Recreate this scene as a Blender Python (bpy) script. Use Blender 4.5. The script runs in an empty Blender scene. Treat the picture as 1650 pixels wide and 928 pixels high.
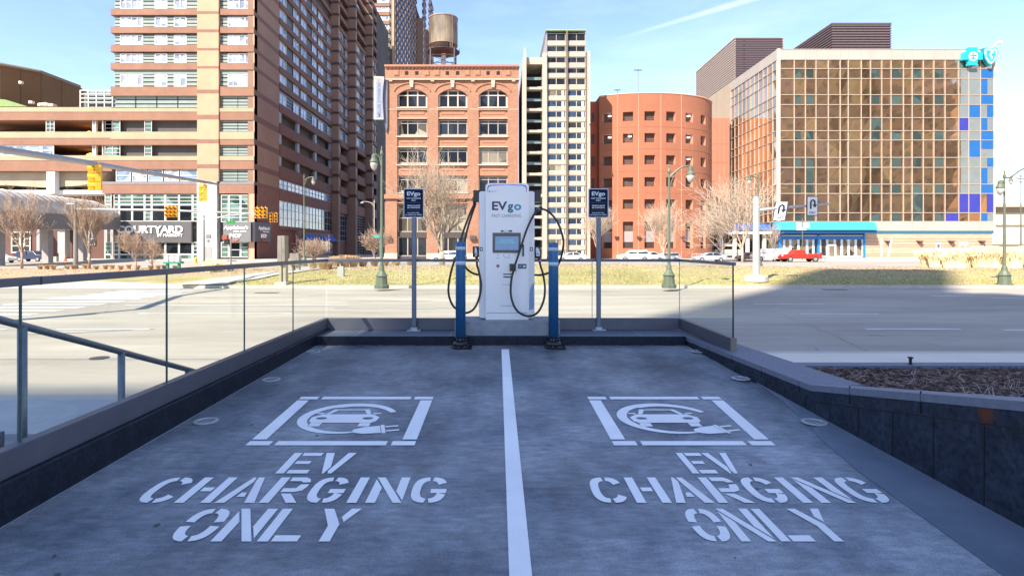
import bpy, bmesh, math, random
from mathutils import Vector, Matrix
R = math.radians
F = 917.0; VX = 802.0; HY = 400.0; CZ = 2.05     # focal length in photo pixels, vanishing point, horizon row, eye height
scene = bpy.context.scene
col = scene.collection

# ---------------------------------------------------------------- camera
cam_d = bpy.data.cameras.new('camera'); cam = bpy.data.objects.new('camera', cam_d); col.objects.link(cam)
cam.location = (0, 0, CZ); cam.rotation_euler = (R(90), 0, 0)
cam_d.sensor_width = 36; cam_d.lens = 36*F/1650
cam_d.shift_x = (825-VX)/1650; cam_d.shift_y = (HY-464)/1650
cam_d.clip_start = 0.05; cam_d.clip_end = 3000
scene.camera = cam

# ---------------------------------------------------------------- light
SUN_EL, SUN_AZ = 43.0, 38.0       # the light travels away from the camera, towards the right
sd = bpy.data.lights.new('sun', 'SUN'); sd.energy = 3.6; sd.angle = R(0.53); sd.color = (1.0, 0.90, 0.76)
sun = bpy.data.objects.new('sun', sd); col.objects.link(sun)
sdir = Vector((math.sin(R(SUN_AZ))*math.cos(R(SUN_EL)), math.cos(R(SUN_AZ))*math.cos(R(SUN_EL)), -math.sin(R(SUN_EL))))
sun.rotation_euler = sdir.to_track_quat('-Z', 'Y').to_euler()
sun.location = (-60, -80, 90)
w = bpy.data.worlds.new('World'); scene.world = w; w.use_nodes = True
nt = w.node_tree; nt.nodes.clear(); L = nt.links.new
out = nt.nodes.new('ShaderNodeOutputWorld'); bg = nt.nodes.new('ShaderNodeBackground')
sky = nt.nodes.new('ShaderNodeTexSky'); sky.sky_type = 'NISHITA'; sky.sun_disc = False
sky.sun_elevation = R(SUN_EL); sky.sun_rotation = R(180+SUN_AZ)
sky.air_density = 1.0; sky.dust_density = 0.1; sky.ozone_density = 1.2
tc = nt.nodes.new('ShaderNodeTexCoord')
mp = nt.nodes.new('ShaderNodeMapping'); mp.inputs['Scale'].default_value = (1.2, 1.2, 5.0); mp.inputs['Rotation'].default_value = (0, R(12), 0)
nz = nt.nodes.new('ShaderNodeTexNoise'); nz.inputs['Scale'].default_value = 2.2; nz.inputs['Detail'].default_value = 7; nz.inputs['Roughness'].default_value = 0.6
cr = nt.nodes.new('ShaderNodeValToRGB'); cr.color_ramp.elements[0].position = 0.48; cr.color_ramp.elements[0].color = (0, 0, 0, 1)
cr.color_ramp.elements[1].position = 0.85; cr.color_ramp.elements[1].color = (0.30, 0.30, 0.30, 1)
L(tc.outputs['Generated'], mp.inputs['Vector']); L(mp.outputs[0], nz.inputs['Vector']); L(nz.outputs['Fac'], cr.inputs['Fac'])
def wmath(op, a, b=None, c=None):
    n = nt.nodes.new('ShaderNodeMath'); n.operation = op
    for i, s in enumerate((a, b, c)):
        if s is None: continue
        if isinstance(s, (int, float)): n.inputs[i].default_value = s
        else: L(s, n.inputs[i])
    return n.outputs[0]
# a vapour trail: a great circle streak on the sky sphere
sep = nt.nodes.new('ShaderNodeSeparateXYZ'); L(tc.outputs['Generated'], sep.inputs[0])
px_ = wmath('DIVIDE', sep.outputs[0], wmath('MAXIMUM', sep.outputs[1], 0.05)); pz_ = wmath('DIVIDE', sep.outputs[2], wmath('MAXIMUM', sep.outputs[1], 0.05))
A = ((985-VX)/F, (400-66)/F); B = ((1215-VX)/F, (400+2)/F)
dx, dz = B[0]-A[0], B[1]-A[1]; ln = math.hypot(dx, dz)
tt = wmath('ADD', wmath('MULTIPLY', wmath('SUBTRACT', px_, A[0]), dx/ln**2), wmath('MULTIPLY', wmath('SUBTRACT', pz_, A[1]), dz/ln**2))
dd = wmath('ABSOLUTE', wmath('ADD', wmath('MULTIPLY', wmath('SUBTRACT', px_, A[0]), -dz/ln), wmath('MULTIPLY', wmath('SUBTRACT', pz_, A[1]), dx/ln)))
tcl = wmath('MINIMUM', wmath('MAXIMUM', tt, 0.0), 1.4)
wid = wmath('ADD', wmath('MULTIPLY', tcl, 0.004), 0.0035)
core = wmath('MAXIMUM', wmath('SUBTRACT', 1.0, wmath('DIVIDE', dd, wid)), 0.0)
trail = wmath('MULTIPLY', wmath('MULTIPLY', core, wmath('MINIMUM', wmath('MULTIPLY', tcl, 1.6), 1.0)), wmath('MULTIPLY', nz.outputs['Fac'], 0.75))
trail = wmath('MULTIPLY', trail, wmath('GREATER_THAN', sep.outputs[1], 0.1))
cl = wmath('MINIMUM', wmath('ADD', cr.outputs['Color'], trail), 0.8)
mixw = nt.nodes.new('ShaderNodeMixRGB'); L(cl, mixw.inputs['Fac']); tint = nt.nodes.new('ShaderNodeMixRGB'); tint.blend_type = 'MULTIPLY'; tint.inputs['Fac'].default_value = 1; tint.inputs['Color2'].default_value = (0.90, 0.885, 1.0, 1); L(sky.outputs[0], tint.inputs['Color1']); L(tint.outputs[0], mixw.inputs['Color1']); mixw.inputs['Color2'].default_value = (4.2, 5.0, 6.0, 1)
L(mixw.outputs[0], bg.inputs['Color']); bg.inputs['Strength'].default_value = 0.111
L(bg.outputs[0], out.inputs['Surface'])
scene.view_settings.view_transform = 'Standard'; scene.view_settings.look = 'None'
scene.view_settings.exposure = 1.6; scene.view_settings.gamma = 1.0
scene.render.engine = 'CYCLES'
scene.cycles.max_bounces = 8; scene.cycles.transparent_max_bounces = 16

# ---------------------------------------------------------------- materials
MATS = {}
def mat(name, c, rough=0.8, var=0.12, scale=3.0, bump=0.0, bscale=40.0, metal=0.0, spec=0.5, c2=None, stretch=(1, 1, 1), emit=None, dirt=0.0):
    """Principled material whose colour drifts between c and a darker / second tone with noise in object space."""
    if name in MATS: return MATS[name]
    m = bpy.data.materials.new(name); m.use_nodes = True; n = m.node_tree.nodes; l = m.node_tree.links.new
    b = n['Principled BSDF']; b.inputs['Roughness'].default_value = rough; b.inputs['Metallic'].default_value = metal
    b.inputs['Specular IOR Level'].default_value = spec
    t = n.new('ShaderNodeTexCoord'); mpn = n.new('ShaderNodeMapping'); mpn.inputs['Scale'].default_value = stretch; l(t.outputs['Object'], mpn.inputs[0])
    if var or c2:
        z = n.new('ShaderNodeTexNoise'); z.inputs['Scale'].default_value = scale; z.inputs['Detail'].default_value = 6; z.inputs['Roughness'].default_value = 0.62
        l(mpn.outputs[0], z.inputs['Vector'])
        r = n.new('ShaderNodeValToRGB'); r.color_ramp.elements[0].position = 0.32; r.color_ramp.elements[1].position = 0.68
        cc2 = c2 if c2 else tuple(min(1, x*(1+var)) for x in c); cc1 = c if c2 else tuple(x*(1-var) for x in c)
        r.color_ramp.elements[0].color = (*cc1, 1); r.color_ramp.elements[1].color = (*cc2, 1)
        l(z.outputs['Fac'], r.inputs['Fac']); last = r.outputs['Color']
        if dirt:
            z2 = n.new('ShaderNodeTexNoise'); z2.inputs['Scale'].default_value = scale*0.23; z2.inputs['Detail'].default_value = 8; l(mpn.outputs[0], z2.inputs['Vector'])
            r2 = n.new('ShaderNodeValToRGB'); r2.color_ramp.elements[0].position = 0.4; r2.color_ramp.elements[1].position = 0.62
            r2.color_ramp.elements[0].color = (1-dirt, 1-dirt, 1-dirt, 1); r2.color_ramp.elements[1].color = (1, 1, 1, 1); l(z2.outputs['Fac'], r2.inputs['Fac'])
            mx = n.new('ShaderNodeMixRGB'); mx.blend_type = 'MULTIPLY'; mx.inputs['Fac'].default_value = 1; l(last, mx.inputs['Color1']); l(r2.outputs['Color'], mx.inputs['Color2']); last = mx.outputs[0]
        l(last, b.inputs['Base Color'])
    else: b.inputs['Base Color'].default_value = (*c, 1)
    if bump:
        z3 = n.new('ShaderNodeTexNoise'); z3.inputs['Scale'].default_value = bscale; z3.inputs['Detail'].default_value = 5; l(mpn.outputs[0], z3.inputs['Vector'])
        bn = n.new('ShaderNodeBump'); bn.inputs['Strength'].default_value = bump; bn.inputs['Distance'].default_value = 0.02
        l(z3.outputs['Fac'], bn.inputs['Height']); l(bn.outputs[0], b.inputs['Normal'])
    if emit: b.inputs['Emission Color'].default_value = (*c, 1); b.inputs['Emission Strength'].default_value = emit
    MATS[name] = m; return m

def brick_mat(name, c1, c2, mortar, sc, bw=0.5, rh=0.25, axis='front', mort=0.02, rough=0.85, bump=0.3, var=0.35):
    if name in MATS: return MATS[name]
    m = bpy.data.materials.new(name); m.use_nodes = True; n = m.node_tree.nodes; l = m.node_tree.links.new
    b = n['Principled BSDF']; b.inputs['Roughness'].default_value = rough
    t = n.new('ShaderNodeTexCoord'); s = n.new('ShaderNodeSeparateXYZ'); cmb = n.new('ShaderNodeCombineXYZ'); l(t.outputs['Object'], s.inputs[0])
    if axis == 'front': l(s.outputs[0], cmb.inputs[0]); l(s.outputs[2], cmb.inputs[1])
    elif axis == 'side': l(s.outputs[1], cmb.inputs[0]); l(s.outputs[2], cmb.inputs[1])
    else: l(s.outputs[0], cmb.inputs[0]); l(s.outputs[1], cmb.inputs[1])
    k = n.new('ShaderNodeTexBrick'); k.inputs['Scale'].default_value = sc; k.inputs['Color1'].default_value = (*c1, 1); k.inputs['Color2'].default_value = (*c2, 1)
    k.inputs['Mortar'].default_value = (*mortar, 1); k.inputs['Mortar Size'].default_value = mort; k.inputs['Brick Width'].default_value = bw; k.inputs['Row Height'].default_value = rh
    l(cmb.outputs[0], k.inputs['Vector'])
    z = n.new('ShaderNodeTexNoise'); z.inputs['Scale'].default_value = 0.35; z.inputs['Detail'].default_value = 7; l(t.outputs['Object'], z.inputs['Vector'])
    r = n.new('ShaderNodeValToRGB'); r.color_ramp.elements[0].position = 0.3; r.color_ramp.elements[1].position = 0.7
    r.color_ramp.elements[0].color = (1-var*0.5,)*3+(1,); r.color_ramp.elements[1].color = (1, 1, 1, 1); l(z.outputs['Fac'], r.inputs['Fac'])
    mx = n.new('ShaderNodeMixRGB'); mx.blend_type = 'MULTIPLY'; mx.inputs['Fac'].default_value = 1; l(k.outputs['Color'], mx.inputs['Color1']); l(r.outputs['Color'], mx.inputs['Color2'])
    l(mx.outputs[0], b.inputs['Base Color'])
    if bump:
        bn = n.new('ShaderNodeBump'); bn.inputs['Strength'].default_value = bump; bn.inputs['Distance'].default_value = 0.01; bn.invert = True
        l(k.outputs['Fac'], bn.inputs['Height']); l(bn.outputs[0], b.inputs['Normal'])
    MATS[name] = m; return m

def pane_mat(name, c, rough=0.06, spec=0.7, var=0.5, scale=0.35, wave=0.0, metal=0.0, wscale=0.6, c2=None):
    """Window glass seen from outside: dark uneven interior under a glossy skin."""
    if name in MATS: return MATS[name]
    m = bpy.data.materials.new(name); m.use_nodes = True; n = m.node_tree.nodes; l = m.node_tree.links.new
    b = n['Principled BSDF']; b.inputs['Roughness'].default_value = rough; b.inputs['Specular IOR Level'].default_value = spec; b.inputs['Metallic'].default_value = metal
    t = n.new('ShaderNodeTexCoord')
    z = n.new('ShaderNodeTexVoronoi'); z.inputs['Scale'].default_value = scale; l(t.outputs['Object'], z.inputs['Vector'])
    r = n.new('ShaderNodeMixRGB'); sp = n.new('ShaderNodeSeparateXYZ'); l(z.outputs['Color'], sp.inputs[0]); l(sp.outputs[0], r.inputs['Fac'])
    r.inputs['Color1'].default_value = (*[x*(1-var) for x in c], 1); r.inputs['Color2'].default_value = (*(c2 or [min(1, x*(1+var)) for x in c]), 1)
    l(r.outputs[0], b.inputs['Base Color'])
    if wave:
        z3 = n.new('ShaderNodeTexNoise'); z3.inputs['Scale'].default_value = wscale; z3.inputs['Detail'].default_value = 1.5; z3.inputs['Distortion'].default_value = 0.6; l(t.outputs['Object'], z3.inputs['Vector'])
        bn = n.new('ShaderNodeBump'); bn.inputs['Strength'].default_value = 1.0; bn.inputs['Distance'].default_value = wave
        l(z3.outputs['Fac'], bn.inputs['Height']); l(bn.outputs[0], b.inputs['Normal'])
    MATS[name] = m; return m

def glass_mat(name, tint):
    if name in MATS: return MATS[name]
    m = bpy.data.materials.new(name); m.use_nodes = True; n = m.node_tree.nodes; l = m.node_tree.links.new; n.clear()
    o = n.new('ShaderNodeOutputMaterial'); tr = n.new('ShaderNodeBsdfTransparent'); tr.inputs[0].default_value = (*tint, 1)
    gl = n.new('ShaderNodeBsdfGlossy'); gl.inputs['Roughness'].default_value = 0.01; fr = n.new('ShaderNodeLayerWeight'); pw = n.new('ShaderNodeMath'); pw.operation = 'POWER'; l(fr.outputs['Facing'], pw.inputs[0]); pw.inputs[1].default_value = 5
    ma = n.new('ShaderNodeMath'); ma.operation = 'MULTIPLY_ADD'; l(pw.outputs[0], ma.inputs[0]); ma.inputs[1].default_value = 0.45; ma.inputs[2].default_value = 0.025
    mx = n.new('ShaderNodeMixShader'); l(ma.outputs[0], mx.inputs[0]); l(tr.outputs[0], mx.inputs[1]); l(gl.outputs[0], mx.inputs[2]); l(mx.outputs[0], o.inputs[0])
    MATS[name] = m; return m

# ---------------------------------------------------------------- mesh builder
def ident(a, b, c): return (a, b, c)
def front(Y): return lambda u, d, z: (u, Y-d, z)
def rightface(X): return lambda u, d, z: (X+d, u, z)
def leftface(X): return lambda u, d, z: (X-d, u, z)
def X_(px, Y): return (px-VX)/F*Y
def Z_(py, Y): return CZ+(HY-py)/F*Y

class MB:
    def __init__(s, T=ident): s.v = []; s.f = []; s.m = []; s.T = T
    def add(s, vs, fs, m=0):
        o = len(s.v); s.v += [s.T(*p) for p in vs]; s.f += [tuple(i+o for i in f) for f in fs]; s.m += [m]*len(fs); return s
    def box(s, a0, a1, b0, b1, c0, c1, m=0):
        return s.add([(a0, b0, c0), (a1, b0, c0), (a1, b1, c0), (a0, b1, c0), (a0, b0, c1), (a1, b0, c1), (a1, b1, c1), (a0, b1, c1)],
                     [(0, 3, 2, 1), (4, 5, 6, 7), (0, 1, 5, 4), (1, 2, 6, 5), (2, 3, 7, 6), (3, 0, 4, 7)], m)
    def hexa(s, p, m=0):     # eight points, bottom ring then top ring
        return s.add(p, [(0, 3, 2, 1), (4, 5, 6, 7), (0, 1, 5, 4), (1, 2, 6, 5), (2, 3, 7, 6), (3, 0, 4, 7)], m)
    def quad(s, a, b, c, d, m=0): return s.add([a, b, c, d], [(0, 1, 2, 3)], m)
    def prism(s, pts, b0, b1, m=0, ms=None):       # outline in (a, c), extruded along b
        n = len(pts); vs = [(p[0], b0, p[1]) for p in pts]+[(p[0], b1, p[1]) for p in pts]
        s.add(vs, [tuple(range(n)), tuple(range(2*n-1, n-1, -1))], m)
        return s.add(vs, [(i, (i+1) % n, n+(i+1) % n, n+i) for i in range(n)], m if ms is None else ms)
    def plan(s, pts, z0, z1, m=0):                 # outline in (a, b), extruded along c
        n = len(pts); vs = [(p[0], p[1], z0) for p in pts]+[(p[0], p[1], z1) for p in pts]
        return s.add(vs, [tuple(range(n)), tuple(range(n, 2*n))]+[(i, (i+1) % n, n+(i+1) % n, n+i) for i in range(n)], m)
    def tube(s, path, rad, n=8, m=0, caps=True):
        P = [Vector(p) for p in path]; rr = rad if isinstance(rad, (list, tuple)) else [rad]*len(P)
        vs = []; ref = None
        for i, p in enumerate(P):
            t = (P[min(i+1, len(P)-1)]-P[max(i-1, 0)]).normalized()
            if ref is None:
                ref = t.cross(Vector((0, 0, 1)) if abs(t.z) < 0.9 else Vector((1, 0, 0))).normalized()
            else:
                ref = (ref-t*ref.dot(t)); ref = ref.normalized() if ref.length > 1e-6 else t.orthogonal().normalized()
            bt = t.cross(ref)
            for k in range(n):
                a = 2*math.pi*k/n; q = p+(ref*math.cos(a)+bt*math.sin(a))*rr[i]; vs.append(tuple(q))
        fs = [(i*n+k, i*n+(k+1) % n, (i+1)*n+(k+1) % n, (i+1)*n+k) for i in range(len(P)-1) for k in range(n)]
        if caps: fs += [tuple(range(n-1, -1, -1)), tuple((len(P)-1)*n+k for k in range(n))]
        return s.add(vs, fs, m)
    def lathe(s, prof, x, y, n=16, m=0):           # profile of (radius, z)
        vs = [(x+r*math.cos(2*math.pi*k/n), y+r*math.sin(2*math.pi*k/n), z) for r, z in prof for k in range(n)]
        fs = [(i*n+k, i*n+(k+1) % n, (i+1)*n+(k+1) % n, (i+1)*n+k) for i in range(len(prof)-1) for k in range(n)]
        fs += [tuple(range(n-1, -1, -1)), tuple((len(prof)-1)*n+k for k in range(n))]
        return s.add(vs, fs, m)
    def build_each(s, name, mats, parent=None, **k):       # every box its own part
        out_ = []
        for i in range(0, len(s.v), 8):
            p = MB(); p.v = s.v[i:i+8]; j = i//8*6; p.f = [tuple(q-i for q in f) for f in s.f[j:j+6]]; p.m = s.m[j:j+6]; out_.append(p.build(name, mats, parent, **k))
        return out_
    def build(s, name, mats, parent=None, smooth=False, bevel=0, fixn=True, origin=None):
        me = bpy.data.meshes.new(name)
        loc = Vector(parent_loc(parent)) if parent is not None else Vector(origin or (0, 0, 0))
        me.from_pydata([tuple(Vector(p)-loc) for p in s.v], [], s.f)
        for k in (mats if isinstance(mats, (list, tuple)) else [mats]): me.materials.append(k)
        me.polygons.foreach_set('material_index', s.m)
        if fixn:
            bm = bmesh.new(); bm.from_mesh(me); bmesh.ops.recalc_face_normals(bm, faces=bm.faces); bm.to_mesh(me); bm.free()
        if smooth: me.polygons.foreach_set('use_smooth', [True]*len(me.polygons))
        me.update()
        o = bpy.data.objects.new(name, me); col.objects.link(o)
        if parent is not None: o.parent = parent
        else: o.location = loc
        if bevel:
            b = o.modifiers.new('bevel', 'BEVEL'); b.width = bevel; b.segments = 3; b.limit_method = 'ANGLE'; b.angle_limit = R(35)
            if smooth: b.harden_normals = False
        return o
def parent_loc(p):
    l = Vector(p.location)
    while p.parent is not None: p = p.parent; l += Vector(p.location)
    return l
def tag(o, label=None, cat=None, group=None, kind=None):
    if label: o['label'] = label
    if cat: o['category'] = cat
    if group: o['group'] = group
    if kind: o['kind'] = kind
    return o
def thing(name, label, cat, loc, group=None):
    o = bpy.data.objects.new(name, None); col.objects.link(o); o.location = loc; o.empty_display_size = 0.3
    return tag(o, label, cat, group)
def kids(o): return [c for c in bpy.data.objects if c.parent == o]
def copy_tree(o, loc=None, rz=None, sc=None, parent=None):
    ch = kids(o); c = o.copy(); col.objects.link(c)
    if parent is not None: c.parent = parent
    if loc is not None: c.location = loc
    if rz is not None: c.rotation_euler.z = rz
    if sc is not None: c.scale = (sc, sc, sc) if isinstance(sc, (int, float)) else sc
    for k in ch: copy_tree(k, parent=c)
    return c
def structure(mb, name, m, **k): return tag(mb.build(name, m, **k), kind='structure')

def text_part(txt, name, m, parent, x0, x1, zbase, h, T, d=0.004, thick=0.004, bold=0.0, shear=0.0, align='fit'):
    """Real lettering: the words as a thin extruded mesh, fitted to x0..x1 (or to height only) on plane T."""
    cu = bpy.data.curves.new('lettering', 'FONT'); cu.body = txt; cu.size = 1.0; cu.extrude = 0.01; cu.offset = bold; cu.shear = shear
    cu.resolution_u = 3
    to = bpy.data.objects.new('lettering_tmp', cu); col.objects.link(to)
    me = bpy.data.meshes.new_from_object(to.evaluated_get(bpy.context.evaluated_depsgraph_get()))
    bpy.data.objects.remove(to); bpy.data.curves.remove(cu)
    xs = [v.co.x for v in me.vertices]; ax, bx = min(xs), max(xs)
    cap = 0.72
    loc = parent_loc(parent)
    for v in me.vertices:
        u = x0+(v.co.x-ax)/(bx-ax)*(x1-x0); z = zbase+v.co.y/cap*h; dd_ = d+(thick if v.co.z > 0 else 0)
        v.co = Vector(T(u, dd_, z))-loc
    bm = bmesh.new(); bm.from_mesh(me); bmesh.ops.recalc_face_normals(bm, faces=bm.faces); bm.to_mesh(me); bm.free()
    me.materials.clear(); me.materials.append(m)
    o = bpy.data.objects.new(name, me); col.objects.link(o); o.parent = parent
    return o

M = {}
M['white'] = mat('white_paint', (0.78, 0.78, 0.76), 0.5, 0.05)
M['black'] = mat('black_rubber', (0.015, 0.015, 0.018), 0.45, 0.1)
M['steel'] = mat('brushed_steel', (0.30, 0.32, 0.35), 0.38, 0.08, scale=6, metal=0.7)
M['dark_bronze'] = mat('dark_bronze_frame', (0.20, 0.19, 0.20), 0.42, 0.08, metal=0.5)

# ---------------------------------------------------------------- ground, roads, median
M['concrete_road'] = mat('pale_concrete_road', (0.32, 0.285, 0.235), 0.9, c2=(0.46, 0.41, 0.34), scale=0.7, bump=0.3, bscale=14, dirt=0.2, stretch=(0.25, 1, 1))  # warm pale concrete, the road's own tone
M['road_grey'] = mat('grey_asphalt', (0.22, 0.235, 0.27), 0.9, c2=(0.28, 0.295, 0.33), scale=0.6, bump=0.25, bscale=20, dirt=0.16, stretch=(0.22, 1, 1))
M['walk'] = mat('pale_paving', (0.50, 0.47, 0.42), 0.85, 0.08, scale=1.3, dirt=0.12)
M['kerb'] = mat('kerb_concrete', (0.46, 0.43, 0.38), 0.85, 0.1, scale=2)
M['road_paint'] = mat('road_paint', (0.74, 0.73, 0.70), 0.7, 0.12, scale=3, dirt=0.2)
M['stencil'] = mat('stencil_paint', (0.92, 0.91, 0.88), 0.6, 0.03, scale=5, dirt=0.07, bump=0.2, bscale=120)
for nm_ in ('stencil',):          # worn through in small flecks
    g = M[nm_].node_tree; n_ = g.nodes; l_ = g.links.new; pb_ = n_['Principled BSDF']; srcl = pb_.inputs['Base Color'].links[0].from_socket
    tcn = n_.new('ShaderNodeTexCoord'); nn = n_.new('ShaderNodeTexNoise'); nn.inputs['Scale'].default_value = 55; nn.inputs['Detail'].default_value = 8; nn.inputs['Roughness'].default_value = .75; l_(tcn.outputs['Object'], nn.inputs['Vector'])
    rr_ = n_.new('ShaderNodeMapRange'); l_(nn.outputs['Fac'], rr_.inputs['Value']); rr_.inputs['From Min'].default_value = 0.62; rr_.inputs['From Max'].default_value = 0.72; rr_.inputs['To Max'].default_value = .7
    mm = n_.new('ShaderNodeMixRGB'); l_(rr_.outputs[0], mm.inputs['Fac']); l_(srcl, mm.inputs['Color1']); mm.inputs['Color2'].default_value = (0.22, 0.25, 0.28, 1); l_(mm.outputs[0], pb_.inputs['Base Color'])
ground = structure(MB().box(-700, 700, -220, 1500, -1.0, -0.03), 'ground', M['walk'])
# the near road: left part pale concrete, right part greyer
mb = MB()
mb.quad((-160, 10.52, 0), (160, 10.52, 0), (160, 29.0, 0), (-160, 29.0, 0)); structure(mb, 'near_road', mat('near_road_surface', (0.34, 0.30, 0.24), 0.9, c2=(0.49, 0.435, 0.35), scale=0.7, bump=0.3, bscale=14, dirt=0.22, stretch=(0.25, 1, 1)))
mb = MB().quad((-160, 7.35, -0.004), (-3.6, 7.35, -0.004), (-3.6, 10.51, -0.004), (-160, 10.51, -0.004)); structure(mb, 'near_road_shoulder', MATS['near_road_surface'])
structure(MB().quad((-170, 55.3, -0.002), (170, 55.3, -0.002), (170, 91.0, -0.002), (-170, 91.0, -0.002)), 'far_road', M['concrete_road'])
structure(MB().box(-170, 170, 91.2, 400, -0.2, 0.13), 'far_pavement', M['walk'])
structure(MB().box(-170, 170, 91.0, 91.2, -0.2, 0.14), 'far_kerb', M['kerb'])
structure(MB().box(2.9, 60, 9.28, 10.32, -0.2, 0.15), 'near_pavement', mat('beige_pavement', (0.68, 0.60, 0.48), 0.85, 0.05, scale=1.3))
structure(MB().box(2.9, 60, 10.32, 10.52, -0.2, 0.152), 'near_kerb', M['kerb'])
structure(MB().box(-60, -3.6, -8, 7.15, -0.2, 0.14), 'left_pavement', mat('grey_paving', (0.42, 0.41, 0.39), 0.85, 0.12, scale=1.1))
structure(MB().box(-60, -3.6, 7.15, 7.35, -0.2, 0.142), 'left_kerb', M['kerb'])
# lane dashes, right; lines and crosswalk, left
mb = MB()
for x0, x1, y in ((1215, 1327, 490), (1290, 1415, 506), (1395, 1547, 530.5), (1617, 1760, 532), (1500, 1570, 477), (1600, 1750, 480)):
    Y = CZ*F/(y-HY); mb.quad((X_(x0, Y), Y-0.075, 0.008), (X_(x1, Y), Y-0.075, 0.008), (X_(x1, Y), Y+0.075, 0.008), (X_(x0, Y), Y+0.075, 0.008))
for x0, x1, y in ((-80, 140, 480), (222, 300, 505.5), (300, 470, 505.5), (90, 240, 531), (-60, 10, 531), (200, 560, 492), (250, 350, 467)):
    Y = CZ*F/(y-HY); mb.quad((X_(x0, Y), Y-0.07, 0.0085), (X_(x1, Y), Y-0.07, 0.0085), (X_(x1, Y), Y+0.07, 0.0085), (X_(x0, Y), Y+0.07, 0.0085))
mb2 = MB()
for i in range(11):                       # crosswalk bars running away from the road edge towards the median
    Y = 16.2+i*1.08; c = -16.2-(Y-16.2)*0.02
    mb2.quad((c-1.7, Y, 0.009), (c+1.9, Y, 0.009), (c+1.9, Y+0.52, 0.009), (c-1.7, Y+0.52, 0.009))
structure(mb, 'lane_markings', M['road_paint']); structure(mb2, 'crosswalk_markings', M['road_paint'])
# dark sealed cracks
rnd = random.Random(4)
mb = MB()
for (pa, pb, n) in (((1190, 488), (1400, 568), 16), ((1255, 545), (1330, 568), 8), ((1400, 540), (1560, 568), 9), ((540, 497), (760, 497), 10), ((30, 540), (250, 530), 9), ((560, 486), (700, 485), 7), ((330, 480), (520, 477), 8)):
    prev = None
    for i in range(n+1):
        t = i/n; x = pa[0]+(pb[0]-pa[0])*t+rnd.uniform(-3, 3); y = pa[1]+(pb[1]-pa[1])*t**1.3+rnd.uniform(-0.5, .5)
        Y = CZ*F/(y-HY); p = (X_(x, Y), Y)
        if prev: mb.quad((prev[0], prev[1]-0.02, 0.0062), (p[0], p[1]-0.02, 0.0062), (p[0], p[1]+0.025, 0.0062), (prev[0], prev[1]+0.025, 0.0062))
        prev = p
structure(mb, 'crack_seal', mat('crack_tar', (0.07, 0.07, 0.075), 0.7, 0.1))
mb = MB()
for x, y, wd in ((800, 0, 0),): pass
for x, y, wd in ((1345, 467, 0.55), (430, 472, 0.5), (505, 481, 0.0)):
    Y = CZ*F/(y-HY)
    if wd: mb.box(X_(x, Y)-wd, X_(x, Y)+wd, Y-0.2, Y+0.2, 0.002, 0.014)
for px0, py0 in ((160, 577),):
    Y = CZ*F/(py0-HY); mb.lathe([(.16, .003), (.16, .012), (.12, .013), (0, .011)], X_(px0, Y), Y, 20)
structure(mb, 'gutter_drains', mat('drain_iron', (0.05, 0.045, 0.04), 0.6, 0.2))
# median with its low mound of winter turf and bare soil
def berm(x, y):
    t = max(0, min(1, (y-29.5)/(55-29.5))); b = 0.13+0.62*math.sin(math.pi*min(1, t*1.02))**0.8*(0.85+0.25*math.sin(x*0.13+1))
    k = max(0, min(1, (x+24)/14)); b = 0.13+(b-0.13)*(0.25+0.75*k)
    return b+0.03*math.sin(x*1.7)*math.sin(y*1.3)
def mfront(x): return 29.3+max(0, min(1, (-15-x)/9))*4.0
nx, ny = 220, 40; vs = []; fs = []
for j in range(ny+1):
    for i in range(nx+1):
        x = -80+i*175/nx; y = mfront(x)+(55-mfront(x))*j/ny
        vs.append((x, y, berm(x, y) if 0 < j < ny else 0.14))
for j in range(ny):
    for i in range(nx): a = j*(nx+1)+i; fs.append((a, a+1, a+nx+2, a+nx+1))
gm = mat('winter_turf', (0.33, 0.275, 0.095), 0.95, c2=(0.47, 0.38, 0.18), scale=0.5, bump=0.9, bscale=9, dirt=0.22)
g = gm.node_tree; n_ = g.nodes; l_ = g.links.new                 # bare tan soil towards the crest, turf on the near slope
pb_ = n_['Principled BSDF']; srcl = pb_.inputs['Base Color'].links[0].from_socket
tcn = n_.new('ShaderNodeTexCoord'); sp_ = n_.new('ShaderNodeSeparateXYZ'); l_(tcn.outputs['Object'], sp_.inputs[0])
nn = n_.new('ShaderNodeTexNoise'); nn.inputs['Scale'].default_value = 0.22; nn.inputs['Detail'].default_value = 6; l_(tcn.outputs['Object'], nn.inputs['Vector'])
m1 = n_.new('ShaderNodeMath'); m1.operation = 'MULTIPLY_ADD'; l_(nn.outputs['Fac'], m1.inputs[0]); m1.inputs[1].default_value = 20; l_(sp_.outputs[1], m1.inputs[2])
rr_ = n_.new('ShaderNodeMapRange'); l_(m1.outputs[0], rr_.inputs['Value']); rr_.inputs['From Min'].default_value = 44; rr_.inputs['From Max'].default_value = 50
mm = n_.new('ShaderNodeMixRGB'); l_(rr_.outputs[0], mm.inputs['Fac']); l_(srcl, mm.inputs['Color1']); mm.inputs['Color2'].default_value = (0.40, 0.29, 0.18, 1); l_(mm.outputs[0], pb_.inputs['Base Color'])
tag(MB().add(vs, fs).build('median_ground', gm, fixn=False, smooth=True), kind='structure')
mb = MB()
for i in range(nx):
    x0 = -80+i*175/nx; x1 = -80+(i+1)*175/nx; a, b = mfront(x0), mfront(x1)
    mb.hexa([(x0, a-0.22, -0.1), (x1, b-0.22, -0.1), (x1, b, -0.1), (x0, a, -0.1), (x0, a-0.22, 0.15), (x1, b-0.22, 0.15), (x1, b, 0.152), (x0, a, 0.152)])
mb.box(-80, 95, 55.0, 55.2, -0.1, 0.152)
structure(mb, 'median_kerb', M['kerb'])
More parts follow.
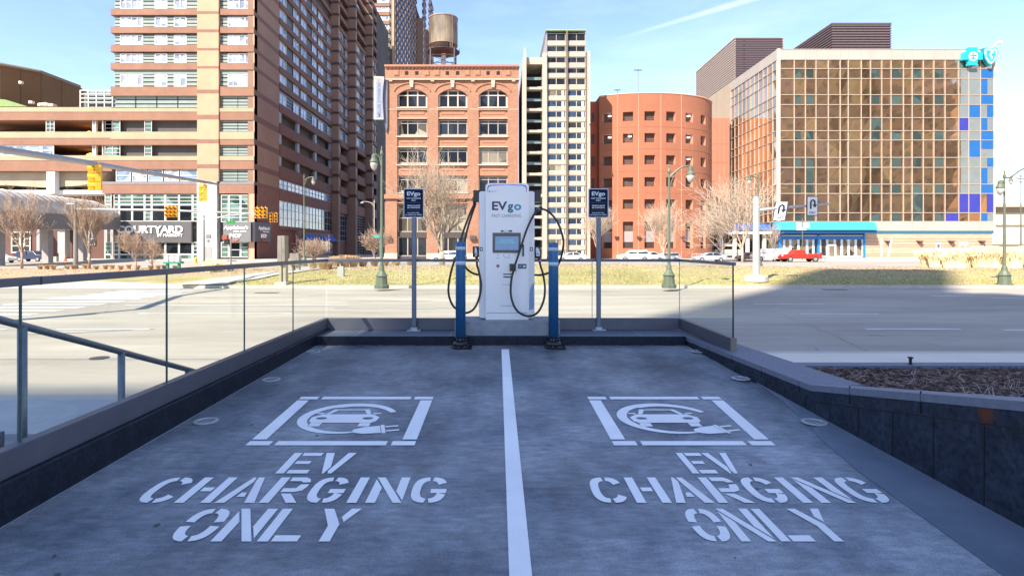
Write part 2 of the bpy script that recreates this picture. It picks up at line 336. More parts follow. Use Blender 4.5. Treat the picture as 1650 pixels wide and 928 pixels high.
# path across the median
mb = MB(); pw = 1.3
pts = [(-15.3, 29.2), (-14.9, 33), (-14.2, 40), (-14.5, 47), (-17.0, 55)]
for i in range(len(pts)-1):
    for k in range(6):
        t0, t1 = k/6, (k+1)/6
        a = [pts[i][j]+(pts[i+1][j]-pts[i][j])*t0 for j in (0, 1)]; b = [pts[i][j]+(pts[i+1][j]-pts[i][j])*t1 for j in (0, 1)]
        mb.quad((a[0]-pw, a[1], berm(a[0]-pw, a[1])+.07), (a[0]+pw, a[1], berm(a[0]+pw, a[1])+.07), (b[0]+pw, b[1], berm(b[0]+pw, b[1])+.07), (b[0]-pw, b[1], berm(b[0]-pw, b[1])+.07))
structure(mb, 'median_path', M['walk'])

# ---------------------------------------------------------------- the raised charging deck
def zr(y): return CZ-1.46+0.01309*y
deck = mat('deck_concrete', (0.15, 0.185, 0.23), 0.62, c2=(0.45, 0.48, 0.505), scale=1.25, bump=0.5, bscale=90, dirt=0.42)
# broom marks and mottling on the deck
g = deck.node_tree; n_ = g.nodes; l_ = g.links.new; pb_ = n_['Principled BSDF']; srcl = pb_.inputs['Base Color'].links[0].from_socket
tcn = n_.new('ShaderNodeTexCoord'); mpn_ = n_.new('ShaderNodeMapping'); mpn_.inputs['Scale'].default_value = (1.6, 5, 1); l_(tcn.outputs['Object'], mpn_.inputs[0])
nn = n_.new('ShaderNodeTexNoise'); nn.inputs['Scale'].default_value = 4.5; nn.inputs['Detail'].default_value = 9; nn.inputs['Roughness'].default_value = 0.7; l_(mpn_.outputs[0], nn.inputs['Vector'])
rr_ = n_.new('ShaderNodeMapRange'); l_(nn.outputs['Fac'], rr_.inputs['Value']); rr_.inputs['From Min'].default_value = 0.35; rr_.inputs['From Max'].default_value = 0.7; rr_.inputs['To Min'].default_value = 0.68; rr_.inputs['To Max'].default_value = 1.22
mm = n_.new('ShaderNodeMixRGB'); mm.blend_type = 'MULTIPLY'; mm.inputs['Fac'].default_value = 1; l_(srcl, mm.inputs['Color1']); l_(rr_.outputs[0], mm.inputs['Color2']); l_(mm.outputs[0], pb_.inputs['Base Color'])
mb = MB(); mb.hexa([(-2.53, -9, -0.1), (2.64, -9, -0.1), (2.64, 7.97, -0.1), (-2.53, 7.97, -0.1), (-2.53, -9, zr(-9)), (2.64, -9, zr(-9)), (2.64, 7.97, zr(7.97)), (-2.53, 7.97, zr(7.97))])
for sc_v, s_n, lo_, hi_ in (((2.6, .22, 1), 1.6, .84, 1.06), ((1, 1, 1), 140, .80, 1.12), ((1, 1, 1), 9, .88, 1.05)):    # tyre polish, grit, blotches
    srcl = pb_.inputs['Base Color'].links[0].from_socket; mpn_ = n_.new('ShaderNodeMapping'); mpn_.inputs['Scale'].default_value = sc_v; l_(tcn.outputs['Object'], mpn_.inputs[0])
    nn = n_.new('ShaderNodeTexNoise'); nn.inputs['Scale'].default_value = s_n; nn.inputs['Detail'].default_value = 6; l_(mpn_.outputs[0], nn.inputs['Vector'])
    rr_ = n_.new('ShaderNodeMapRange'); l_(nn.outputs['Fac'], rr_.inputs['Value']); rr_.inputs['From Min'].default_value = 0.36; rr_.inputs['From Max'].default_value = 0.64; rr_.inputs['To Min'].default_value = lo_; rr_.inputs['To Max'].default_value = hi_
    mm = n_.new('ShaderNodeMixRGB'); mm.blend_type = 'MULTIPLY'; mm.inputs['Fac'].default_value = 1; l_(srcl, mm.inputs['Color1']); l_(rr_.outputs[0], mm.inputs['Color2']); l_(mm.outputs[0], pb_.inputs['Base Color'])
structure(mb, 'parking_deck', deck)
# dark drips and oil spots, rust and grit along the platform foot
g2 = random.Random(12); mb = MB()
for k in range(46):
    x = g2.choice((-1.25, 1.35))+g2.gauss(0, .55); y = g2.uniform(1.2, 7.4); r = g2.choice((.005, .008, .011, .015))*g2.uniform(.6, 1.3)
    mb.add([(x+r*math.cos(a*.7)*g2.uniform(.7, 1.1), y+r*1.2*math.sin(a*.7)*g2.uniform(.7, 1.1), zr(y)+.0038) for a in range(9)], [tuple(range(9))])
structure(mb, 'oil_spots', mat('oil_stain', (0.06, 0.07, 0.085), 0.5, 0.2))
mb = MB(); x = -2.5
while x < 2.6:
    w2 = g2.uniform(.05, .16); y1 = 7.97-g2.uniform(.015, .07); mb.quad((x, y1, zr(y1)+.0042), (x+w2, 7.97-g2.uniform(.015, .07), zr(7.93)+.0042), (x+w2, 7.975, zr(7.97)+.0044), (x, 7.975, zr(7.97)+.0044), 0); x += w2
structure(mb, 'platform_grit', mat('brown_grit', (0.12, 0.09, 0.085), 0.95, 0.4, scale=30, c2=(0.30, 0.27, 0.26)))
# shade against the right hand wall, painted in as a darker strip
shade_band = mat('shade_band_concrete', (0.11, 0.14, 0.18), 0.6, c2=(0.16, 0.19, 0.235), scale=3, bump=0.2, bscale=70)
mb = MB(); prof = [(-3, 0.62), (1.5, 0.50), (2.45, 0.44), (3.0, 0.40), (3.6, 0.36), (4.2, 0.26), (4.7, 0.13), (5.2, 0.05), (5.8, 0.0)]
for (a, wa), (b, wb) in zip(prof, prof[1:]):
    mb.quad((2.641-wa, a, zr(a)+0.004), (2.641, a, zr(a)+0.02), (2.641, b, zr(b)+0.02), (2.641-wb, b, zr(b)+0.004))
structure(mb, 'deck_shade_band', shade_band)
# pale caulk line along walls, platform, kerbs, planter
granite = brick_mat('black_granite_front', (0.035, 0.042, 0.058), (0.05, 0.056, 0.07), (0.008, 0.01, 0.014), 1.0, bw=1.3, rh=0.6, axis='side', mort=0.006, rough=0.32, bump=0.4)
gran2 = mat('black_granite', (0.006, 0.010, 0.020), 0.5, c2=(0.022, 0.030, 0.048), dirt=0.3, scale=38, spec=0.2)
gtop = mat('granite_coping', (0.12, 0.14, 0.185), 0.7, c2=(0.17, 0.185, 0.225), scale=22)
platm = brick_mat('platform_paver', (0.085, 0.105, 0.135), (0.11, 0.13, 0.155), (0.30, 0.32, 0.34), 1.0, bw=1.35, rh=0.8, axis='top', mort=0.006, rough=0.5, bump=0.1, var=0.2)
mb = MB(); mb.box(-2.53, 2.62, 7.98, 8.70, -0.1, 0.816); structure(mb, 'charger_platform', platm)
structure(MB().box(-2.53, 2.62, 7.94, 7.978, 0.70-0.1, 0.819), 'platform_riser', gran2)
mb = MB(); mb.box(-2.70, -2.531, -9, 8.75, -0.1, 0.845)
left_curb = mb.build('low_wall', gran2, bevel=0.012); tag(left_curb, 'low black granite kerb wall along the left edge of the parking deck', 'low wall')
# caulk lines
mb = MB()
for a in range(0, 24):
    y0, y1 = -1+a*0.37, -1+(a+1)*0.37
    mb.quad((-2.53, y0, zr(y0)+.003), (-2.517, y0, zr(y0)+.003), (-2.517, y1, zr(y1)+.003), (-2.53, y1, zr(y1)+.003))
structure(mb, 'caulk_joint', mat('caulk', (0.33, 0.36, 0.40), 0.7, 0.25, scale=14))
# right wall: coping, facing, planter
topz = lambda y: (0.806 if y > 7.87 else 0.806+(7.87-y)/3.07*0.092 if y > 4.8 else 0.898+(4.8-y)/1.96*0.388 if y > 2.84 else min(1.5, 1.286+(2.84-y)*0.19))
wallroot = thing('planter_wall', 'black granite planter wall rising beside the right edge of the deck', 'wall', (2.64, 5.0, 0.0))
ys = [-6, 0.5, 1.5, 2.2, 2.84, 3.5, 4.1, 4.8, 5.6, 6.4, 7.2, 7.95, 8.78]
mb = MB(); cp = MB(); jn = MB()
wid_ = lambda y: 0.36 if y > 4.82 else 0.30
for a, b in zip(ys, ys[1:]):
    za, zb = topz(a), topz(b); ca, cb = 0.05, 0.05
    wa = 0.44 if a >= 4.8 else 0.28; wb = 0.44 if b >= 5.0 else 0.28
    mb.hexa([(2.642, a, -.1), (2.642+wa-.02, a, -.1), (2.642+wb-.02, b, -.1), (2.642, b, -.1), (2.642, a, za-ca), (2.642+wa-.02, a, za-ca), (2.642+wb-.02, b, zb-cb), (2.642, b, zb-cb)])
    cp.hexa([(2.636, a, za-ca), (2.64+wa, a, za-ca), (2.64+wb, b, zb-cb), (2.636, b, zb-cb), (2.636, a, za), (2.64+wa, a, za), (2.64+wb, b, zb), (2.636, b, zb)])
# joints: cap course line and vertical joints between the slabs
capd = lambda y: 0.105 if y > 4.8 else 0.139
jys = []
q = 1.277e-3
for k in range(-6, 12):
    Yj = (0.001277+0.000148*k)*2.64*917
    if 1.2 < Yj < 7.9: jys.append(Yj)
for i, yj in enumerate(jys):
    zc = topz(yj)-capd(yj)
    jn.box(2.6385, 2.6425, yj-0.0035, yj+0.0035, zr(yj), zc)
    if i % 2 == 0: jn.box(2.6345, 2.6425, yj+0.1-0.002, yj+0.1+0.002, zc, topz(yj)-0.006)
for a, b in zip(ys, ys[1:]):
    if b > 4.9: continue
    za, zb = topz(a)-capd(a), topz(b)-capd(min(b, 4.8))
    jn.hexa([(2.6385, a, za-.004), (2.6425, a, za-.004), (2.6425, b, zb-.004), (2.6385, b, zb-.004), (2.6385, a, za+.004), (2.6425, a, za+.004), (2.6425, b, zb+.004), (2.6385, b, zb+.004)])
wm = mat('wall_granite', (0.012, 0.018, 0.034), 0.55, spec=0.18, c2=(0.042, 0.055, 0.08), dirt=0.35, scale=26, bump=0.12, bscale=60)
g = wm.node_tree; n_ = g.nodes; l_ = g.links.new; pb_ = n_['Principled BSDF']; srcl = pb_.inputs['Base Color'].links[0].from_socket     # one rust stain
tcn = n_.new('ShaderNodeTexCoord'); mpn_ = n_.new('ShaderNodeMapping'); l_(tcn.outputs['Object'], mpn_.inputs[0])
ry = 2.64*917/(1588-802); mpn_.inputs['Location'].default_value = (0, -(ry-5.0), -0.85*(CZ-(665-400)/917*ry)); mpn_.vector_type = 'POINT'; mpn_.inputs['Scale'].default_value = (0, 1, 0.85)
vl = n_.new('ShaderNodeVectorMath'); vl.operation = 'LENGTH'; l_(mpn_.outputs[0], vl.inputs[0])
nzz = n_.new('ShaderNodeTexNoise'); nzz.inputs['Scale'].default_value = 18; l_(tcn.outputs['Object'], nzz.inputs['Vector'])
ad = n_.new('ShaderNodeMath'); ad.operation = 'MULTIPLY_ADD'; l_(nzz.outputs['Fac'], ad.inputs[0]); ad.inputs[1].default_value = 0.05; l_(vl.outputs['Value'], ad.inputs[2])
rr_ = n_.new('ShaderNodeMapRange'); l_(ad.outputs[0], rr_.inputs['Value']); rr_.inputs['From Min'].default_value = 0.04; rr_.inputs['From Max'].default_value = 0.10; rr_.inputs['To Min'].default_value = 0.9; rr_.inputs['To Max'].default_value = 0
mm = n_.new('ShaderNodeMixRGB'); l_(rr_.outputs[0], mm.inputs['Fac']); l_(srcl, mm.inputs['Color1']); mm.inputs['Color2'].default_value = (0.13, 0.035, 0.012, 1); l_(mm.outputs[0], pb_.inputs['Base Color'])
mb.build('wall_facing', wm, wallroot); cp.build('coping', gtop, wallroot); jn.build('slab_joints', mat('joint_dark', (0.006, 0.007, 0.01), 0.8, 0), wallroot)
# planter behind the wall
structure(MB().box(3.1, 60, 9.02, 9.28, -0.2, 0.19), 'planter_edging', gtop)
mulch = mat('bark_mulch_soil', (0.045, 0.022, 0.014), 0.95, c2=(0.15, 0.085, 0.06), scale=18, bump=1.0, bscale=30)
rnd = random.Random(7)
def mz(x, y):
    t = max(0, min(1, (9.02-y)/5.8)); wl = topz(max(2.2, y))-0.03+(.03*max(0, min(1, (2.2-y)/2)))
    k = max(0, 1-max(0, x-3.0)/9)
    return 0.15*(1-t)+t*wl*(0.55+0.45*k)+0.0
nx, ny = 90, 70; vs = []; fs = []
for j in range(ny+1):
    for i in range(nx+1):
        u = (i/nx)**1.6; y = -4+(9.02+4)*j/ny; x = 2.9+u*20+0.15*(j/ny)
        vs.append((x, y, mz(x, y)+rnd.uniform(-.018, .018)))
for j in range(ny):
    for i in range(nx): a = j*(nx+1)+i; fs.append((a, a+1, a+nx+2, a+nx+1))
tag(MB().add(vs, fs).build('planter_soil', mulch, fixn=False), kind='structure')
mb = MB()
for i in range(9000):
    y = 2.6+(rnd.random()**0.8)*6.3; x = 3.0+rnd.random()**1.5*9; z = mz(x, y)+rnd.uniform(0.0, 0.03)
    a = rnd.uniform(0, 6.3); ln_ = rnd.uniform(.015, .05); wd = rnd.uniform(.006, .018); c, s_ = math.cos(a), math.sin(a); t = rnd.uniform(-.02, .02)
    mb.hexa([(x-c*ln_-s_*wd, y-s_*ln_+c*wd, z), (x+c*ln_-s_*wd, y+s_*ln_+c*wd, z+t), (x+c*ln_+s_*wd, y+s_*ln_-c*wd, z+t), (x-c*ln_+s_*wd, y-s_*ln_-c*wd, z),
             (x-c*ln_-s_*wd, y-s_*ln_+c*wd, z+.007), (x+c*ln_-s_*wd, y+s_*ln_+c*wd, z+t+.007), (x+c*ln_+s_*wd, y+s_*ln_-c*wd, z+t+.007), (x-c*ln_+s_*wd, y-s_*ln_-c*wd, z+.007)], rnd.choice((0, 0, 1, 2)))
tag(mb.build('bark_mulch', [mat('bark_dark', (0.03, 0.016, 0.012), 0.9, 0.3), mat('bark_red', (0.13, 0.055, 0.035), 0.9, 0.3), mat('bark_grey', (0.20, 0.15, 0.13), 0.9, 0.3)], fixn=False), 'dark brown bark mulch filling the planter behind the granite wall', 'mulch', kind='stuff')
mb = MB()
for cx, cy, n in ((1480, 618, 22), (1392, 612, 8), (1560, 632, 14), (1600, 622, 14), (1630, 626, 14), (1520, 606, 12), (1380, 606, 8), (1600, 640, 10), (1450, 605, 6)):
    Y = 1.45*F/(cy-HY); 
    for it in range(6): Y = (CZ-mz(X_(cx, Y), Y))*F/(cy-HY)
    x = X_(cx, Y)
    for k in range(n):
        a = rnd.uniform(0, 6.28); r = rnd.uniform(0, .16); bx, by = x+r*math.cos(a)*2.2, Y+r*math.sin(a); bz = mz(bx, by)
        hh = rnd.uniform(.02, .13) if k % 3 else rnd.uniform(.01, .03); ang = rnd.uniform(0, 6.28); ln_ = rnd.uniform(.03, .12)
        mb.tube([(bx, by, bz), (bx+.4*ln_*math.cos(ang), by+.4*ln_*math.sin(ang), bz+hh*.7), (bx+ln_*math.cos(ang), by+ln_*math.sin(ang), bz+hh)], [.0035, .003, .0015], n=4)
tag(mb.build('dry_stubble', mat('dead_stem', (0.55, 0.47, 0.40), 0.9, 0.2), fixn=False), 'pale dead plant stubble sticking out of the bark mulch', 'dead plants', kind='stuff')
# irrigation post standing on the planter edging
Y = 9.12; x = X_(1467, Y); r_ = thing('planter_light', 'small black bollard light on the planter edging behind the mulch', 'bollard light', (x, Y, 0.19))
MB().lathe([(.035, .19), (.035, .20), (.022, .205), (.022, .285), (.04, .29), (.04, .31), (.0, .318)], x, Y, 12).build('light_post', M['black'], r_)

# ---------------------------------------------------------------- frameless glass railing with metal shoe and cap rail
rail_root = thing('glass_railing', 'glass panel railing with dark metal cap rail around the charging deck', 'railing', (-2.6, 8.6, 0.845))
shoe = mat('railing_shoe', (0.105, 0.11, 0.135), 0.45, 0.08, scale=5, metal=0.3); capm = mat('cap_rail', (0.115, 0.12, 0.15), 0.4, 0.06, metal=0.45)
gl = glass_mat('railing_glass', (0.94, 0.975, 0.965)); gedge = mat('glass_edge', (0.08, 0.13, 0.12), 0.15, 0.1)
ZB, ZS, ZT = 0.846, 0.995, 1.845
mb = MB().box(-2.635, -2.565, -4, 8.66, ZB, ZS); mb.build('base_shoe', shoe, rail_root, bevel=0.004)
MB().box(-2.563, 2.735, 8.592, 8.66, 0.818, 0.993).build('base_shoe', shoe, rail_root, bevel=0.004)
MB().box(2.737, 2.80, 6.70, 8.66, topz(7.2)+0.003, 0.994).build('base_shoe', shoe, rail_root, bevel=0.004)
MB().box(2.735, 2.803, 6.672, 6.702, topz(6.8)+0.003, 0.999).build('end_cap', mat('end_cap_metal', (0.22, 0.20, 0.16), 0.45, 0.1, metal=0.4), rail_root)
cr_ = MB().box(-2.625, -2.575, -4, 8.652, ZT, ZT+.045)
MB().box(-2.575, 2.745, 8.60, 8.65, ZT, ZT+.044).build('cap_rail', capm, rail_root, bevel=.004)
MB().box(2.745, 2.79, 6.66, 8.65, ZT+.001, ZT+.04).build('cap_rail', capm, rail_root, bevel=.004)
cr_.build('cap_rail', capm, rail_root, bevel=.004)
MB().box(-2.6265, -2.5735, 3.205, 3.215, ZT-.001, ZT+.0465).build('rail_joint', M['black'], rail_root)
jy = [-3.74, -2.37, -1.0, 0.36, 1.73, 3.10, 4.47, 5.84, 7.23, 8.60]
for a, b in zip(jy, jy[1:]):
    p = MB().box(-2.606, -2.594, a+.006, b-.006, ZS-.02, ZT+.005).build('glass_panel', gl, rail_root)
    MB().box(-2.6065, -2.5935, a-.004, a+.0035, ZS, ZT).build('panel_edge', gedge, p)
jx = [-2.588, -1.26, 0.09, 1.43, 2.755]
for a, b in zip(jx, jx[1:]):
    p = MB().box(a+.006, b-.006, 8.619, 8.631, .985, ZT+.005).build('glass_panel', gl, rail_root)
    MB().box(b-.0045, b+.0045, 8.6185, 8.6315, .993, ZT).build('panel_edge', mat('glass_edge_pale', (0.30, 0.34, 0.33), 0.2, 0.1), p)
p = MB().box(2.762, 2.774, 6.70, 8.61, .985, ZT+.005).build('glass_panel', gl, rail_root)
MB().box(2.760, 2.776, 6.688, 6.70, .99, ZT).build('panel_edge', mat('glass_edge_dark', (0.03, 0.035, 0.05), 0.3, 0), p)

# stair handrail outside the glass on the left
hr = thing('stair_handrail', 'grey tube handrail descending the stairs beyond the left glass railing', 'handrail', (-3.3, 4, 0))
HX = -3.3; hz = lambda y: 2.05-(0.473+(y-3.77)*0.357)
hm = mat('galvanised_tube', (0.20, 0.225, 0.26), 0.42, 0.1, scale=8, metal=0.4)
MB().tube([(HX, 0.5, hz(0.5)), (HX, 2, hz(2)), (HX, 3.8, hz(3.8)), (HX, 6.6, hz(6.6)), (HX, 6.85, hz(6.85)-.03), (HX, 6.9, hz(6.9)-.12)], .026, 14).build('rail_tube', hm, hr, smooth=True)
for y in (1.9, 2.92, 3.95, 4.99, 6.06):
    MB().tube([(HX, y, -0.02), (HX, y, hz(y)-.005)], .029, 14).build('rail_post', hm, hr, smooth=True)
mb = MB()
for k in range(9):
    y0 = 1.0+k*0.62; mb.box(-5.4, -3.05, y0, y0+0.66, -.1, max(.02, hz(y0)-.98))
tag(mb.build('stairs', mat('stair_granite', (0.17, 0.18, 0.2), 0.6, 0.15, scale=9)), 'grey stone steps going down beyond the glass railing', 'stairs')

# ---------------------------------------------------------------- painted line and stencils
structure(MB().quad((.05, -3, zr(-3)+.004), (.15, -3, zr(-3)+.004), (.15, 7.65, zr(7.65)+.004), (.05, 7.65, zr(7.65)+.004)), 'bay_line', M['stencil'])
def sgn(v): return 1 if v >= 0 else -1
def ring(a0, a1, sx=.25, sy=.155, n=10, e=.72):
    o, i_ = [], []
    for k in range(n+1):
        a = R(a0+(a1-a0)*k/n); c, s_ = math.cos(a), math.sin(a); ex, ey = sgn(c)*abs(c)**e, sgn(s_)*abs(s_)**e
        o.append((.5+.5*ex, .5+.5*ey)); i_.append((.5+(.5-sx)*ex, .5+(.5-sy)*ey))
    return [[o[k], o[k+1], i_[k+1], i_[k]] for k in range(n)]
w_, g_ = .27, .07
GL = {
 'C': ring(93.5, 266.5)+ring(25, 86.5)+ring(273.5, 333),
 'O': ring(4, 86)+ring(94, 176)+ring(184, 266)+ring(274, 356),
 'G': ring(93.5, 266.5)+ring(25, 86.5)+ring(274, 345)+[[(.55, .36), (1, .36), (1, .52), (.55, .52)]],
 'E': [[(0, 0), (w_, 0), (w_, 1), (0, 1)], [(w_+g_, .84), (1, .84), (1, 1), (w_+g_, 1)], [(w_+g_, 0), (1, 0), (1, .16), (w_+g_, .16)], [(w_+g_, .44), (.82, .44), (.82, .58), (w_+g_, .58)]],
 'V': [[(0, 1), (.28, 1), (.50, .30), (.42, 0), (.36, 0)], [(.54, 0), (.50, .12), (.76, 1), (1.04, 1), (.66, 0)]],
 'H': [[(0, 0), (w_, 0), (w_, 1), (0, 1)], [(1-w_, 0), (1, 0), (1, 1), (1-w_, 1)], [(w_+g_, .43), (1-w_-g_, .43), (1-w_-g_, .58), (w_+g_, .58)]],
 'A': [[(-.05, 0), (.22, 0), (.46, .82), (.40, 1), (.33, 1)], [(.48, 1), (.66, 1), (1.05, 0), (.77, 0), (.50, .86)], [(.38, .22), (.62, .22), (.57, .38), (.43, .38)]],
 'R': [[(0, 0), (w_, 0), (w_, 1), (0, 1)], [(w_+g_, .84), (.70, .84), (.78, .78), (1, .80), (.92, .93), (.78, 1), (w_+g_, 1)], [(w_+g_, .40), (.72, .40), (.93, .46), (1, .62), (1, .72), (.76, .70), (.70, .55), (w_+g_, .55)], [(.40, .34), (.68, .34), (1.04, 0), (.74, 0)]],
 'I': [[(.36, 0), (.64, 0), (.64, 1), (.36, 1)]],
 'N': [[(0, 0), (w_, 0), (w_, .57), (0, .92)], [(0, 1), (.24, 1), (1, 0), (.76, 0)], [(1-w_, .43), (1, .08), (1, 1), (1-w_, 1)]],
 'L': [[(0, 0), (w_, 0), (w_, 1), (0, 1)], [(w_+g_, 0), (.98, 0), (.98, .17), (w_+g_, .17)]],
 'Y': [[(0, 1), (.27, 1), (.64, .5), (.64, 0), (.37, 0), (.37, .45)], [(.75, 1), (1.02, 1), (.72, .56), (.60, .73)]],
}
def stencil(mb, word, x0, x1, y0, h, gap=.16):
    ws = [.42 if c == 'I' else 1 for c in word]; tot = sum(ws)+gap*(len(word)-1); u = (x1-x0)/tot; x = x0
    for c, wv in zip(word, ws):
        for poly in GL[c]:
            pp = [(x+((a-.29)/.42*wv if c == 'I' else a)*u, y0+b*h) for a, b in poly]
            mb.add([(p[0], p[1], zr(p[1])+.0045) for p in pp], [tuple(range(len(pp)))])
        x += (wv+gap)*u
def flat(mb, pts): mb.add([(p[0], p[1], zr(p[1])+.0045) for p in pts], [tuple(range(len(pts)))])
def bay(cx, x0, x1, xb0, xb1, side):
    t = thing('bay_stencil', 'white stencilled charging symbol and words EV CHARGING ONLY painted on the %s parking bay' % side, 'pavement marking', (cx, 4.2, zr(4.2)), 'stencils painted on the bays')
    f = MB(); yb, yt = 4.057, 5.32; t_ = .085; gp = .035; L_ = .17
    lx = lambda y: xb0+(x0-xb0)*(y-yb)/(yt-yb); rx = lambda y: xb1+(x1-xb1)*(y-yb)/(yt-yb)
    for ya, yc in ((yb, yb+t_), (yt-t_, yt)):
        flat(f, [(lx(ya), ya), (lx(ya)+L_, ya), (lx(yc)+L_, yc), (lx(yc), yc)])
        flat(f, [(lx(ya)+L_+gp, ya), (rx(ya)-L_-gp, ya), (rx(yc)-L_-gp, yc), (lx(yc)+L_+gp, yc)])
        flat(f, [(rx(ya)-L_, ya), (rx(ya), ya), (rx(yc), yc), (rx(yc)-L_, yc)])
    a, b = yb+t_+gp, yt-t_-gp
    flat(f, [(lx(a), a), (lx(a)+t_*1.25, a), (lx(b)+t_*1.25, b), (lx(b), b)]); flat(f, [(rx(a)-t_*1.25, a), (rx(a), a), (rx(b), b), (rx(b)-t_*1.25, b)])
    f.build('stencil_frame', M['stencil'], t, fixn=False)
    # ring with plug, car
    f = MB(); xc, yc = cx-.03, 4.70; ro = .40
    for k in range(34):
        a0, a1 = R(22+k*268/34), R(22+(k+1)*268/34)
        th = lambda a: .028+.055*max(0, math.sin((a-R(22))/R(268)*math.pi))**.8+(.02 if a < R(120) else 0)
        flat(f, [(xc+ro*math.cos(a0), yc+ro*math.sin(a0)), (xc+ro*math.cos(a1), yc+ro*math.sin(a1)), (xc+(ro-th(a1))*math.cos(a1), yc+(ro-th(a1))*math.sin(a1)), (xc+(ro-th(a0))*math.cos(a0), yc+(ro-th(a0))*math.sin(a0))])
    f.build('charging_ring', M['stencil'], t, fixn=False)
    f = MB(); q = xc-.02; yy = 4.58
    flat(f, [(q-.27, yy+.02), (q-.24, yy-.02), (q+.24, yy-.02), (q+.27, yy+.02), (q+.28, yy+.12), (q+.22, yy+.19), (q+.20, yy+.20), (q-.20, yy+.20), (q-.22, yy+.19), (q-.28, yy+.12)])
    for s_ in (-1, 1):
        flat(f, [(q+s_*.24, yy-.025), (q+s_*.15, yy-.025), (q+s_*.15, yy-.11), (q+s_*.24, yy-.11)])
        flat(f, [(q+s_*.19, yy+.205), (q+s_*.155, yy+.205), (q+s_*.115, yy+.31), (q+s_*.15, yy+.34)])
        flat(f, [(q+s_*.21, yy+.20), (q+s_*.27, yy+.22), (q+s_*.27, yy+.245), (q+s_*.205, yy+.235)])
    flat(f, [(q-.15, yy+.34), (q-.125, yy+.315), (q+.125, yy+.315), (q+.15, yy+.34)])
    f.build('car_symbol', M['stencil'], t, fixn=False)
    dk = MB()
    for s_ in (-1, 1):
        dk.add([(q+s_*.19+.045*math.cos(a*.6283), yy+.09+.028*math.sin(a*.6283), zr(yy)+.0085) for a in range(10)], [tuple(range(10))])
    dk.build('car_headlamps', deck, t, fixn=False)
    f = MB(); c, s_ = math.cos(R(14)), math.sin(R(14)); ox, oy = cx+.20, 4.38
    rt = lambda x, y: (ox+x*c-y*s_, oy+x*s_+y*c)
    flat(f, [rt(*p) for p in ((-.12, -.02), (-.04, -.075), (.10, -.085), (.10, .085), (-.02, .08), (-.10, .045))])
    flat(f, [rt(*p) for p in ((.105, -.10), (.135, -.10), (.135, .10), (.105, .10))])
    flat(f, [rt(*p) for p in ((.14, -.065), (.24, -.065), (.24, -.035), (.14, -.035))]); flat(f, [rt(*p) for p in ((.14, .035), (.24, .035), (.24, .065), (.14, .065))])
    f.build('plug_symbol', M['stencil'], t, fixn=False)
    return t
t = bay(-1.205, -1.834, -.60, -1.80, -.593, 'left')
f = MB(); stencil(f, 'EV', -1.395, -.976, 3.567, .344, .10); stencil(f, 'CHARGING', -2.04, -.30, 3.167, .339, .17); stencil(f, 'ONLY', -1.62, -.743, 2.76, .337, .13)
f.build('stencil_words', M['stencil'], t, fixn=False)
t = bay(1.42, .836, 2.067, .829, 1.982, 'right')
f = MB(); stencil(f, 'EV', 1.222, 1.56, 3.567, .344, .08); stencil(f, 'CHARGING', .547, 2.225, 3.167, .339, .17); stencil(f, 'ONLY', .99, 1.74, 2.76, .337, .13)
f.build('stencil_words', M['stencil'], t, fixn=False)

# recessed deck lights
def deck_light(x, y, lab):
    z = zr(y)+(.012 if x > 0 else 0); t = thing('recessed_light', lab, 'ground light', (x, y, z), 'round lights set flush in the deck')
    MB().lathe([(.095, z+.002), (.095, z+.009), (.072, z+.010), (.070, z+.003)], x, y, 24).build('trim_ring', mat('trim_ring_steel', (0.55, 0.56, 0.56), 0.35, 0.1, metal=0.3), t)
    MB().lathe([(.066, z+.003), (.066, z+.0065), (.0, z+.0075)], x, y, 24).build('lens', mat('light_lens', (0.30, 0.34, 0.38), 0.12, 0.2, scale=12), t)
for px, py, lab in ((332, 679, 'round ground light nearest the camera beside the left kerb'), (437, 612, 'middle round ground light beside the left kerb'), (505, 567, 'far round ground light in the left corner by the platform step'),
                    (1312, 683, 'round ground light nearest the camera beside the right granite wall'), (1194, 612, 'middle round ground light beside the right granite wall'), (1125, 568, 'far round ground light in the right corner by the platform step')):
    Y = 1.46*F/(py-388); deck_light((px-802)/F*Y, Y, lab)

# ---------------------------------------------------------------- fast charger on its plinth
padm = mat('plinth_concrete', (0.20, 0.23, 0.26), 0.75, c2=(0.29, 0.315, 0.34), scale=6, bump=0.3, bscale=50)
pad = MB().box(X_(732.5, 8.03), X_(902.5, 8.03), 8.02, 8.585, 0.8175, 1.025).build('concrete_plinth', padm, bevel=.008); tag(pad, 'grey concrete plinth under the white charging cabinet', 'plinth')
YC = 8.14; T = front(YC); U = lambda p: X_(p, YC); ZZ = lambda p: Z_(p, YC)
ch = thing('ev_charger', 'tall white fast charging cabinet with screen and two black cables', 'charger', (U(817), YC+.2, 1.026))
cw = mat('cabinet_white', (0.84, 0.82, 0.79), 0.32, 0.02, scale=2); cw2 = mat('cabinet_side_white', (0.74, 0.73, 0.71), 0.35, 0.03)
def rrect(x0, x1, z0, z1, r, n=5, rb=None):
    rb = r if rb is None else rb; P = []
    for cx, cz, a0, q in ((x1-rb, z0+rb, -90, rb), (x1-r, z1-r, 0, r), (x0+r, z1-r, 90, r), (x0+rb, z0+rb, 180, rb)):
        for k in range(n+1):
            a = R(a0+90*k/n); P.append((cx+q*math.cos(a), cz+q*math.sin(a)))
    return P
MB(T).prism(rrect(U(782.2), U(852.2), 1.028, ZZ(295.5), .05, rb=.02), -.36, 0).build('body', cw, ch, bevel=.008)
MB(T).prism(rrect(U(785.3), U(849), 1.028+.028, ZZ(298.6), .036), -.005, .004).build('front_panel', cw, ch, bevel=.002)
MB(T).box(U(784.5), U(850), -.001, .0055, ZZ(504)-.003, ZZ(504)+.003).build('panel_seam', mat('seam_grey', (0.13, 0.14, 0.16), 0.5, 0), ch)
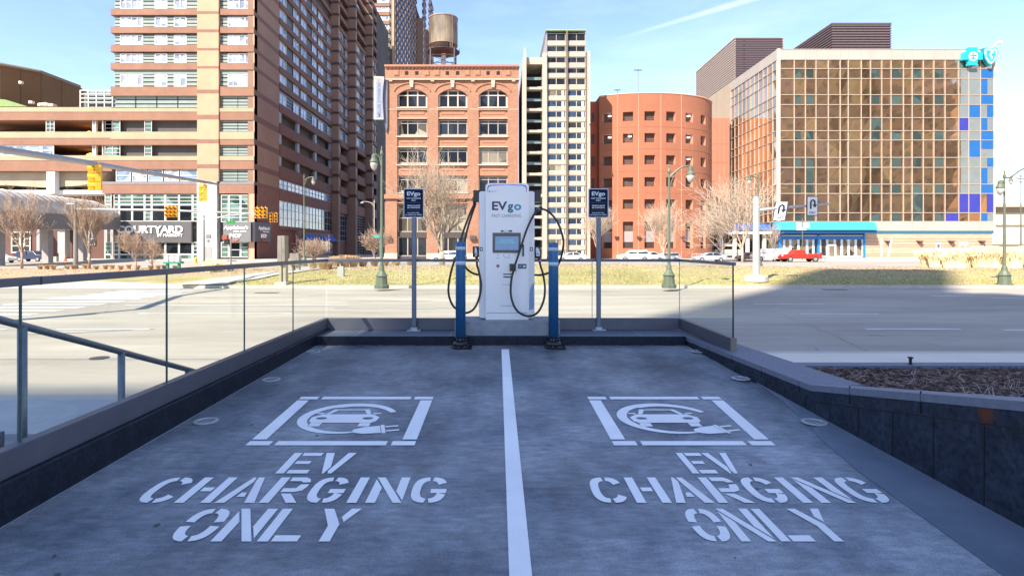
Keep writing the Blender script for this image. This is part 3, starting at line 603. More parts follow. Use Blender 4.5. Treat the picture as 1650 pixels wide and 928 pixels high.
for a, b in ((771.7, 782.0), (852.4, 861.6)):
    pts = rrect(U(a), U(b)+0, 1.05, ZZ(308), .035)
    if a < 780: pts = [(p[0] if p[0] < U(777) else U(b), p[1]) for p in pts]
    else: pts = [(p[0] if p[0] > U(857) else U(a), p[1]) for p in pts]
    MB(T).prism(pts, -.34, -.035).build('side_panel', cw2, ch, bevel=.004)
mb = MB(T)                                        # violet light line round the top corners
arc = [(U(785.3)+.006, ZZ(310)), (U(785.3)+.006, ZZ(303)), (U(788)-.002, ZZ(300)), (U(792), ZZ(298.7)), (U(817), ZZ(298.3)), (U(842), ZZ(298.7)), (U(846)+.002, ZZ(300)), (U(849)-.006, ZZ(303)), (U(849)-.006, ZZ(310))]
mb.tube([(p[0], .004, p[1]) for p in arc], [.002, .006, .009, .006, .003, .006, .009, .006, .002], n=6).build('light_strip', mat('violet_strip', (0.10, 0.075, 0.55), 0.35, 0.1), ch)
navy = mat('logo_navy', (0.012, 0.035, 0.085), 0.4, 0); teal = mat('logo_teal', (0.012, 0.13, 0.20), 0.4, 0); teal2 = mat('logo_blue_green', (0.02, 0.26, 0.36), 0.4, 0); grey = mat('letter_grey', (0.30, 0.31, 0.33), 0.5, 0)
text_part('EV', 'logo_lettering', navy, ch, U(792.8), U(817.2), ZZ(338.3), ZZ(324.6)-ZZ(338.3), T, bold=.028)
text_part('g', 'logo_lettering', teal, ch, U(817.9), U(827), ZZ(338.3), (ZZ(324.6)-ZZ(338.3))*.98, T, bold=.03)
text_part('o', 'logo_lettering', teal2, ch, U(828.3), U(840), ZZ(338.3), (ZZ(324.6)-ZZ(338.3))*.98, T, bold=.03)
text_part('FAST CHARGING', 'lettering', grey, ch, U(792.8), U(840), ZZ(350.3), ZZ(344.9)-ZZ(350.3), T)
text_part('DELTA', 'maker_lettering', grey, ch, U(790.3), U(800), ZZ(309.2), .012, T)
MB(T).add([(U(787.6), .007, ZZ(310)), (U(789.6), .007, ZZ(310)), (U(789.0), .007, ZZ(306.5))], [(0, 1, 2)]).build('maker_mark', navy, ch)
sc_ = MB(T).box(U(793.8), U(839), .002, .016, ZZ(407.3), ZZ(375.2)).build('screen', mat('screen_bezel', (0.035, 0.04, 0.06), 0.25, 0), ch, bevel=.003)
MB(T).box(U(797.8), U(835.5), .017, .019, ZZ(403), ZZ(381)).build('display', mat('display_blue', (0.045, 0.13, 0.26), 0.12, 0.12, scale=7, emit=0.25), sc_)
text_part('READY TO CHARGE', 'display_text', mat('display_green', (0.05, 0.50, 0.42), 0.3, 0, emit=0.3), sc_, U(807), U(827), ZZ(388), .014, T, d=.0195, thick=.001)
text_part('PLUG IN OR TAP TO BEGIN', 'display_text', mat('display_green', (0.05, 0.50, 0.42), 0.3, 0, emit=0.3), sc_, U(803), U(830), ZZ(391.5), .011, T, d=.0195, thick=.001)
MB(T).box(U(807), U(825), .003, .014, ZZ(373.6), ZZ(371.2), 0).box(U(811), U(819.6), .0145, .0155, ZZ(373.4), ZZ(371.6), 1).build('camera_bar', [navy, cw], ch)
for p in (802.2, 811.8, 820.6, 830):
    MB(T).lathe([(0, 0)], 0, 0) if 0 else None
    k_ = MB(T); k_.add([(U(p)+.0075*math.cos(a*.6283), .0075, ZZ(411.3)+.0075*math.sin(a*.6283)) for a in range(10)], [tuple(range(10))]); k_.build('push_button', mat('button_dark', (0.12, 0.13, 0.15), 0.4, 0), ch)
mb = MB(T).box(U(799), U(805), .004, .0055, ZZ(416.4), ZZ(415.6)).box(U(812), U(822), .004, .0055, ZZ(415.4), ZZ(414.6)); mb.build('button_caption', grey, ch)
st = MB(T); st.add([(U(802.3)+.024*math.cos(a*.5236), .006, ZZ(428.6)+.024*math.sin(a*.5236)) for a in range(12)], [tuple(range(12))]); st.build('contactless_sticker', mat('sticker_red', (0.40, 0.10, 0.11), 0.5, 0.4, scale=60), ch)
MB(T).box(U(821), U(831), .004, .035, ZZ(436.5), ZZ(425)).build('card_reader', mat('reader_black', (0.018, 0.018, 0.02), 0.3, 0), ch, bevel=.004)
rp = MB(T).box(U(834.6), U(848.2), .004, .008, ZZ(432.7), ZZ(425.3)).build('reader_plate', mat('plate_blue', (0.02, 0.06, 0.12), 0.3, 0), ch)
MB(T).tube([(U(837), .010, ZZ(430)), (U(838.5), .010, ZZ(427.6)), (U(840), .010, ZZ(430))], .004, 6).box(U(842.5), U(846.8), .0085, .0095, ZZ(430.4), ZZ(427.8)).build('plate_symbol', mat('symbol_pale', (0.55, 0.70, 0.80), 0.4, 0), rp)
MB(T).box(U(811), U(824.5), .004, .012, ZZ(442.4), ZZ(441)).box(U(811), U(824.5), .004, .012, ZZ(447), ZZ(445.4)).box(U(811.5), U(824), .004, .006, ZZ(445.4), ZZ(442.4), 1).build('card_slot', [navy, cw2], ch)
MB(T).box(U(841.5), U(844.2), .004, .012, ZZ(413), ZZ(394)).build('handle_slot', M['black'], ch)
text_part('POWERED BY RENEWABLE', 'lettering_small', grey, ch, U(808), U(822), ZZ(459), .008, T); text_part('www.evgo.com', 'lettering_small', navy, ch, U(806.5), U(828), ZZ(493), .014, T)
sw = MB(T); sw.add([(x, -.031, z) for x, z in [(U(853.2), ZZ(500)), (U(860.2), ZZ(498)), (U(860.6), ZZ(455)), (U(857), ZZ(459.5)), (U(854.3), ZZ(466)), (U(853.3), ZZ(475))]], [tuple(range(6))]); sw.build('blue_swoosh', mat('swoosh_blue', (0.20, 0.33, 0.52), 0.4, 0.05), ch)
for p in (775.4, 856.4):
    MB(T).box(U(p-2.2), U(p+2.2), -.034, -.030, ZZ(404.6), ZZ(398.4)).build('connector_label', navy, ch); MB(T).box(U(p-.9), U(p+.9), -.0305, -.029, ZZ(403), ZZ(400)).box(U(p-1.7), U(p+1.7), -.034, -.031, ZZ(408), ZZ(406.8)).build('connector_caption', [cw], ch)
# cable retractor boxes, holsters, plugs, cables
blk = M['black']; cabm = mat('cable_black', (0.012, 0.012, 0.015), 0.38, 0.1)
def pt(px, py, Y): return (X_(px, Y), Y, Z_(py, Y))
MB().box(X_(763, 8.3), X_(772, 8.3), 8.22, 8.42, Z_(326, 8.3), Z_(307.5, 8.3)).box(X_(766, 8.3), X_(786, 8.3), 8.30, 8.36, Z_(309, 8.3), Z_(306.6, 8.3)).build('cable_arm', blk, ch, bevel=.006)
MB().box(X_(861.3, 8.3), X_(871, 8.3), 8.22, 8.42, Z_(326, 8.3), Z_(307.5, 8.3)).box(X_(850, 8.3), X_(868, 8.3), 8.30, 8.36, Z_(309, 8.3), Z_(306.6, 8.3)).build('cable_arm', blk, ch, bevel=.006)
def spline(P, n=10):
    P = [Vector(p) for p in P]; out = []
    for i in range(len(P)-1):
        p0, p1, p2, p3 = P[max(i-1, 0)], P[i], P[i+1], P[min(i+2, len(P)-1)]
        for k in range(n):
            t = k/n; out.append(0.5*((2*p1)+(p2-p0)*t+(2*p0-5*p1+4*p2-p3)*t*t+(3*p1-p0-3*p2+p3)*t**3))
    return out+[P[-1]]
def cable(P, r=.0155): MB().tube(spline([pt(*q) for q in P]), r, 10).build('cable', cabm, ch, smooth=True)
cable([(867, 337, 8.12), (858, 350, 8.06), (848, 372, 8.0), (839, 400, 7.97), (829, 430, 7.96), (823.5, 455, 7.96), (824, 480, 7.96), (832, 499, 7.96), (845, 508, 7.96), (858, 508.5, 7.98), (869, 500, 8.0), (876.5, 482, 8.03), (878, 462, 8.07), (875, 442, 8.1), (871.5, 430, 8.12), (869.5, 422, 8.13)])
cable([(869, 336.5, 8.14), (880, 339, 8.12), (892, 349, 8.08), (902, 366, 8.04), (907.5, 386, 8.0), (907, 402, 8.0), (903, 418, 8.05), (897, 430, 8.1), (885, 439, 8.2), (872, 443, 8.3), (860, 443, 8.36)])
cable([(764.5, 328, 8.3), (757, 345, 8.26), (749, 366, 8.2), (743, 385, 8.16), (738, 405, 8.12), (729, 430, 8.1), (723.5, 455, 8.1), (723, 474, 8.1), (729, 491, 8.1), (740, 501, 8.1), (752, 504, 8.1), (764, 497, 8.1), (772, 480, 8.12), (775, 460, 8.14), (772, 440, 8.16), (769, 428, 8.17), (768, 420, 8.17)])
cable([(766.5, 328, 8.32), (760, 347, 8.3), (753, 370, 8.26), (748, 395, 8.22), (747, 415, 8.2), (750, 430, 8.2), (758, 438, 8.24), (767, 442, 8.3), (774, 443, 8.36)])
MB().tube([pt(764.2, 318, 8.28), pt(764.6, 331, 8.3)], [.03, .02], 10).build('cable_clamp', blk, ch)
MB().tube([pt(862, 342, 8.16), pt(873, 333, 8.14)], [.016, .022], 10).tube([pt(866, 339, 8.15), pt(869, 336, 8.12)], [.028, .028], 10, m=1).build('cable_clamp', [blk, M['steel']], ch)
gunw = mat('plug_white', (0.66, 0.67, 0.68), 0.35, 0.04)
def holster(px, s_):
    Y = 8.17
    h = MB().box(X_(px-5.4, Y), X_(px+5.0, Y), Y+.0, Y+.16, Z_(414.5, Y), Z_(397, Y)).build('plug_holster', blk, ch, bevel=.006)
    T2 = front(Y); a = lambda x, y: (X_(px+s_*x, Y), Z_(y, Y))
    MB(T2).prism([a(-2.2, 413.0), a(2.6, 412.6), a(3.6, 409), a(2.6, 403), a(.3, 399.2), a(-2.4, 398.8), a(-3.4, 402)], .004, .052).build('plug_body', gunw, h, bevel=.007)
    MB().tube([pt(px+s_*-.5, 408.5, Y-.055), pt(px+s_*.2, 410.3, Y-.055)], .008, 8).build('plug_latch', navy, h)
    MB().tube([pt(px+s_*.4, 412, Y-.02), pt(px+s_*2.6, 417.5, Y-.02), pt(px+s_*3.3, 423, Y-.02)], [.03, .02, .019], 10).build('plug_grip', blk, h, smooth=True)
    MB().tube([pt(px+s_*2.9, 419.3, Y-.02), pt(px+s_*3.1, 421.3, Y-.02)], [.024, .024], 10).build('plug_collar', M['steel'], h)
holster(767, .6); holster(866.5, 1)

# ---------------------------------------------------------------- bollards
bm_b = mat('bollard_blue', (0.015, 0.11, 0.255), 0.42, 0.10, scale=4); bm_s = mat('reflective_band', (0.45, 0.53, 0.60), 0.35, 0.08)
def bollard(px, py, ptop, lab):
    Y = 1.46*F/(py-388); x = X_(px, Y); z0 = zr(Y); zt = Z_(ptop, Y); r = 8.1/F*Y
    t = thing('bollard', lab, 'bollard', (x, Y, z0), 'blue bollards before the charger')
    MB().lathe([(r, z0+.10), (r, zt-.035), (r*.92, zt-.018), (r*.7, zt-.005), (0, zt)], x, Y, 28).build('post', bm_b, t, smooth=True)
    for a, b in ((397.5, 403.2), (421, 427)): MB().lathe([(r+.0015, Z_(b+ (ptop-389), Y)), (r+.0015, Z_(a+(ptop-389), Y))], x, Y, 28).build('reflective_band', bm_s, t, smooth=True)
    b = MB().lathe([(.125, z0+.003), (.125, z0+.02), (.11, z0+.03), (.112, z0+.06), (.10, z0+.085), (.083, z0+.095), (.083, z0+.15), (.070, z0+.155)], x, Y, 24).box(x-.04, x+.155, Y-.14, Y+.06, z0+.003, z0+.022).build('base', mat('base_black', (0.010, 0.011, 0.015), 0.22, 0.1), t)
    for k in range(6):
        a = R(-150+k*48); q = (x+.104*math.cos(a), Y+.104*math.sin(a)); MB().lathe([(.009, z0+.026), (.009, z0+.036), (0, z0+.040)], q[0], q[1], 8).build('bolt', M['steel'], b)
    for k in range(4):
        a = R(-120+k*30); MB().tube([(x+.08*math.cos(a), Y+.08*math.sin(a), z0+.125), (x+.09*math.cos(a), Y+.09*math.sin(a), z0+.125)], .007, 8).build('bolt', M['steel'], b)
bollard(742.2, 560.5, 389, 'blue bollard with two pale bands left of the charging cabinet')
bollard(891.8, 560.5, 390.5, 'blue bollard with two pale bands right of the charging cabinet')

# ---------------------------------------------------------------- signs on posts
def evsign(pcx, s0, s1, py, lab):
    Y = 1.234*F/(py-HY); x = X_(pcx, Y); z0 = .817; T = front(Y-.03)
    Ys = Y-.03; u = lambda p: X_(p, Ys); z = lambda p: Z_(p, Ys)
    t = thing('sign_post', lab, 'sign', (x, Y, z0), 'dark blue parking signs on posts')
    MB().box(x-.033, x+.033, Y-.02, Y+.02, z0+.01, Z_(350, Y)).box(x-.026, x+.026, Y-.026, Y-.0205, z0+.02, Z_(352, Y), 1).build('post', [mat('galvanised_post', (0.10, 0.125, 0.165), 0.5, 0.12, scale=9, metal=0.3), mat('galvanised_channel', (0.15, 0.18, 0.23), 0.5, 0.12, scale=9, metal=0.3)], t, bevel=.003)
    b = MB().box(x-.10, x+.10, Y-.09, Y+.07, z0+.0015, z0+.014).box(x-.05, x+.05, Y-.045, Y+.045, z0+.014, z0+.05).build('base_plate', mat('galvanised_plate', (0.40, 0.44, 0.48), 0.4, 0.12, scale=14, metal=0.35), t, bevel=.003)
    for sx in (-1, 1):
        for sy in (-1, 1): MB().lathe([(.012, z0+.014), (.012, z0+.026), (0, z0+.03)], x+sx*.08, Y-.01+sy*.06, 8).build('bolt', M['steel'], b)
    p = MB(T).prism(rrect(u(s0), u(s1), z(351), z(304), .018), -.004, 0).build('sign_panel', mat('sign_rim', (0.52, 0.58, 0.66), 0.5, 0), t)
    MB(T).prism(rrect(u(s0)+.012, u(s1)-.012, z(351)+.012, z(304)-.012, .012), .0005, .003).build('sign_face', mat('sign_navy', (0.004, 0.010, 0.036), 0.6, 0, spec=.15), p)
    wm_ = mat('sign_white', (0.62, 0.68, 0.74), 0.5, 0); wd = s1-s0
    def ln(s, a, b, y, h, bold=.02): text_part(s, 'lettering', wm_, p, u(s0+wd*a), u(s0+wd*b), z(y), h, T, d=.0035, thick=.001, bold=bold)
    ln('EVgo', .17, .83, 315.2, .058, .03); ln('FAST CHARGING', .15, .85, 320.8, .020, .03); ln('ONLY', .38, .62, 324.2, .020, .03)
    ln('VEHICLE MUST', .17, .83, 332.6, .020, .03); ln('BE CHARGING', .19, .81, 335.8, .020, .03)
    ln('VIOLATORS WILL', .17, .80, 344.2, .018, .02); ln('BE TICKETED OR TOWED', .10, .90, 347.4, .018, .02)
    MB(T).box(u(s0+5), u(s1-5), .003, .0038, z(326.9), z(326.5)).box(u(s0+5), u(s1-5), .003, .0038, z(339.3), z(338.9)).build('divider_line', mat('sign_line', (0.08, 0.12, 0.2), 0.5, 0), p)
evsign(667.3, 650.3, 683, 533, 'dark blue rules sign on a grey post left of the charger')
evsign(964.5, 948, 980.5, 532, 'dark blue rules sign on a grey post right of the charger')

# ================================================================ BUILDINGS
lv = mat('louvre_teal_grey', (0.24, 0.29, 0.26), 0.6, 0.08, scale=1); lvd = mat('louvre_gap', (0.025, 0.03, 0.03), 0.8, 0.1)
tealg = pane_mat('glass_green', (0.05, 0.12, 0.10), var=0.6, scale=0.5, c2=(0.18, 0.29, 0.25), spec=0.3); frm = mat('frame_cream', (0.571, 0.554, 0.504), 0.6, 0.05)
curt = pane_mat('curtained_pane', (0.34, 0.40, 0.50), rough=0.12, var=0.55, scale=0.9, c2=(0.72, 0.72, 0.72)); dpane = pane_mat('pane_dark', (0.018, 0.022, 0.028), var=0.7, scale=0.45, spec=0.22)
bpane = pane_mat('pane_blue', (0.10, 0.18, 0.32), var=0.5, scale=0.5, c2=(0.40, 0.52, 0.68), rough=0.1)
salmon = mat('salmon_band', (0.294, 0.155, 0.101), 0.9, 0.08, scale=0.8, dirt=0.12); cream = mat('cream_band', (0.47, 0.328, 0.21), 0.9, 0.06, scale=0.8, dirt=0.08)
tan = mat('tan_pier', (0.462, 0.323, 0.202), 0.9, 0.06, scale=0.5, dirt=0.08); brown = mat('brown_stripe', (0.26, 0.135, 0.095), 0.9, 0.08, scale=1); wallb = brick_mat('dark_brick_side', (0.22, 0.095, 0.065), (0.17, 0.07, 0.05), (0.2, 0.12, 0.1), 1.0, bw=.6, rh=.2, axis='side', bump=0)
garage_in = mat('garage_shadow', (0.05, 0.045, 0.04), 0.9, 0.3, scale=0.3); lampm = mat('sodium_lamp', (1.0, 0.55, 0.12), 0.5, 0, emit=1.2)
ZF = 100.0
class Fac:
    """A face of a building with its windows as parts; beyond 100 the rest go into one part."""
    def __init__(s, root, T, lim=95): s.root = root; s.T = T; s.n = 0; s.lim = lim; s.rest = {}
    def win(s, u0, u1, z0, z1, cols, rows, fm, gm, d=0.0, fw=0.10, name='window', inset=0.08, counter=None):
        c = counter if counter is not None else s
        mb = MB(s.T) if c.n < c.lim else s.rest.setdefault((name, fm.name, gm.name), (MB(s.T), fm, gm))[0]
        mb.quad((u0, d-inset, z0), (u1, d-inset, z0), (u1, d-inset, z1), (u0, d-inset, z1), 1)
        for a, b in ((z0, z0+fw), (z1-fw, z1)): mb.box(u0, u1, d-inset+.01, d, a, b)
        for i in range(cols+1):
            x = u0+(u1-u0)*i/cols; w2 = fw if i in (0, cols) else fw*.8; x = min(max(x, u0+w2/2), u1-w2/2); mb.box(x-w2/2, x+w2/2, d-inset+.012, d-.003, z0+fw, z1-fw)
        for j in range(1, rows):
            z = z0+(z1-z0)*j/rows; mb.box(u0+fw, u1-fw, d-inset+.014, d-.006, z-fw*.4, z+fw*.4)
        if c.n < c.lim: mb.build(name, [fm, gm], s.root)
        c.n += 1
    def flush(s):
        for (nm, _, _), (mb, fm, gm) in s.rest.items():
            tag(mb.build(nm, [fm, gm], s.root), kind='stuff')
def louvre(mb, u0, u1, z0, z1, d, n=3, ml=0, mg=1):
    mb.quad((u0, d-.12, z0), (u1, d-.12, z0), (u1, d-.12, z1), (u0, d-.12, z1), mg)
    h = (z1-z0)/n
    for i in range(n): mb.box(u0, u1, d-.11, d, z0+i*h+h*.30, z0+(i+1)*h, ml)

# ---- hotel tower --------------------------------------------------------------
T = front(ZF); u = lambda p: X_(p, ZF); z = lambda p: Z_(p, ZF)
hotel = thing('hotel_tower', 'tall tan and brown banded hotel tower with a dark receding side wall', 'building', (-60, ZF, 0))
XS = u(410)                                # corner, side plane
core = MB(); core.box(u(181)+.3, XS-1.2, ZF+.9, 196, 0, 76); core.box(XS-2, XS-.62, 111.5, 196, z(150), 76)
core.build('wall', mat('hotel_core', (0.10, 0.09, 0.08), 0.9, 0.15), hotel)
bands = [(15, 25), (44, 54), (73, 84), (102, 113), (140, 155)]+[(15-29*k, 25-29*k) for k in range(1, 12)]
b1 = MB(T)
for a, b in bands:
    b1.box(u(181)-.25, u(319), -.9, .12, z(b), z(a)); b1.box(u(354), u(409.6), -.9, .12, z(b), z(a))
for a, b in ((181, 194), (219+6, 234), (252+7, 273)):
    b1.box(u(181)-.25, u(319), -.9, .12, z(b), z(a)); b1.box(u(354), u(409.6), -.9, .12, z(b), z(a))
b1.box(u(165), u(409.6), -.9, .1, z(312), z(297.5))
b1.build_each('spandrel_band', [salmon], hotel)
b1 = MB(T)
for a, b in ((175, 180.8), (213, 224.8), (252, 258.8)):
    b1.box(u(181)-.2, u(319), -.9, .18, z(b), z(a)); b1.box(u(354), u(409.6), -.9, .18, z(b), z(a))
b1.build_each('cream_band', [cream], hotel)
b1 = MB(T).box(u(165), u(319), -.9, .14, z(297.3), z(293)).box(u(354), u(409.6), -.9, .14, z(297.3), z(293)); b1.build('grey_trim', mat('grey_blue_trim', (0.22, 0.20, 0.22), 0.8, 0.1), hotel)
MB(T).box(u(319.3), u(353.7), -1.2, .35, z(293), 76).build('tan_pier', tan, hotel)
MB(T).box(u(409.6)-.2, XS, -1.2, .0, z(312), 76).build('corner_trim', tan, hotel)
MB(T).box(u(319.5), u(351), -1.0, .45, 0, z(293)-.05).build('white_pier', mat('white_pier', (0.622, 0.613, 0.605), 0.7, 0.05, scale=0.4), hotel)
MB(T).box(u(329), u(343), .45, .52, 0.1, z(397)).build('service_door', mat('grey_door', (0.30, 0.29, 0.28), 0.6, 0.1), hotel)
b1 = MB(T)
strp = [(20, 24.5), (49, 54), (79, 83), (108, 112), (145.6, 152), (186, 193.5), (225.5, 232), (265.5, 272)]+[(20-29*k, 24.5-29*k) for k in range(1, 12)]
for a, b in strp: b1.box(u(319.4), u(353.6), .35, .36, z(b), z(a))
b1.build_each('pier_stripe', brown, hotel)
fc = Fac(hotel, T); lou = MB(T)
rows = [(25.5, 43.5), (54.5, 72.5), (84.5, 101.5), (119.5, 139.5), (-4, 14.5), (-33, -15)]
for a, b in rows:
    z0, z1 = z(b), z(a)-(0 if a == 119.5 else .15)
    for x0, x1, n in ((192, 229, 4), (248, 268, 2), (279, 299, 2), (366, 403, 4)):
        fc.win(u(x0), u(x1), z0, z1, n, 1, M['white'], curt, d=-.25, fw=.16)
    for x0, x1 in ((183, 191.7), (229.3, 247.7), (268.3, 278.7), (299.3, 318.7), (354.3, 365.7), (403.3, 409)):
        louvre(lou, u(x0), u(x1), z0, z1, -.3)
lou.box(u(183), u(318.7), -.5, -.2, z(119.3), z(113.2)); lou.box(u(354.3), u(409), -.5, -.2, z(119.3), z(113.2))
for k in range(2, 11): lou.box(u(183), u(409), -.7, -.5, z(15-29*k-.3), z(25-29*(k+1)), 0)
for a, b in ((155, 175),):
    for i in range(4): x0 = 183+i*34; louvre(lou, u(x0)+.1, u(x0+34)-.1, z(b), z(a), -.3, 3)
for a, b in ((155, 175), (194, 213), (234, 252), (273, 293)):
    for x0, x1 in ((355, 381.5), (382.5, 408.5)): louvre(lou, u(x0), u(x1), z(b), z(a), -.3, 4)
lou.build('louvre_panel', [lv, lvd], hotel)
# open parking decks in the base (also below, in the left wing)
def opening(mb, T, x0, x1, a, b, zf=u, zz=z, depth=9):
    mb.quad((zf(x0), -depth, zz(b)), (zf(x1), -depth, zz(b)), (zf(x1), -depth, zz(a)), (zf(x0), -depth, zz(a)))
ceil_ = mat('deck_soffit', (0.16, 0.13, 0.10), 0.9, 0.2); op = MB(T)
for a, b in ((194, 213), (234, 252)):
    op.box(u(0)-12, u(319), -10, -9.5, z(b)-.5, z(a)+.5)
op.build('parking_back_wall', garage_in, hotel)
for a, b in ((194, 213), (234, 252)):
    for x0, x1 in ((168, 193), (232, 244)):
        fc.win(u(x0), u(x1), z(b), z(a), 2 if x0 < 200 else 1, 3, frm, tealg, d=-.1, fw=.1)
for i, (x0, x1) in enumerate(((186, 210), (212, 236), (238, 262), (264, 288), (290, 318))): fc.win(u(x0), u(x1), z(292.5), z(273.5), 1, 2, frm, bpane if i % 2 == 0 else curt, d=-.1, fw=.16)
# glazed ground floors
for x0, x1, n in ((168, 179, 1), (182.5, 191, 1), (191.5, 212, 1), (212.5, 232, 1), (232.5, 243.5, 1), (244, 265.5, 1), (266, 287.5, 1), (288, 309.5, 1), (310, 318.7, 1)):
    gmn = tealg if (x1-x0) < 12 else dpane
    fc.win(u(x0), u(x1), z(330), z(312.5), n, 3, frm, tealg, d=-.1, fw=.14)
    fc.win(u(x0), u(x1), z(357), z(330), n, 1 if x1-x0 > 12 else 4, frm, gmn, d=-.1, fw=.14)
    fc.win(u(x0), u(x1), z(410), z(390), n, 1 if x1-x0 > 12 else 3, frm, gmn, d=-.1, fw=.14)
    fc.win(u(x0), u(x1), z(418.3), z(410), n, 1, frm, tealg, d=-.1, fw=.14)
for x0, x1 in ((355.5, 368), (368.3, 387), (387.3, 400)):
    fc.win(u(x0), u(x1), z(358), z(314), 1, 6, frm, tealg, d=-.1, fw=.14); fc.win(u(x0), u(x1), z(415), z(390), 1, 3 if x0 != 368.3 else 2, frm, tealg if x0 != 368.3 else dpane, d=-.1, fw=.14)
MB(T).box(u(401), XS, -1, .05, 0, z(312)).build('corner_pier', mat('pink_pier', (0.58, 0.33, 0.22), 0.9, 0.1), hotel)
# the side wall, its shade painted into darker copies of the front colours
TS = rightface(XS); SP = -XS*917  # u as a function of photo column along the wall
us = lambda p: SP/(802-p)
zs = z
tanS = mat('tan_shaded_side', (0.27, 0.17, 0.12), 0.9, 0.06, scale=0.5, dirt=0.1)
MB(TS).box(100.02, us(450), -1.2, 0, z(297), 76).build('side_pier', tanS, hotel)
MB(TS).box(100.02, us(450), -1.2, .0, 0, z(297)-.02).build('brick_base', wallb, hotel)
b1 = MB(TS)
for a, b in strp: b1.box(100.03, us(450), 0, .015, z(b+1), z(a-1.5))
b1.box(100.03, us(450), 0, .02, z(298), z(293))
b1.build('shaded_side_stripe', mat('shaded_side_stripe', (0.15, 0.085, 0.07), 0.9, 0.1), hotel)
sband = mat('shaded_side_band', (0.155, 0.08, 0.06), 0.9, 0.1, scale=0.6); sdark = mat('side_dark', (0.07, 0.045, 0.04), 0.9, 0.2)
segs = [(XS, us(450.5), us(535), [(452, 463), (474, 483), (486, 495), (504, 511), (514, 522), (528, 534.5)])]
stepX = [(-41.1, 146.8, 157.0), (-39.2, 157.0, 169.6), (-37.4, 169.6, 176.0)]
sideb = MB(); sidel = MB(); cnt = fc
allbands = bands+[(175, 194), (213, 234), (252, 273)]
fside = []
def side_rows(Xp, y0, y1, wins, last=False):
    f = Fac(hotel, rightface(Xp), 95); fside.append(f)
    for a, b in allbands: sideb.box(Xp-.9, Xp+.12, y0, y1, z(b), z(a), 0)
    for k, (a, b) in enumerate([(25.5, 43.5), (54.5, 72.5), (84.5, 101.5), (113.5, 139.5), (-4, 14.5), (-33, -15), (-62, -44), (-91, -73), (-120, -102)]):
        louv = MB(rightface(Xp)); sidel.T = rightface(Xp)
        louvre(sidel, y0, y1, z(b), z(a), -.35, 4, 0, 1)
        for w0, w1 in wins: f.win(w0, w1, z(b), z(a if a != 113.5 else 119.5), 2, 1, frm, bpane, d=-.15, fw=.12, counter=cnt)
side_rows(XS, us(450.5), us(535), [(us(a), us(b)) for a, b in segs[0][3]])
colm = mat('deck_column_blue', (0.23, 0.30, 0.38), 0.6, 0.1)
dcol = MB()
for y in (us(451.5), us(481), us(509), us(533)):
    for a, b in ((155, 175), (194, 213), (234, 252)): dcol.box(XS-.6, XS-.1, y-.3, y+.9, z(b), z(a))
for i, (Xp, y0, y1) in enumerate(stepX):
    sideb.box(Xp-4.0, Xp, y0, y0+1.4, 0, 76, 1)
    for a, b in strp: sideb.box(Xp-1.9, Xp+.05, y0-.02, y0+1.38, z(b), z(a-1.5), 2)
    L_ = y1-y0
    side_rows(Xp, y0+1.4, y1, [(y0+1.6, y0+1.6+L_*.28), (y0+L_*.72, y0+L_*.92)])
    for a, b in ((155, 175), (194, 213), (234, 252), (276, 292)): dcol.box(Xp-.6, Xp-.1, y0+1.4, y0+2.2, z(b), z(a))
sideb.box(XS-3, XS-.45, us(450.5), 194, z(150), 76.2, 3); sideb.box(XS-3, -37.5, 176, 196, 0, 76, 3)
for a, b in ((155, 175), (194, 213), (234, 252)): sideb.box(XS-9.5, XS-9, us(450.5), 190, z(b)-.5, z(a)+.5, 3)
sideb.box(XS-9, XS-.9, us(450.5), 190, z(276), z(252)-.01, 3) if False else None
for i, (Xp, y0, y1) in enumerate(stepX): sideb.box(XS-9, Xp-.9, y0+1.4, y1, z(293), z(273), 3)
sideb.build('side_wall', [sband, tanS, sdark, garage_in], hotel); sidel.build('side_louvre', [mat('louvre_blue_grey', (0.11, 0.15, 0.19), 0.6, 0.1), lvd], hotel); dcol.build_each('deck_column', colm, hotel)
sb = MB(TS)                                   # lower side storeys: ribbon window, brick, curtain wall, shops
sb.box(us(450.5), us(536), -1, 0, z(314), z(293)).box(us(450.5), us(536), -1, 0, z(276), z(273)).box(us(450.5), us(536), -1, .02, z(366), z(360)).box(us(450.5), us(536), -1.2, -.3, 0, z(366))
sb.build('brick_wall', wallb, hotel)
f = Fac(hotel, TS)
for i in range(8):
    a = us(450.5)+(us(536)-us(450.5))*i/8; b = us(450.5)+(us(536)-us(450.5))*(i+1)/8
    f.win(a, b, z(293), z(276), 2, 2, frm if 0 else colm, curt if i in (1, 2, 4, 5, 6) else bpane, d=-.05, fw=.12)
    f.win(a, b, z(360), z(314), 2, 3, mat('frame_blue_grey', (0.25, 0.28, 0.32), 0.5, 0.1, metal=.3), bpane if i < 6 else dpane, d=-.05, fw=.10)
f.win(us(486), us(504), .6, z(381), 2, 1, colm, dpane, d=.62, fw=.12, name='shop_window'); f.win(us(513), us(532), .9, z(383), 3, 1, colm, pane_mat('shop_glow', (0.30, 0.24, 0.16), var=.8, scale=1.2, c2=(.62, .52, .38)), d=.62, fw=.1, name='shop_window')
MB(TS).box(us(478), us(485), -.3, .35, 0, z(366)).box(us(485), us(536), -.3, .5, 0, z(366)-.1).build('shop_front', mat('stone_pilaster', (0.20, 0.14, 0.115), 0.8, 0.2), hotel)
for a, b in ((us(484), us(503)), (us(511), us(533.5))):
    MB(TS).hexa([(a, .55, z(383)), (b, .55, z(383)), (b, 1.9, z(384)), (a, 1.9, z(384)), (a, .52, z(372.5)), (b, .52, z(372.5)), (b, .62, z(372.5)), (a, .62, z(372.5))]).build('awning', mat('awning_blue', (0.008, 0.09, 0.42), 0.6, 0.1), hotel)
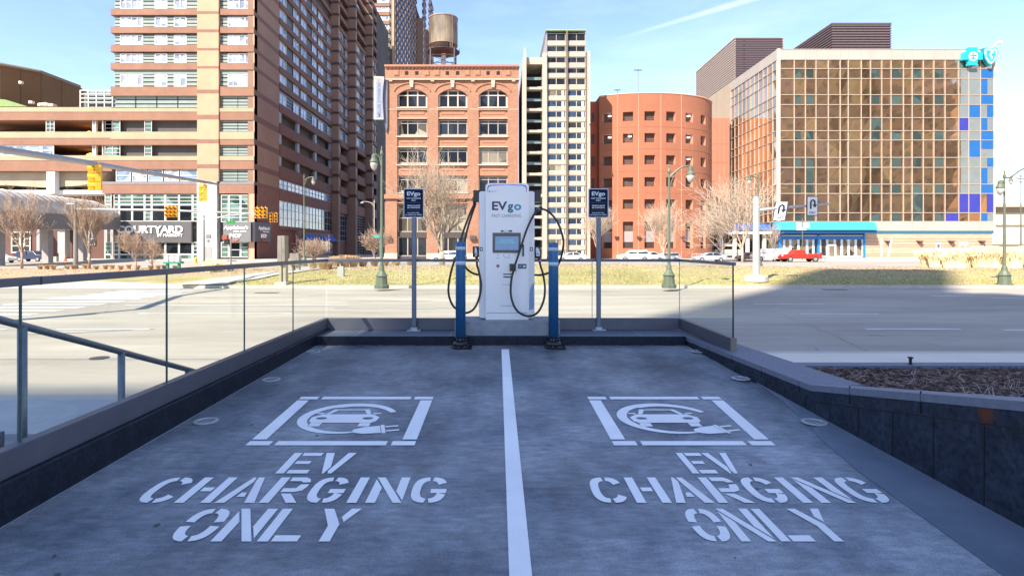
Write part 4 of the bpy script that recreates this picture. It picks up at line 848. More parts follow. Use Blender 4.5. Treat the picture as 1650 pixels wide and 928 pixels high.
for i, (Xp, y0, y1) in enumerate(stepX[:3]):
    ff = Fac(hotel, rightface(Xp)); gmx = mat('frame_blue_grey', (0.25, 0.28, 0.32), 0.5, 0.1, metal=.3)
    MB(rightface(Xp)).box(y0+1.4, y1, -1.2, -.7, 0, z(293)).build('brick_wall', wallb, hotel)
    ff.win(y0+1.5, y1-.2, 4 if i == 0 else .3, z(320), 4, 5 if i == 0 else 14, gmx, dpane, d=-.5, fw=.1)
    MB(rightface(Xp)).box(y0+1.4, y1, -1, 0, z(316), z(292)).build('brick_wall', wallb, hotel)
for f_ in fside: f_.flush()
fc.flush()
# hotel signs
sg = mat('sign_charcoal', (0.10, 0.095, 0.10), 0.6, 0.06); lw = mat('sign_letter_white', (0.80, 0.78, 0.76), 0.5, 0)
h1 = MB(T).prism([(u(183), z(357.6)), (u(310), z(357.6)), (u(310), z(390)), (u(190), z(390))], -.1, .35).build('fascia_sign', sg, hotel)
text_part('COURTYARD', 'lettering', lw, h1, u(191), u(297), z(375.2), z(364)-z(375.2), T, d=.36, thick=.12, bold=.035)
text_part('BY MARRIOTT', 'lettering', lw, h1, u(256), u(296.5), z(381.5), z(376.8)-z(381.5), T, d=.36, thick=.1, bold=.03)
h2 = MB(T).box(u(364), u(408), .06, 1.0, z(390), z(358)).build('restaurant_sign', mat('sign_grey', (0.16, 0.16, 0.165), 0.6, 0.06), hotel)
def apple(T_, a, b, d, par, zr0, zr1):
    w = b-a
    text_part("Applebee's", 'lettering', lw, par, a, b, zr0-(zr0-zr1)*.36, (zr0-zr1)*.17, T_, d=d, thick=.08, bold=.03, shear=0.1)
    text_part('GRILL & BAR', 'lettering', lw, par, a+w*.40, a+w*.93, zr0-(zr0-zr1)*.50, (zr0-zr1)*.075, T_, d=d, thick=.06, bold=.03)
    text_part('IHOP', 'lettering', lw, par, a+w*.23, a+w*.72, zr0-(zr0-zr1)*.78, (zr0-zr1)*.19, T_, d=d, thick=.08, bold=.05)
    mb = MB(T_); P = [(a+w*.47+w*.16*math.cos(R(t)), d+.04, zr0-(zr0-zr1)*.80+(zr0-zr1)*.14*math.sin(R(t))) for t in range(190, 355, 15)]
    mb.tube(P, [.03]+[.10]*(len(P)-2)+[.03], 6).build('smile_mark', mat('smile_red', (0.60, 0.07, 0.04), 0.5, 0), par)
apple(T, u(364.8), u(404.5), 1.01, h2, z(358), z(390))
h3 = MB(TS).box(100.02-.9, us(432), .03, .5, z(389.5), z(358)).build('restaurant_sign', mat('sign_black', (0.035, 0.03, 0.045), 0.5, 0.06), hotel)
apple(TS, 100.3, us(430), .51, h3, z(358), z(389.5))
# ---- left wing: parking podium --------------------------------------------------------------
wing = thing('parking_podium', 'low wide tan parking podium with open decks left of the hotel tower', 'building', (-80, ZF, 0))
x0, x1 = u(-70), u(180.9)
MB(T).box(x0, x1, -8, .1, z(194), z(181)).box(x0, x1, -8, .1, z(234), z(223)).box(x0, x1, -8, .1, z(276), z(259)).build_each('spandrel_band', salmon, wing)
MB(T).box(x0, x1, -8, .16, z(180.8), z(173.5)).box(x0, x1, -8, .16, z(222.8), z(213)).box(x0, x1, -8, .16, z(258.8), z(251)).build_each('cream_band', cream, wing)
MB(T).box(x0, x1, -12, -8, 0, z(178)).build('back_wall', mat('podium_inner', (0.10, 0.075, 0.06), 0.9, 0.3, scale=.2), wing)
fw_ = Fac(wing, T)
for a, b in ((194, 213),): fw_.win(u(73), u(87), z(b), z(a), 2, 3, frm, tealg, d=-.1, fw=.12); fw_.win(u(168), u(180.8), z(b), z(a), 1, 3, frm, tealg, d=-.1, fw=.12)
for p in range(-60, 84, 21): fw_.win(u(p), u(p+20.5), z(251), z(234), 1, 2, frm, bpane, d=-.05, fw=.22)
wm_ = MB(T)
for p0 in (146, 150, 162): 
    for a, b in ((194, 213), (234, 251)): wm_.box(u(p0), u(p0+1.6), -.9, -.4, z(b), z(a))
wm_.build_each('pipe_rail', M['white'], wing)
for px_0, py_0 in ((111, 209), (113, 246), (308, 210), (311, 246)):
    MB(T).lathe([(0, 0)], 0, 0) if 0 else None
    o = MB().lathe([(0, z(py_0)-.05), (.75, z(py_0)), (.62, z(py_0)+.45), (0, z(py_0)+.8)], u(px_0), ZF+5, 12).build('deck_lamp', lampm, wing if px_0 < 200 else hotel)
# curved ramp soffit, columns, lower storey of the wing
MB(T).prism([(u(-70), z(276.5)), (u(166), z(276.5)), (u(150), z(292)), (u(120), z(298)), (u(60), z(301)), (u(0), z(297)), (u(-70), z(297))], -7.9, -1.2).build('ramp_soffit', mat('ramp_cream', (0.42, 0.353, 0.252), 0.9, 0.12, scale=.3), wing)
MB(T).box(u(75), u(88), -1.1, .0, z(312), z(276.5)).build('white_column', M['white'], wing)
MB(T).box(u(-70), u(166), -6, -1, z(312), z(305.5)).build('white_beam', M['white'], wing)
MB(T).box(u(-70), u(168), -7.9, -6, z(306), z(299)).build('dark_gap', garage_in, wing)
lb = brick_mat('podium_brick', (0.16, 0.065, 0.05), (0.12, 0.05, 0.04), (0.14, 0.1, 0.08), 1.0, bw=.6, rh=.2, bump=0)
MB(T).box(u(-70), u(167.5), -7, -5, 0, z(312)).build('brick_wall', lb, wing)
for a, b in ((-20, -4), (1, 13), (59, 75)): fw_.win(u(a), u(b), z(408), z(372), 1, 3, frm, dpane, d=-4.8, fw=.22)
for a, b in ((92, 112), (112, 122), (140, 165)): fw_.win(u(a), u(b), z(395), z(362), 2, 3, mat('frame_steel', (0.35, 0.38, 0.42), 0.5, .1), dpane, d=-4.8, fw=.18)
for a, b in ((93, 102), (103, 112)): fw_.win(u(a), u(b), .14, z(396), 1, 1, mat('frame_steel', (0.35, 0.38, 0.42), 0.5, .1), pane_mat('door_blue', (0.03, 0.05, 0.16)), d=-4.7, fw=.2, name='door')
for p, w2 in ((75, 10), (150, 5), (160, 5), (38, 5)): MB(T).box(u(p), u(p+w2), -4, -2.8, 0.1, z(368)).build('ground_column', mat('grey_column', (0.36, 0.34, 0.33), 0.8, 0.08), wing); 
MB(T).box(u(66), u(91), -4.6, -2.4, z(369), z(363)).build('column_capital', frm, wing)
# arena wall
ar = thing('arena_hall', 'brown faceted hall wall rising behind the parking podium', 'building', (-100, 118, 0))
def fpt(px, py, Y): return (X_(px, Y), Y, Z_(py, Y))
am = mat('arena_panel', (0.252, 0.139, 0.067), 0.85, 0.08, scale=.15); mb = MB()
prof = [(-80, 90, 112), (0, 105, 114), (65, 117, 120), (129, 141, 136)]
for (a, ya, Ya), (b, yb, Yb) in zip(prof, prof[1:]):
    p = fpt(a, ya, Ya); q = fpt(b, yb, Yb); mb.hexa([(p[0], p[1], 10), (q[0], q[1], 10), (q[0]-2, q[1]+6, 10), (p[0]-2, p[1]+6, 10), p, q, (q[0]-2, q[1]+6, q[2]), (p[0]-2, p[1]+6, p[2])])
mb.build('wall', am, ar)
mb = MB(); sm = MB()
for (a, ya, Ya), (b, yb, Yb) in zip(prof, prof[1:]):
    p = Vector(fpt(a, ya, Ya)); q = Vector(fpt(b, yb, Yb)); mb.tube([p+Vector((0, -.15, .12)), q+Vector((0, -.15, .12))], .35, 6)
    hp, hq = Vector((p.x, p.y-.03, 10+(p.z-10)*.55)), Vector((q.x, q.y-.03, 10+(q.z-10)*.55)); sm.tube([hp, hq], .06, 4)
    for t in (0.02, .5): m_ = p.lerp(q, t); sm.tube([(m_.x, m_.y-.03, 10), (m_.x, m_.y-.03, m_.z)], .06, 4)
mb.build('roof_edge', mat('roof_trim', (0.33, 0.26, 0.18), 0.7, .1), ar); sm.build('panel_joint', mat('joint_brown', (0.12, 0.075, 0.045), 0.9, 0), ar)
mb = MB(); mb.plan([(X_(-40, 112), 112), (X_(10, 113), 112), (X_(45, 113), 113.5), (X_(-40, 113), 113.5)], Z_(176, 112), Z_(172, 112))
MB().prism([(X_(-30, 111), Z_(158, 111)), (X_(12, 111), Z_(162, 111)), (X_(48, 111), Z_(173, 111)), (X_(-30, 111), Z_(173, 111))], 110.5, 111).build('green_canopy', mat('green_panel', (0.20, 0.30, 0.09), 0.6, .1), ar)
for px_0, py_0, w2 in ((51, 166, .5), (73, 171, 1.2), (84, 171, .8), (34, 134, .4)):
    MB().lathe([(0, Z_(py_0, 112)-w2*.5), (w2, Z_(py_0, 112)-.2), (w2, Z_(py_0, 112)+.3), (0, Z_(py_0, 112)+w2*.6)], X_(px_0, 112), 112, 8).build('wall_lamp', mat('lamp_cream', (0.8, 0.68, 0.5), 0.5, 0), ar)
lat = thing('roof_lattice', 'pale open lattice screen on the roof left of the tower', 'roof screen', fpt(155, 174, 125)); mb = MB()
Y = 125
for p in (129, 142, 155, 168, 181): mb.box(X_(p, Y)-.12, X_(p, Y)+.12, Y, Y+.3, Z_(178, Y), Z_(145.5, Y))
for p in (146, 152, 158.5, 165): mb.box(X_(129, Y), X_(182, Y), Y-.02, Y+.28, Z_(p, Y)-.1, Z_(p, Y)+.12)
mb.build('lattice_bars', frm, lat); MB().box(X_(129, Y), X_(182, Y), Y+1.2, Y+1.6, Z_(178, Y), Z_(147, Y)).build('lattice_panel', mat('slat_grey', (0.16, 0.20, 0.19), 0.7, .2), lat)
# skybridge canopy
sk = thing('skybridge', 'glass barrel vaulted skybridge with grey fascia at the far left', 'skybridge', (-64, 84, 0))
A0 = Vector(fpt(-60, 297, 62)); A1 = Vector(fpt(163, 326, 98)); ax = (A1-A0); n = 22; vs = []; fs = []; ribs = MB(); ln_ = ax.length; dr = ax.normalized(); sd_ = Vector((dr.y, -dr.x, 0)).normalized()
for i in range(n+1):
    c = A0+ax*(i/n); rr = 2.6*(1-(0.0 if i < n-3 else (i-n+3)*.12)); P = []
    for k in range(9):
        a = R(-5+k*22.5*.97); P.append(c+sd_*math.cos(a)*2.9+Vector((0, 0, -2.6+math.sin(a)*rr)))
    vs += [tuple(q) for q in P]; ribs.tube([tuple(q) for q in P], .06, 4)
for i in range(n):
    for k in range(8): a = i*9+k; fs.append((a, a+1, a+10, a+9))
MB().add(vs, fs).build('vault_glazing', pane_mat('canopy_glass', (0.36, 0.36, 0.33), rough=.25, var=.2, scale=.4, spec=.5, c2=(.55, .54, .48)), sk, smooth=True)
ribs.build('vault_rib', mat('rib_pale', (0.504, 0.479, 0.437), 0.6, .1), sk)
q0, q1 = A0+Vector((0, 0, -2.75)), A1+Vector((0, 0, -2.6)); o_ = sd_*2.95
MB().hexa([tuple(q0+o_+Vector((0, 0, -2.1))), tuple(q1+o_+Vector((0, 0, -2.1))), tuple(q1-o_+Vector((0, 0, -2.1))), tuple(q0-o_+Vector((0, 0, -2.1))), tuple(q0+o_), tuple(q1+o_), tuple(q1-o_), tuple(q0-o_)]).build('fascia', mat('fascia_grey', (0.143, 0.139, 0.139), 0.6, .06, scale=.3), sk)
for t in (.18, .5, .8):
    c = A0+ax*t; MB().box(c.x-.45, c.x+.45, c.y-.45, c.y+.45, 0, c.z-4.85).build('support_column', mat('grey_column', (0.36, 0.34, 0.33), 0.8, 0.08), sk)
# ---- second tower of the same hotel group --------------------------------------------------------------
ZB2 = 199.0; T2 = front(ZB2); u2 = lambda p: X_(p, ZB2); z2 = lambda p: Z_(p, ZB2)
bt = thing('distant_tower', 'distant tan banded tower rising behind the brick loft building', 'building', (-42, ZB2, 0)); XB = u2(635)
MB().box(u2(585), XB-.3, ZB2+.5, 300, 0, 110).build('wall', mat('tower_core', (0.2, 0.17, 0.14), 0.9, .1), bt)
mb = MB(T2); fr2 = Fac(bt, T2, 60)
k = -7
for k in range(-12, 26):
    yb = 11+k*14.3; mb.box(u2(585), XB-1.6, -.8, .1, z2(yb), z2(yb-6)); fr2.win(u2(596), u2(627), z2(yb+7.6), z2(yb+.6), 5, 1, M['white'], curt, d=-.2, fw=.22) if k < 16 else None
mb.box(u2(632), XB, -1, .15, 0, 110, 1); mb.build('spandrel_band', [salmon, cream], bt); 
sb = MB(); sl = MB()
for Xp, y0, y1 in ((XB, ZB2+.3, 255), (-33.4, 255, 266), (-32.2, 268, 285)):
    if Xp != XB: sb.box(Xp-4, Xp, y0, y0+1.6, 0, 105, 1)
    sl.T = rightface(Xp); sb.T = ident
    for k in range(-11, 26):
        yb = 11+k*14.3; sb.box(Xp-.8, Xp+.1, y0+1.6, y1, z2(yb), z2(yb-6), 0)
        sl.quad((y0, -.3, z2(yb+8.3)), (y1, -.3, z2(yb+8.3)), (y1, -.3, z2(yb)), (y0, -.3, z2(yb)), 1)
        q = 12 if Xp == XB else 2
        for j in range(q): a = y0+2+(y1-y0-2)*j/q; sl.box(a, a+(y1-y0)/q*.4, -.25, -.05, z2(yb+8), z2(yb+.3), 0)
sb.box(XB-.2, XB, ZB2+.3, ZB2+3, 0, 109, 1); sb.build('side_wall', [sband, tanS], bt); sl.build('side_windows', [bpane, sdark], bt); fr2.flush()

# ---- brick loft building ------------------------------------------------------
bk = thing('brick_loft_building', 'orange brick loft building with three arched top windows behind the bare tree', 'building', (X_(728, 100), 100, 0))
brk = brick_mat('orange_brick', (0.385, 0.175, 0.10), (0.285, 0.115, 0.065), (0.35, 0.225, 0.15), 1.0, bw=.42, rh=.16, bump=.15, var=.3); brk2 = mat('brick_trim', (0.361, 0.172, 0.105), 0.85, .1, scale=1.5)
stone = mat('pale_stone', (0.521, 0.42, 0.319), 0.85, .08)
YB = 100.0; T = front(YB); u = lambda p: X_(p, YB); z = lambda p: Z_(p, YB)
bays = [(640, 688.3), (706, 753), (771.3, 818)]
MB().box(u(621.5), u(835), YB+1.1, YB+45, 0, z(110)).build('core_wall', mat('brick_plain_dark', (0.25, 0.11, 0.07), .9, .2), bk)
mb = MB(T); xs = [621.5]+[v for b in bays for v in b]+[835.5]
for a, b in zip(xs[::2], xs[1::2]): mb.box(u(a), u(b), -1.2, 0, 0, z(130))
for a, b in bays:
    pa = [(u(a), z(130)), (u(b), z(130)), (u(b), z(154))]; n = 12     # arched head
    for k in range(n+1): t = 1-k/n; xx = u(a)+(u(b)-u(a))*t; pa.append((xx, z(154)+(z(143.5)-z(154))*math.sin(math.pi*(1-k/n))**.75))
    pa.append((u(a), z(154)))
    mb.prism(pa, -1.2, -.001)
mb.box(u(620.5), u(836), -1.2, .12, z(130), z(107.5))
mb.build('wall', brk, bk)
mb = MB(T)
for y0, y1 in ((191.5, 175), (237, 221), (283, 266)):
    for a, b in bays:
        mb.box(u(a), u(b), -1.1, -.28, z(y0), z(y1), 0); mb.box(u(a)+.5, u(b)-.5, -.28, -.2, z(y1+9), z(y1+5), 0)
mb.build_each('spandrel_panel', brk2, bk)
mb = MB(T)
for y1 in (174, 220, 265.5, 311):
    for a, b in bays: mb.box(u(a)-.15, u(b)+.15, -.5, .16, z(y1+1.3), z(y1-.4))
for y1 in (191, 237):
    for a, b in bays: mb.box(u(a), u(b), -.5, -.1, z(y1+.3), z(y1-1))
mb.build_each('window_sill', stone, bk)
mb = MB(T); mb.box(u(617), u(836.5), -.5, .45, z(130), z(128.4)).box(u(621), u(836), -.5, .06, z(177.2), z(176.2))
mb.build('belt_course', stone, bk)
mb = MB(T); mb.box(u(620), u(837), -.9, .5, z(109), z(105.8)); 
for k in range(36): a = 622+k*5.95; mb.box(u(a), u(a+3.6), -.2, .34, z(111.4), z(109.1), 1)
mb.build('cornice', [brk2, mat('cornice_brick_dark', (0.30, 0.12, 0.07), .9, .1)], bk)
for i, px_0 in enumerate((639, 655.4, 671.8, 688, 704.5, 721, 737.4, 753.3, 769.8, 786.5, 802.8, 819)):
    if i % 4 in (1, 2): MB(T).box(u(px_0-2.7), u(px_0+2.7), .125, .135, z(121.5), z(115.5)).build('vent_opening', mat('opening_black', (0.02, 0.012, 0.01), .9, 0), bk)
    else: MB(T).box(u(px_0-4), u(px_0+4), .12, .22, z(122.7), z(114)).box(u(px_0-2.8), u(px_0+2.8), .22, .28, z(121.4), z(115.3)).build('frieze_panel', brk2, bk)
for px_0 in (663.4, 729.3, 794.5): MB(T).prism([(u(px_0-3.5), z(128.5)), (u(px_0+3.5), z(128.5)), (u(px_0+2.2), z(141.5)), (u(px_0-2.2), z(141.5))], -.2, .35).build('keystone', stone, bk)
for a, b in bays:                                                        # raised arch moulding
    m_ = (a+b)/2; P = [(u(m_)+(u(b+5)-u(m_))*math.cos(t), .05, z(149)+(z(134.5)-z(149))*math.sin(t)) for t in [R(q) for q in range(5, 176, 10)]]
    MB(T).tube(P, .13, 6).build('arch_moulding', brk2, bk)
for px_0 in (629.7, 697, 762, 827.5): MB(T).lathe([(0, 0)], 0, 0) if 0 else MB(T).box(u(px_0)-.3, u(px_0)+.3, 0, .35, z(132.2), z(130)).build('belt_bracket', stone, bk)
ff = Fac(bk, T); fmd = mat('frame_taupe', (0.36, 0.31, 0.27), .6, .1); blind = pane_mat('pane_with_blind', (0.05, 0.05, 0.045), var=.8, scale=.4, c2=(.34, .30, .22), spec=.25)
for i, (a, b) in enumerate(bays):
    ff.win(u(a), u(b), z(173.8), z(143.5), 3, 1, mat('frame_stone', (0.52, 0.42, 0.34), .7, .1), dpane, d=-.55, fw=.30)
    MB(T).box(u(a), u(b), -.62, -.50, z(154), z(152.4)).build('transom', mat('frame_stone', (0.52, 0.42, 0.34), .7, .1), bk)
    for j, (y0, y1) in enumerate(((219.5, 192.5), (265, 238.5), (310.5, 284))):
        ff.win(u(a), u(b), z(y0), z(y1), 3, 1, fmd, blind if (i+j) % 3 == 0 else dpane, d=-.7, fw=.2)
        MB(T).box(u(a), u(b), -.78, -.68, z(y0-21), z(y0-22.2)).box(u(a), u(b), -.78, -.66, z(y0-.2), z(y0-4)).build('transom', fmd, bk)
MB(T).box(u(619.5), u(836.5), -.6, .35, z(320.5), z(313.5)).box(u(621), u(836), -.6, .15, z(328), z(326)).build('ground_cornice', brk2, bk)
MB(T).box(u(620.5), u(640), 0, .3, .1, z(326)).box(u(688), u(706), 0, .3, .1, z(326)).box(u(753), u(771.5), 0, .3, .1, z(326)).box(u(818), u(836), 0, .3, .1, z(326)).build_each('ground_pier', brk, bk)
for a, b in ((620, 640.5), (687.5, 706.5), (752.5, 772), (817.5, 836.5)): MB(T).box(u(a), u(b), 0, .45, .12, z(408)).build('pier_base', stone, bk)
for a, b in bays:
    ff.win(u(a), u(b), z(374), z(328.5), 3, 2, fmd, blind, d=-.6, fw=.18); ff.win(u(a), u(b), z(413.5), z(381), 3, 1, fmd, dpane, d=-.6, fw=.22, name='shop_window')
    MB(T).box(u(a), u(b), -.9, -.3, z(381), z(374)).box(u(a), u(b), -.9, -.3, 0.1, z(413)).build_each('shop_fascia', mat('shop_dark', (0.06, 0.045, 0.04), .6, .2), bk)
for px_0 in (626, 762): MB(T).box(u(px_0)-.5, u(px_0)+.5, .3, .9, z(386), z(380)).build('wall_lantern', mat('lantern_bronze', (0.08, 0.06, 0.05), .5, .1), bk)
# corner banner
bn = MB(leftface(u(618))); Yb = 97
t = thing('blade_sign', 'tall white blade sign with grey lettering on the corner of the brick building', 'sign', (u(613), 99, z(195)))
Tn = front(99.2)
MB(Tn).prism([(u(604), z(194.5)), (u(604), z(125.5)), (u(620.5), z(126.5)), (u(618.6), z(145)), (u(618), z(160)), (u(618.6), z(178)), (u(619.5), z(194.5))], -.4, .1).build('sign_board', mat('banner_white', (.42, .42, .43), .6, .05), t)
sp2 = MB(Tn).box(u(607), u(618), .1, .13, z(192), z(128.5)).build('sign_face', mat('banner_grey', (0.25, 0.28, 0.34), .6, .1), t)
MB(Tn).box(u(609), u(614.5), .13, .15, z(133.5), z(129)).build('sign_emblem', mat('emblem_orange', (0.55, 0.28, 0.06), .6, .3, scale=6), t)
Tv = lambda a, d, b: Tn(u(612.5)-b, d, a)      # reads bottom to top
text_part('MILLER JOHNSON', 'lettering', mat('banner_letter', (0.16, 0.20, 0.32), .6, 0), t, z(190.5), z(136), -.25, .55, Tv, d=.14, thick=.03, bold=.02)
MB(Tn).prism([(u(619.6), z(131)), (u(625), z(131)), (u(625), z(206)), (u(623), z(214)), (u(619), z(190)), (u(618.6), z(160))], -.8, -.42).build('sign_frame', mat('banner_dark', (0.12, 0.12, 0.16), .5, .1), t)
# ---- water tank -----------------------------------------------------------------
YW = 118.0; wx = X_(714.5, YW); wr = 23/F*YW; zz = lambda p: Z_(p, YW)
wt = thing('water_tank', 'rusty steel water tank on legs above the brick building roof', 'water tank', (wx, YW, zz(110)))
tk = mat('tank_steel', (0.17, 0.14, 0.13), .6, c2=(0.36, 0.28, 0.17), scale=.9, stretch=(1, 1, .35), dirt=.45, metal=.25)
MB().lathe([(wr, zz(75)), (wr, zz(32))], wx, YW, 36).build('tank', tk, wt, smooth=False)
MB().lathe([(wr*1.03, zz(32.5)), (wr*1.03, zz(31)), (wr*.5, zz(27)), (wr*.18, zz(25.6)), (wr*.16, zz(24.3)), (0, zz(24))], wx, YW, 36).build('roof', mat('tank_roof', (0.36, 0.24, 0.20), .7, .2), wt)
MB().lathe([(0, zz(88)), (wr*.55, zz(86)), (wr*.85, zz(81)), (wr*.98, zz(75.2))], wx, YW, 36).build('tank_bottom', mat('tank_bottom', (0.10, 0.045, 0.035), .7, .3), wt)
MB().lathe([(.5, zz(112)), (.5, zz(86))], wx, YW, 12).build('riser_pipe', mat('riser_cream', (0.60, 0.56, 0.50), .6, .15), wt)
sm_ = mat('tank_frame', (0.10, 0.09, 0.10), .6, .2, metal=.3); mb = MB()
for sx, sy in ((-1, -1), (1, -1), (1, 1), (-1, 1)):
    mb.box(wx+sx*wr*.82-.11, wx+sx*wr*.82+.11, YW+sy*wr*.82-.11, YW+sy*wr*.82+.11, zz(112), zz(84))
mb.build('leg', sm_, wt); mb = MB(); c4 = [(wx+sx*wr*.82, YW+sy*wr*.82) for sx, sy in ((-1, -1), (1, -1), (1, 1), (-1, 1))]
for i in range(4):
    a, b = c4[i], c4[(i+1) % 4]; mb.tube([(*a, zz(110)), (*b, zz(96))], .06, 4).tube([(*b, zz(110)), (*a, zz(96))], .06, 4).tube([(*a, zz(95)), (*b, zz(95))], .08, 4).tube([(*a, zz(84)), (*b, zz(84))], .16, 4)
mb.build('cross_bracing', sm_, wt); mb = MB().lathe([(wr*.82, zz(84.6)), (wr*1.15, zz(84.5)), (wr*1.15, zz(85)), (wr*.82, zz(85))], wx, YW, 24)
for k in range(10): a = k*.628; mb.tube([(wx+wr*1.13*math.cos(a), YW+wr*1.13*math.sin(a), zz(85)), (wx+wr*1.13*math.cos(a), YW+wr*1.13*math.sin(a), zz(78))], .04, 4)
mb.build('catwalk', sm_, wt)
mb = MB()
for o in (-.22, .22): mb.tube([(wx+wr*.62+o, YW-wr*.82, zz(86)), (wx+wr*.62+o, YW-wr*.82, zz(30))], .05, 4)
for k in range(30): zq = zz(85)+(zz(31)-zz(85))*k/29; mb.tube([(wx+wr*.62-.22, YW-wr*.82, zq), (wx+wr*.62+.22, YW-wr*.82, zq)], .03, 4)
mb.build('ladder', mat('ladder_rust', (0.30, 0.2, 0.15), .6, .2), wt)
# ---- white slim tower -----------------------------------------------------------
wtw = thing('white_apartment_tower', 'slim white concrete apartment tower with recessed balconies beside the round garage', 'building', (X_(895, 100), 100, 0))
wc = mat('white_concrete', (0.414, 0.37, 0.303), .85, .06, scale=.6, dirt=.08); T = front(100); u = lambda p: X_(p, 100); z = lambda p: Z_(p, 100)
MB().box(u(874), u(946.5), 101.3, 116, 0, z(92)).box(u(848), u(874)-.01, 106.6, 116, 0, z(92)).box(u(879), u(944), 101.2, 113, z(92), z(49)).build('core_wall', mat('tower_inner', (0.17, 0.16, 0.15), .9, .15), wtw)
MB(T).prism([(u(841.3), .1), (u(848), .1), (u(848), z(92)), (u(846.3), z(79)), (u(844.5), z(79)), (u(841.3), z(108))], -16, .5).build('side_fin', wc, wtw)
MB(T).box(u(946), u(950.5), -15, .4, .1, z(84)).box(u(944.2), u(946), -.9, -.1, .1, z(84), 1).build('side_fin', [wc, mat('shadow_gap', (0.14, 0.10, 0.08), .9, .1)], wtw)
MB(T).box(u(874), u(881), -1, .25, .1, z(86)).build('middle_pier', wc, wtw)
MB(T).box(u(848), u(874), -8, -.3, z(103), z(92)).build('parapet', wc, wtw)
mb = MB(T); mb.box(u(912.2), u(914.4), -.8, .15, .1, z(50)); mb.build('centre_mullion', mat('mullion_bronze', (0.17, 0.13, 0.09), .6, .1), wtw)
ff = Fac(wtw, T, 97); mb = MB(T); yv = [(52.6, 65.6), (73, 83), (91, 101), (108.7, 118), (125, 136.7)]
y = 144.0
while y < 404: yv.append((y, y+10.8)); y += 17.25
prev = 49
for i, (a, b) in enumerate(yv):
    if i: mb.box(u(881), u(944), -.9, -.30, z(a-.15), z(prev+.15))
    prev = b
    for x0, x1 in ((881.6, 911.8), (914.8, 944)):
        ff.win(u(x0), u(x1), z(b), z(a), 2, 1, fmd if i < 4 else mat('frame_beige', (0.55, 0.46, 0.34), .7, .1), dpane if i < 5 else (pane_mat('pane_blue_curtain', (0.025, 0.045, 0.085), var=.5, scale=.5, spec=.3) if (i*3+int(x0)) % 7 else blind), d=-.4, fw=.12)
        if i >= 5: MB(T).box(u(x1-6.5), u(x1-2.8), -.52, -.42, z(b-.6), z(a+.6)).build('curtain', mat('curtain_cream', (0.60, 0.55, 0.44), .8, .2), wtw)
mb.build_each('spandrel_band', wc, wtw)
MB(T).box(u(879.5), u(944.5), -12, .1, z(50), z(48)).build('roof_edge', mat('roof_green', (0.25, 0.33, 0.20), .6, .1), wtw)
MB(T).prism([(u(875.5), z(86)), (u(881.3), z(50)), (u(881.6), z(50)), (u(881.6), z(86))], -12, -.2).build('sloped_flank', mat('flank_grey', (0.25, 0.23, 0.25), .6, .1), wtw)
mb = MB(T); gr = MB(T); y = 105.5; wins = []
while y < 400:
    mb.box(u(848), u(874), -1.6, -.2, z(y+38.5), z(y+34.6)); mb.box(u(866), u(874), -.4, .0, z(y+39), z(y+34.4))
    mb.box(u(848.3), u(873.7), -1.5, -1.42, z(y+20), z(y+15.5), 1)
    ff.win(u(849), u(873), z(y+34), z(y+20), 2, 1, M['steel'], dpane, d=-1.7, fw=.08, name='balcony_window') if 0 else None
    wins.append(y); y += 34.6
mb.build_each('balcony_slab', [wc, mat('balcony_glass', (0.16, 0.22, 0.21), .2, .2)], wtw)
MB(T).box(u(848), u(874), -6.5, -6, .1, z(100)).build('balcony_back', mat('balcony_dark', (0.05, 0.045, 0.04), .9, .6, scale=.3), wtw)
for f_ in (ff,): f_.flush()
MB(T).box(u(948), u(949.5), .45, .9, z(201), z(198.5)).build('wall_light', M['white'], wtw)
# ---- round parking garage -----------------------------------------------------------
gg = thing('round_garage', 'salmon red curved parking garage with rows of square openings', 'building', (28.5, 114, 0))
gw = mat('garage_stucco', (0.37, 0.139, 0.076), .9, .06, scale=.4, dirt=.1); gin = mat('garage_screen', (0.10, 0.055, 0.04), .7, .3, scale=.6); reveal = mat('opening_reveal', (0.462, 0.202, 0.118), .9, .05)
EC = (28.5, 114.0); EA, EB = 14.0, 9.0
ep = lambda th, k=0: (EC[0]+(EA-k)*math.sin(th), EC[1]-(EB-k)*math.cos(th))
def th_of(px):
    lo, hi = R(-62), R(72)
    for _ in range(50):
        m_ = (lo+hi)/2; q = ep(m_)
        if VX+F*q[0]/q[1] < px: lo = m_
        else: hi = m_
    return lo
YG = 105.0; z = lambda p: Z_(p, YG); ztop = z(150.5)
cols_ = [(970.5, 986), (1003.5, 1020), (1038.5, 1055.7), (1073.5, 1088.5), (1104.7, 1116.7), (1129, 1136.8), (1144.4, 1147.6)]
rws = [(179.5, 194.5), (214.5, 229.5), (250, 265), (285.5, 300.5), (321, 336.5), (357, 400)]
edges = [R(-38)-.02]; 
e0 = th_of(965.5); ths = [e0]; opn = []
for a, b in cols_: ta, tb = th_of(a), th_of(b); opn.append((ta, tb)); 
eend = R(120)
grid = [e0]
for ta, tb in opn:
    n = max(1, int((ta-grid[-1])/R(4)));  g0 = grid[-1]; grid += [g0+(ta-g0)*k/n for k in range(1, n+1)]; n = 2; grid += [ta+(tb-ta)*k/n for k in range(1, n+1)]
while grid[-1] < eend: grid.append(grid[-1]+R(4))
inop = lambda t: any(a-1e-6 < t < b-1e-6 for a, b in opn)
mb = MB()
zc = [0.1]+[z(v) for r_ in reversed(rws) for v in (r_[1], r_[0])]+[ztop]
for t0, t1 in zip(grid, grid[1:]):
    for j in range(len(zc)-1):
        hole = (j % 2 == 1) and inop((t0+t1)/2)
        a, b = ep(t0), ep(t1)
        if not hole: mb.quad((*a, zc[j]), (*b, zc[j]), (*b, zc[j+1]), (*a, zc[j+1]))
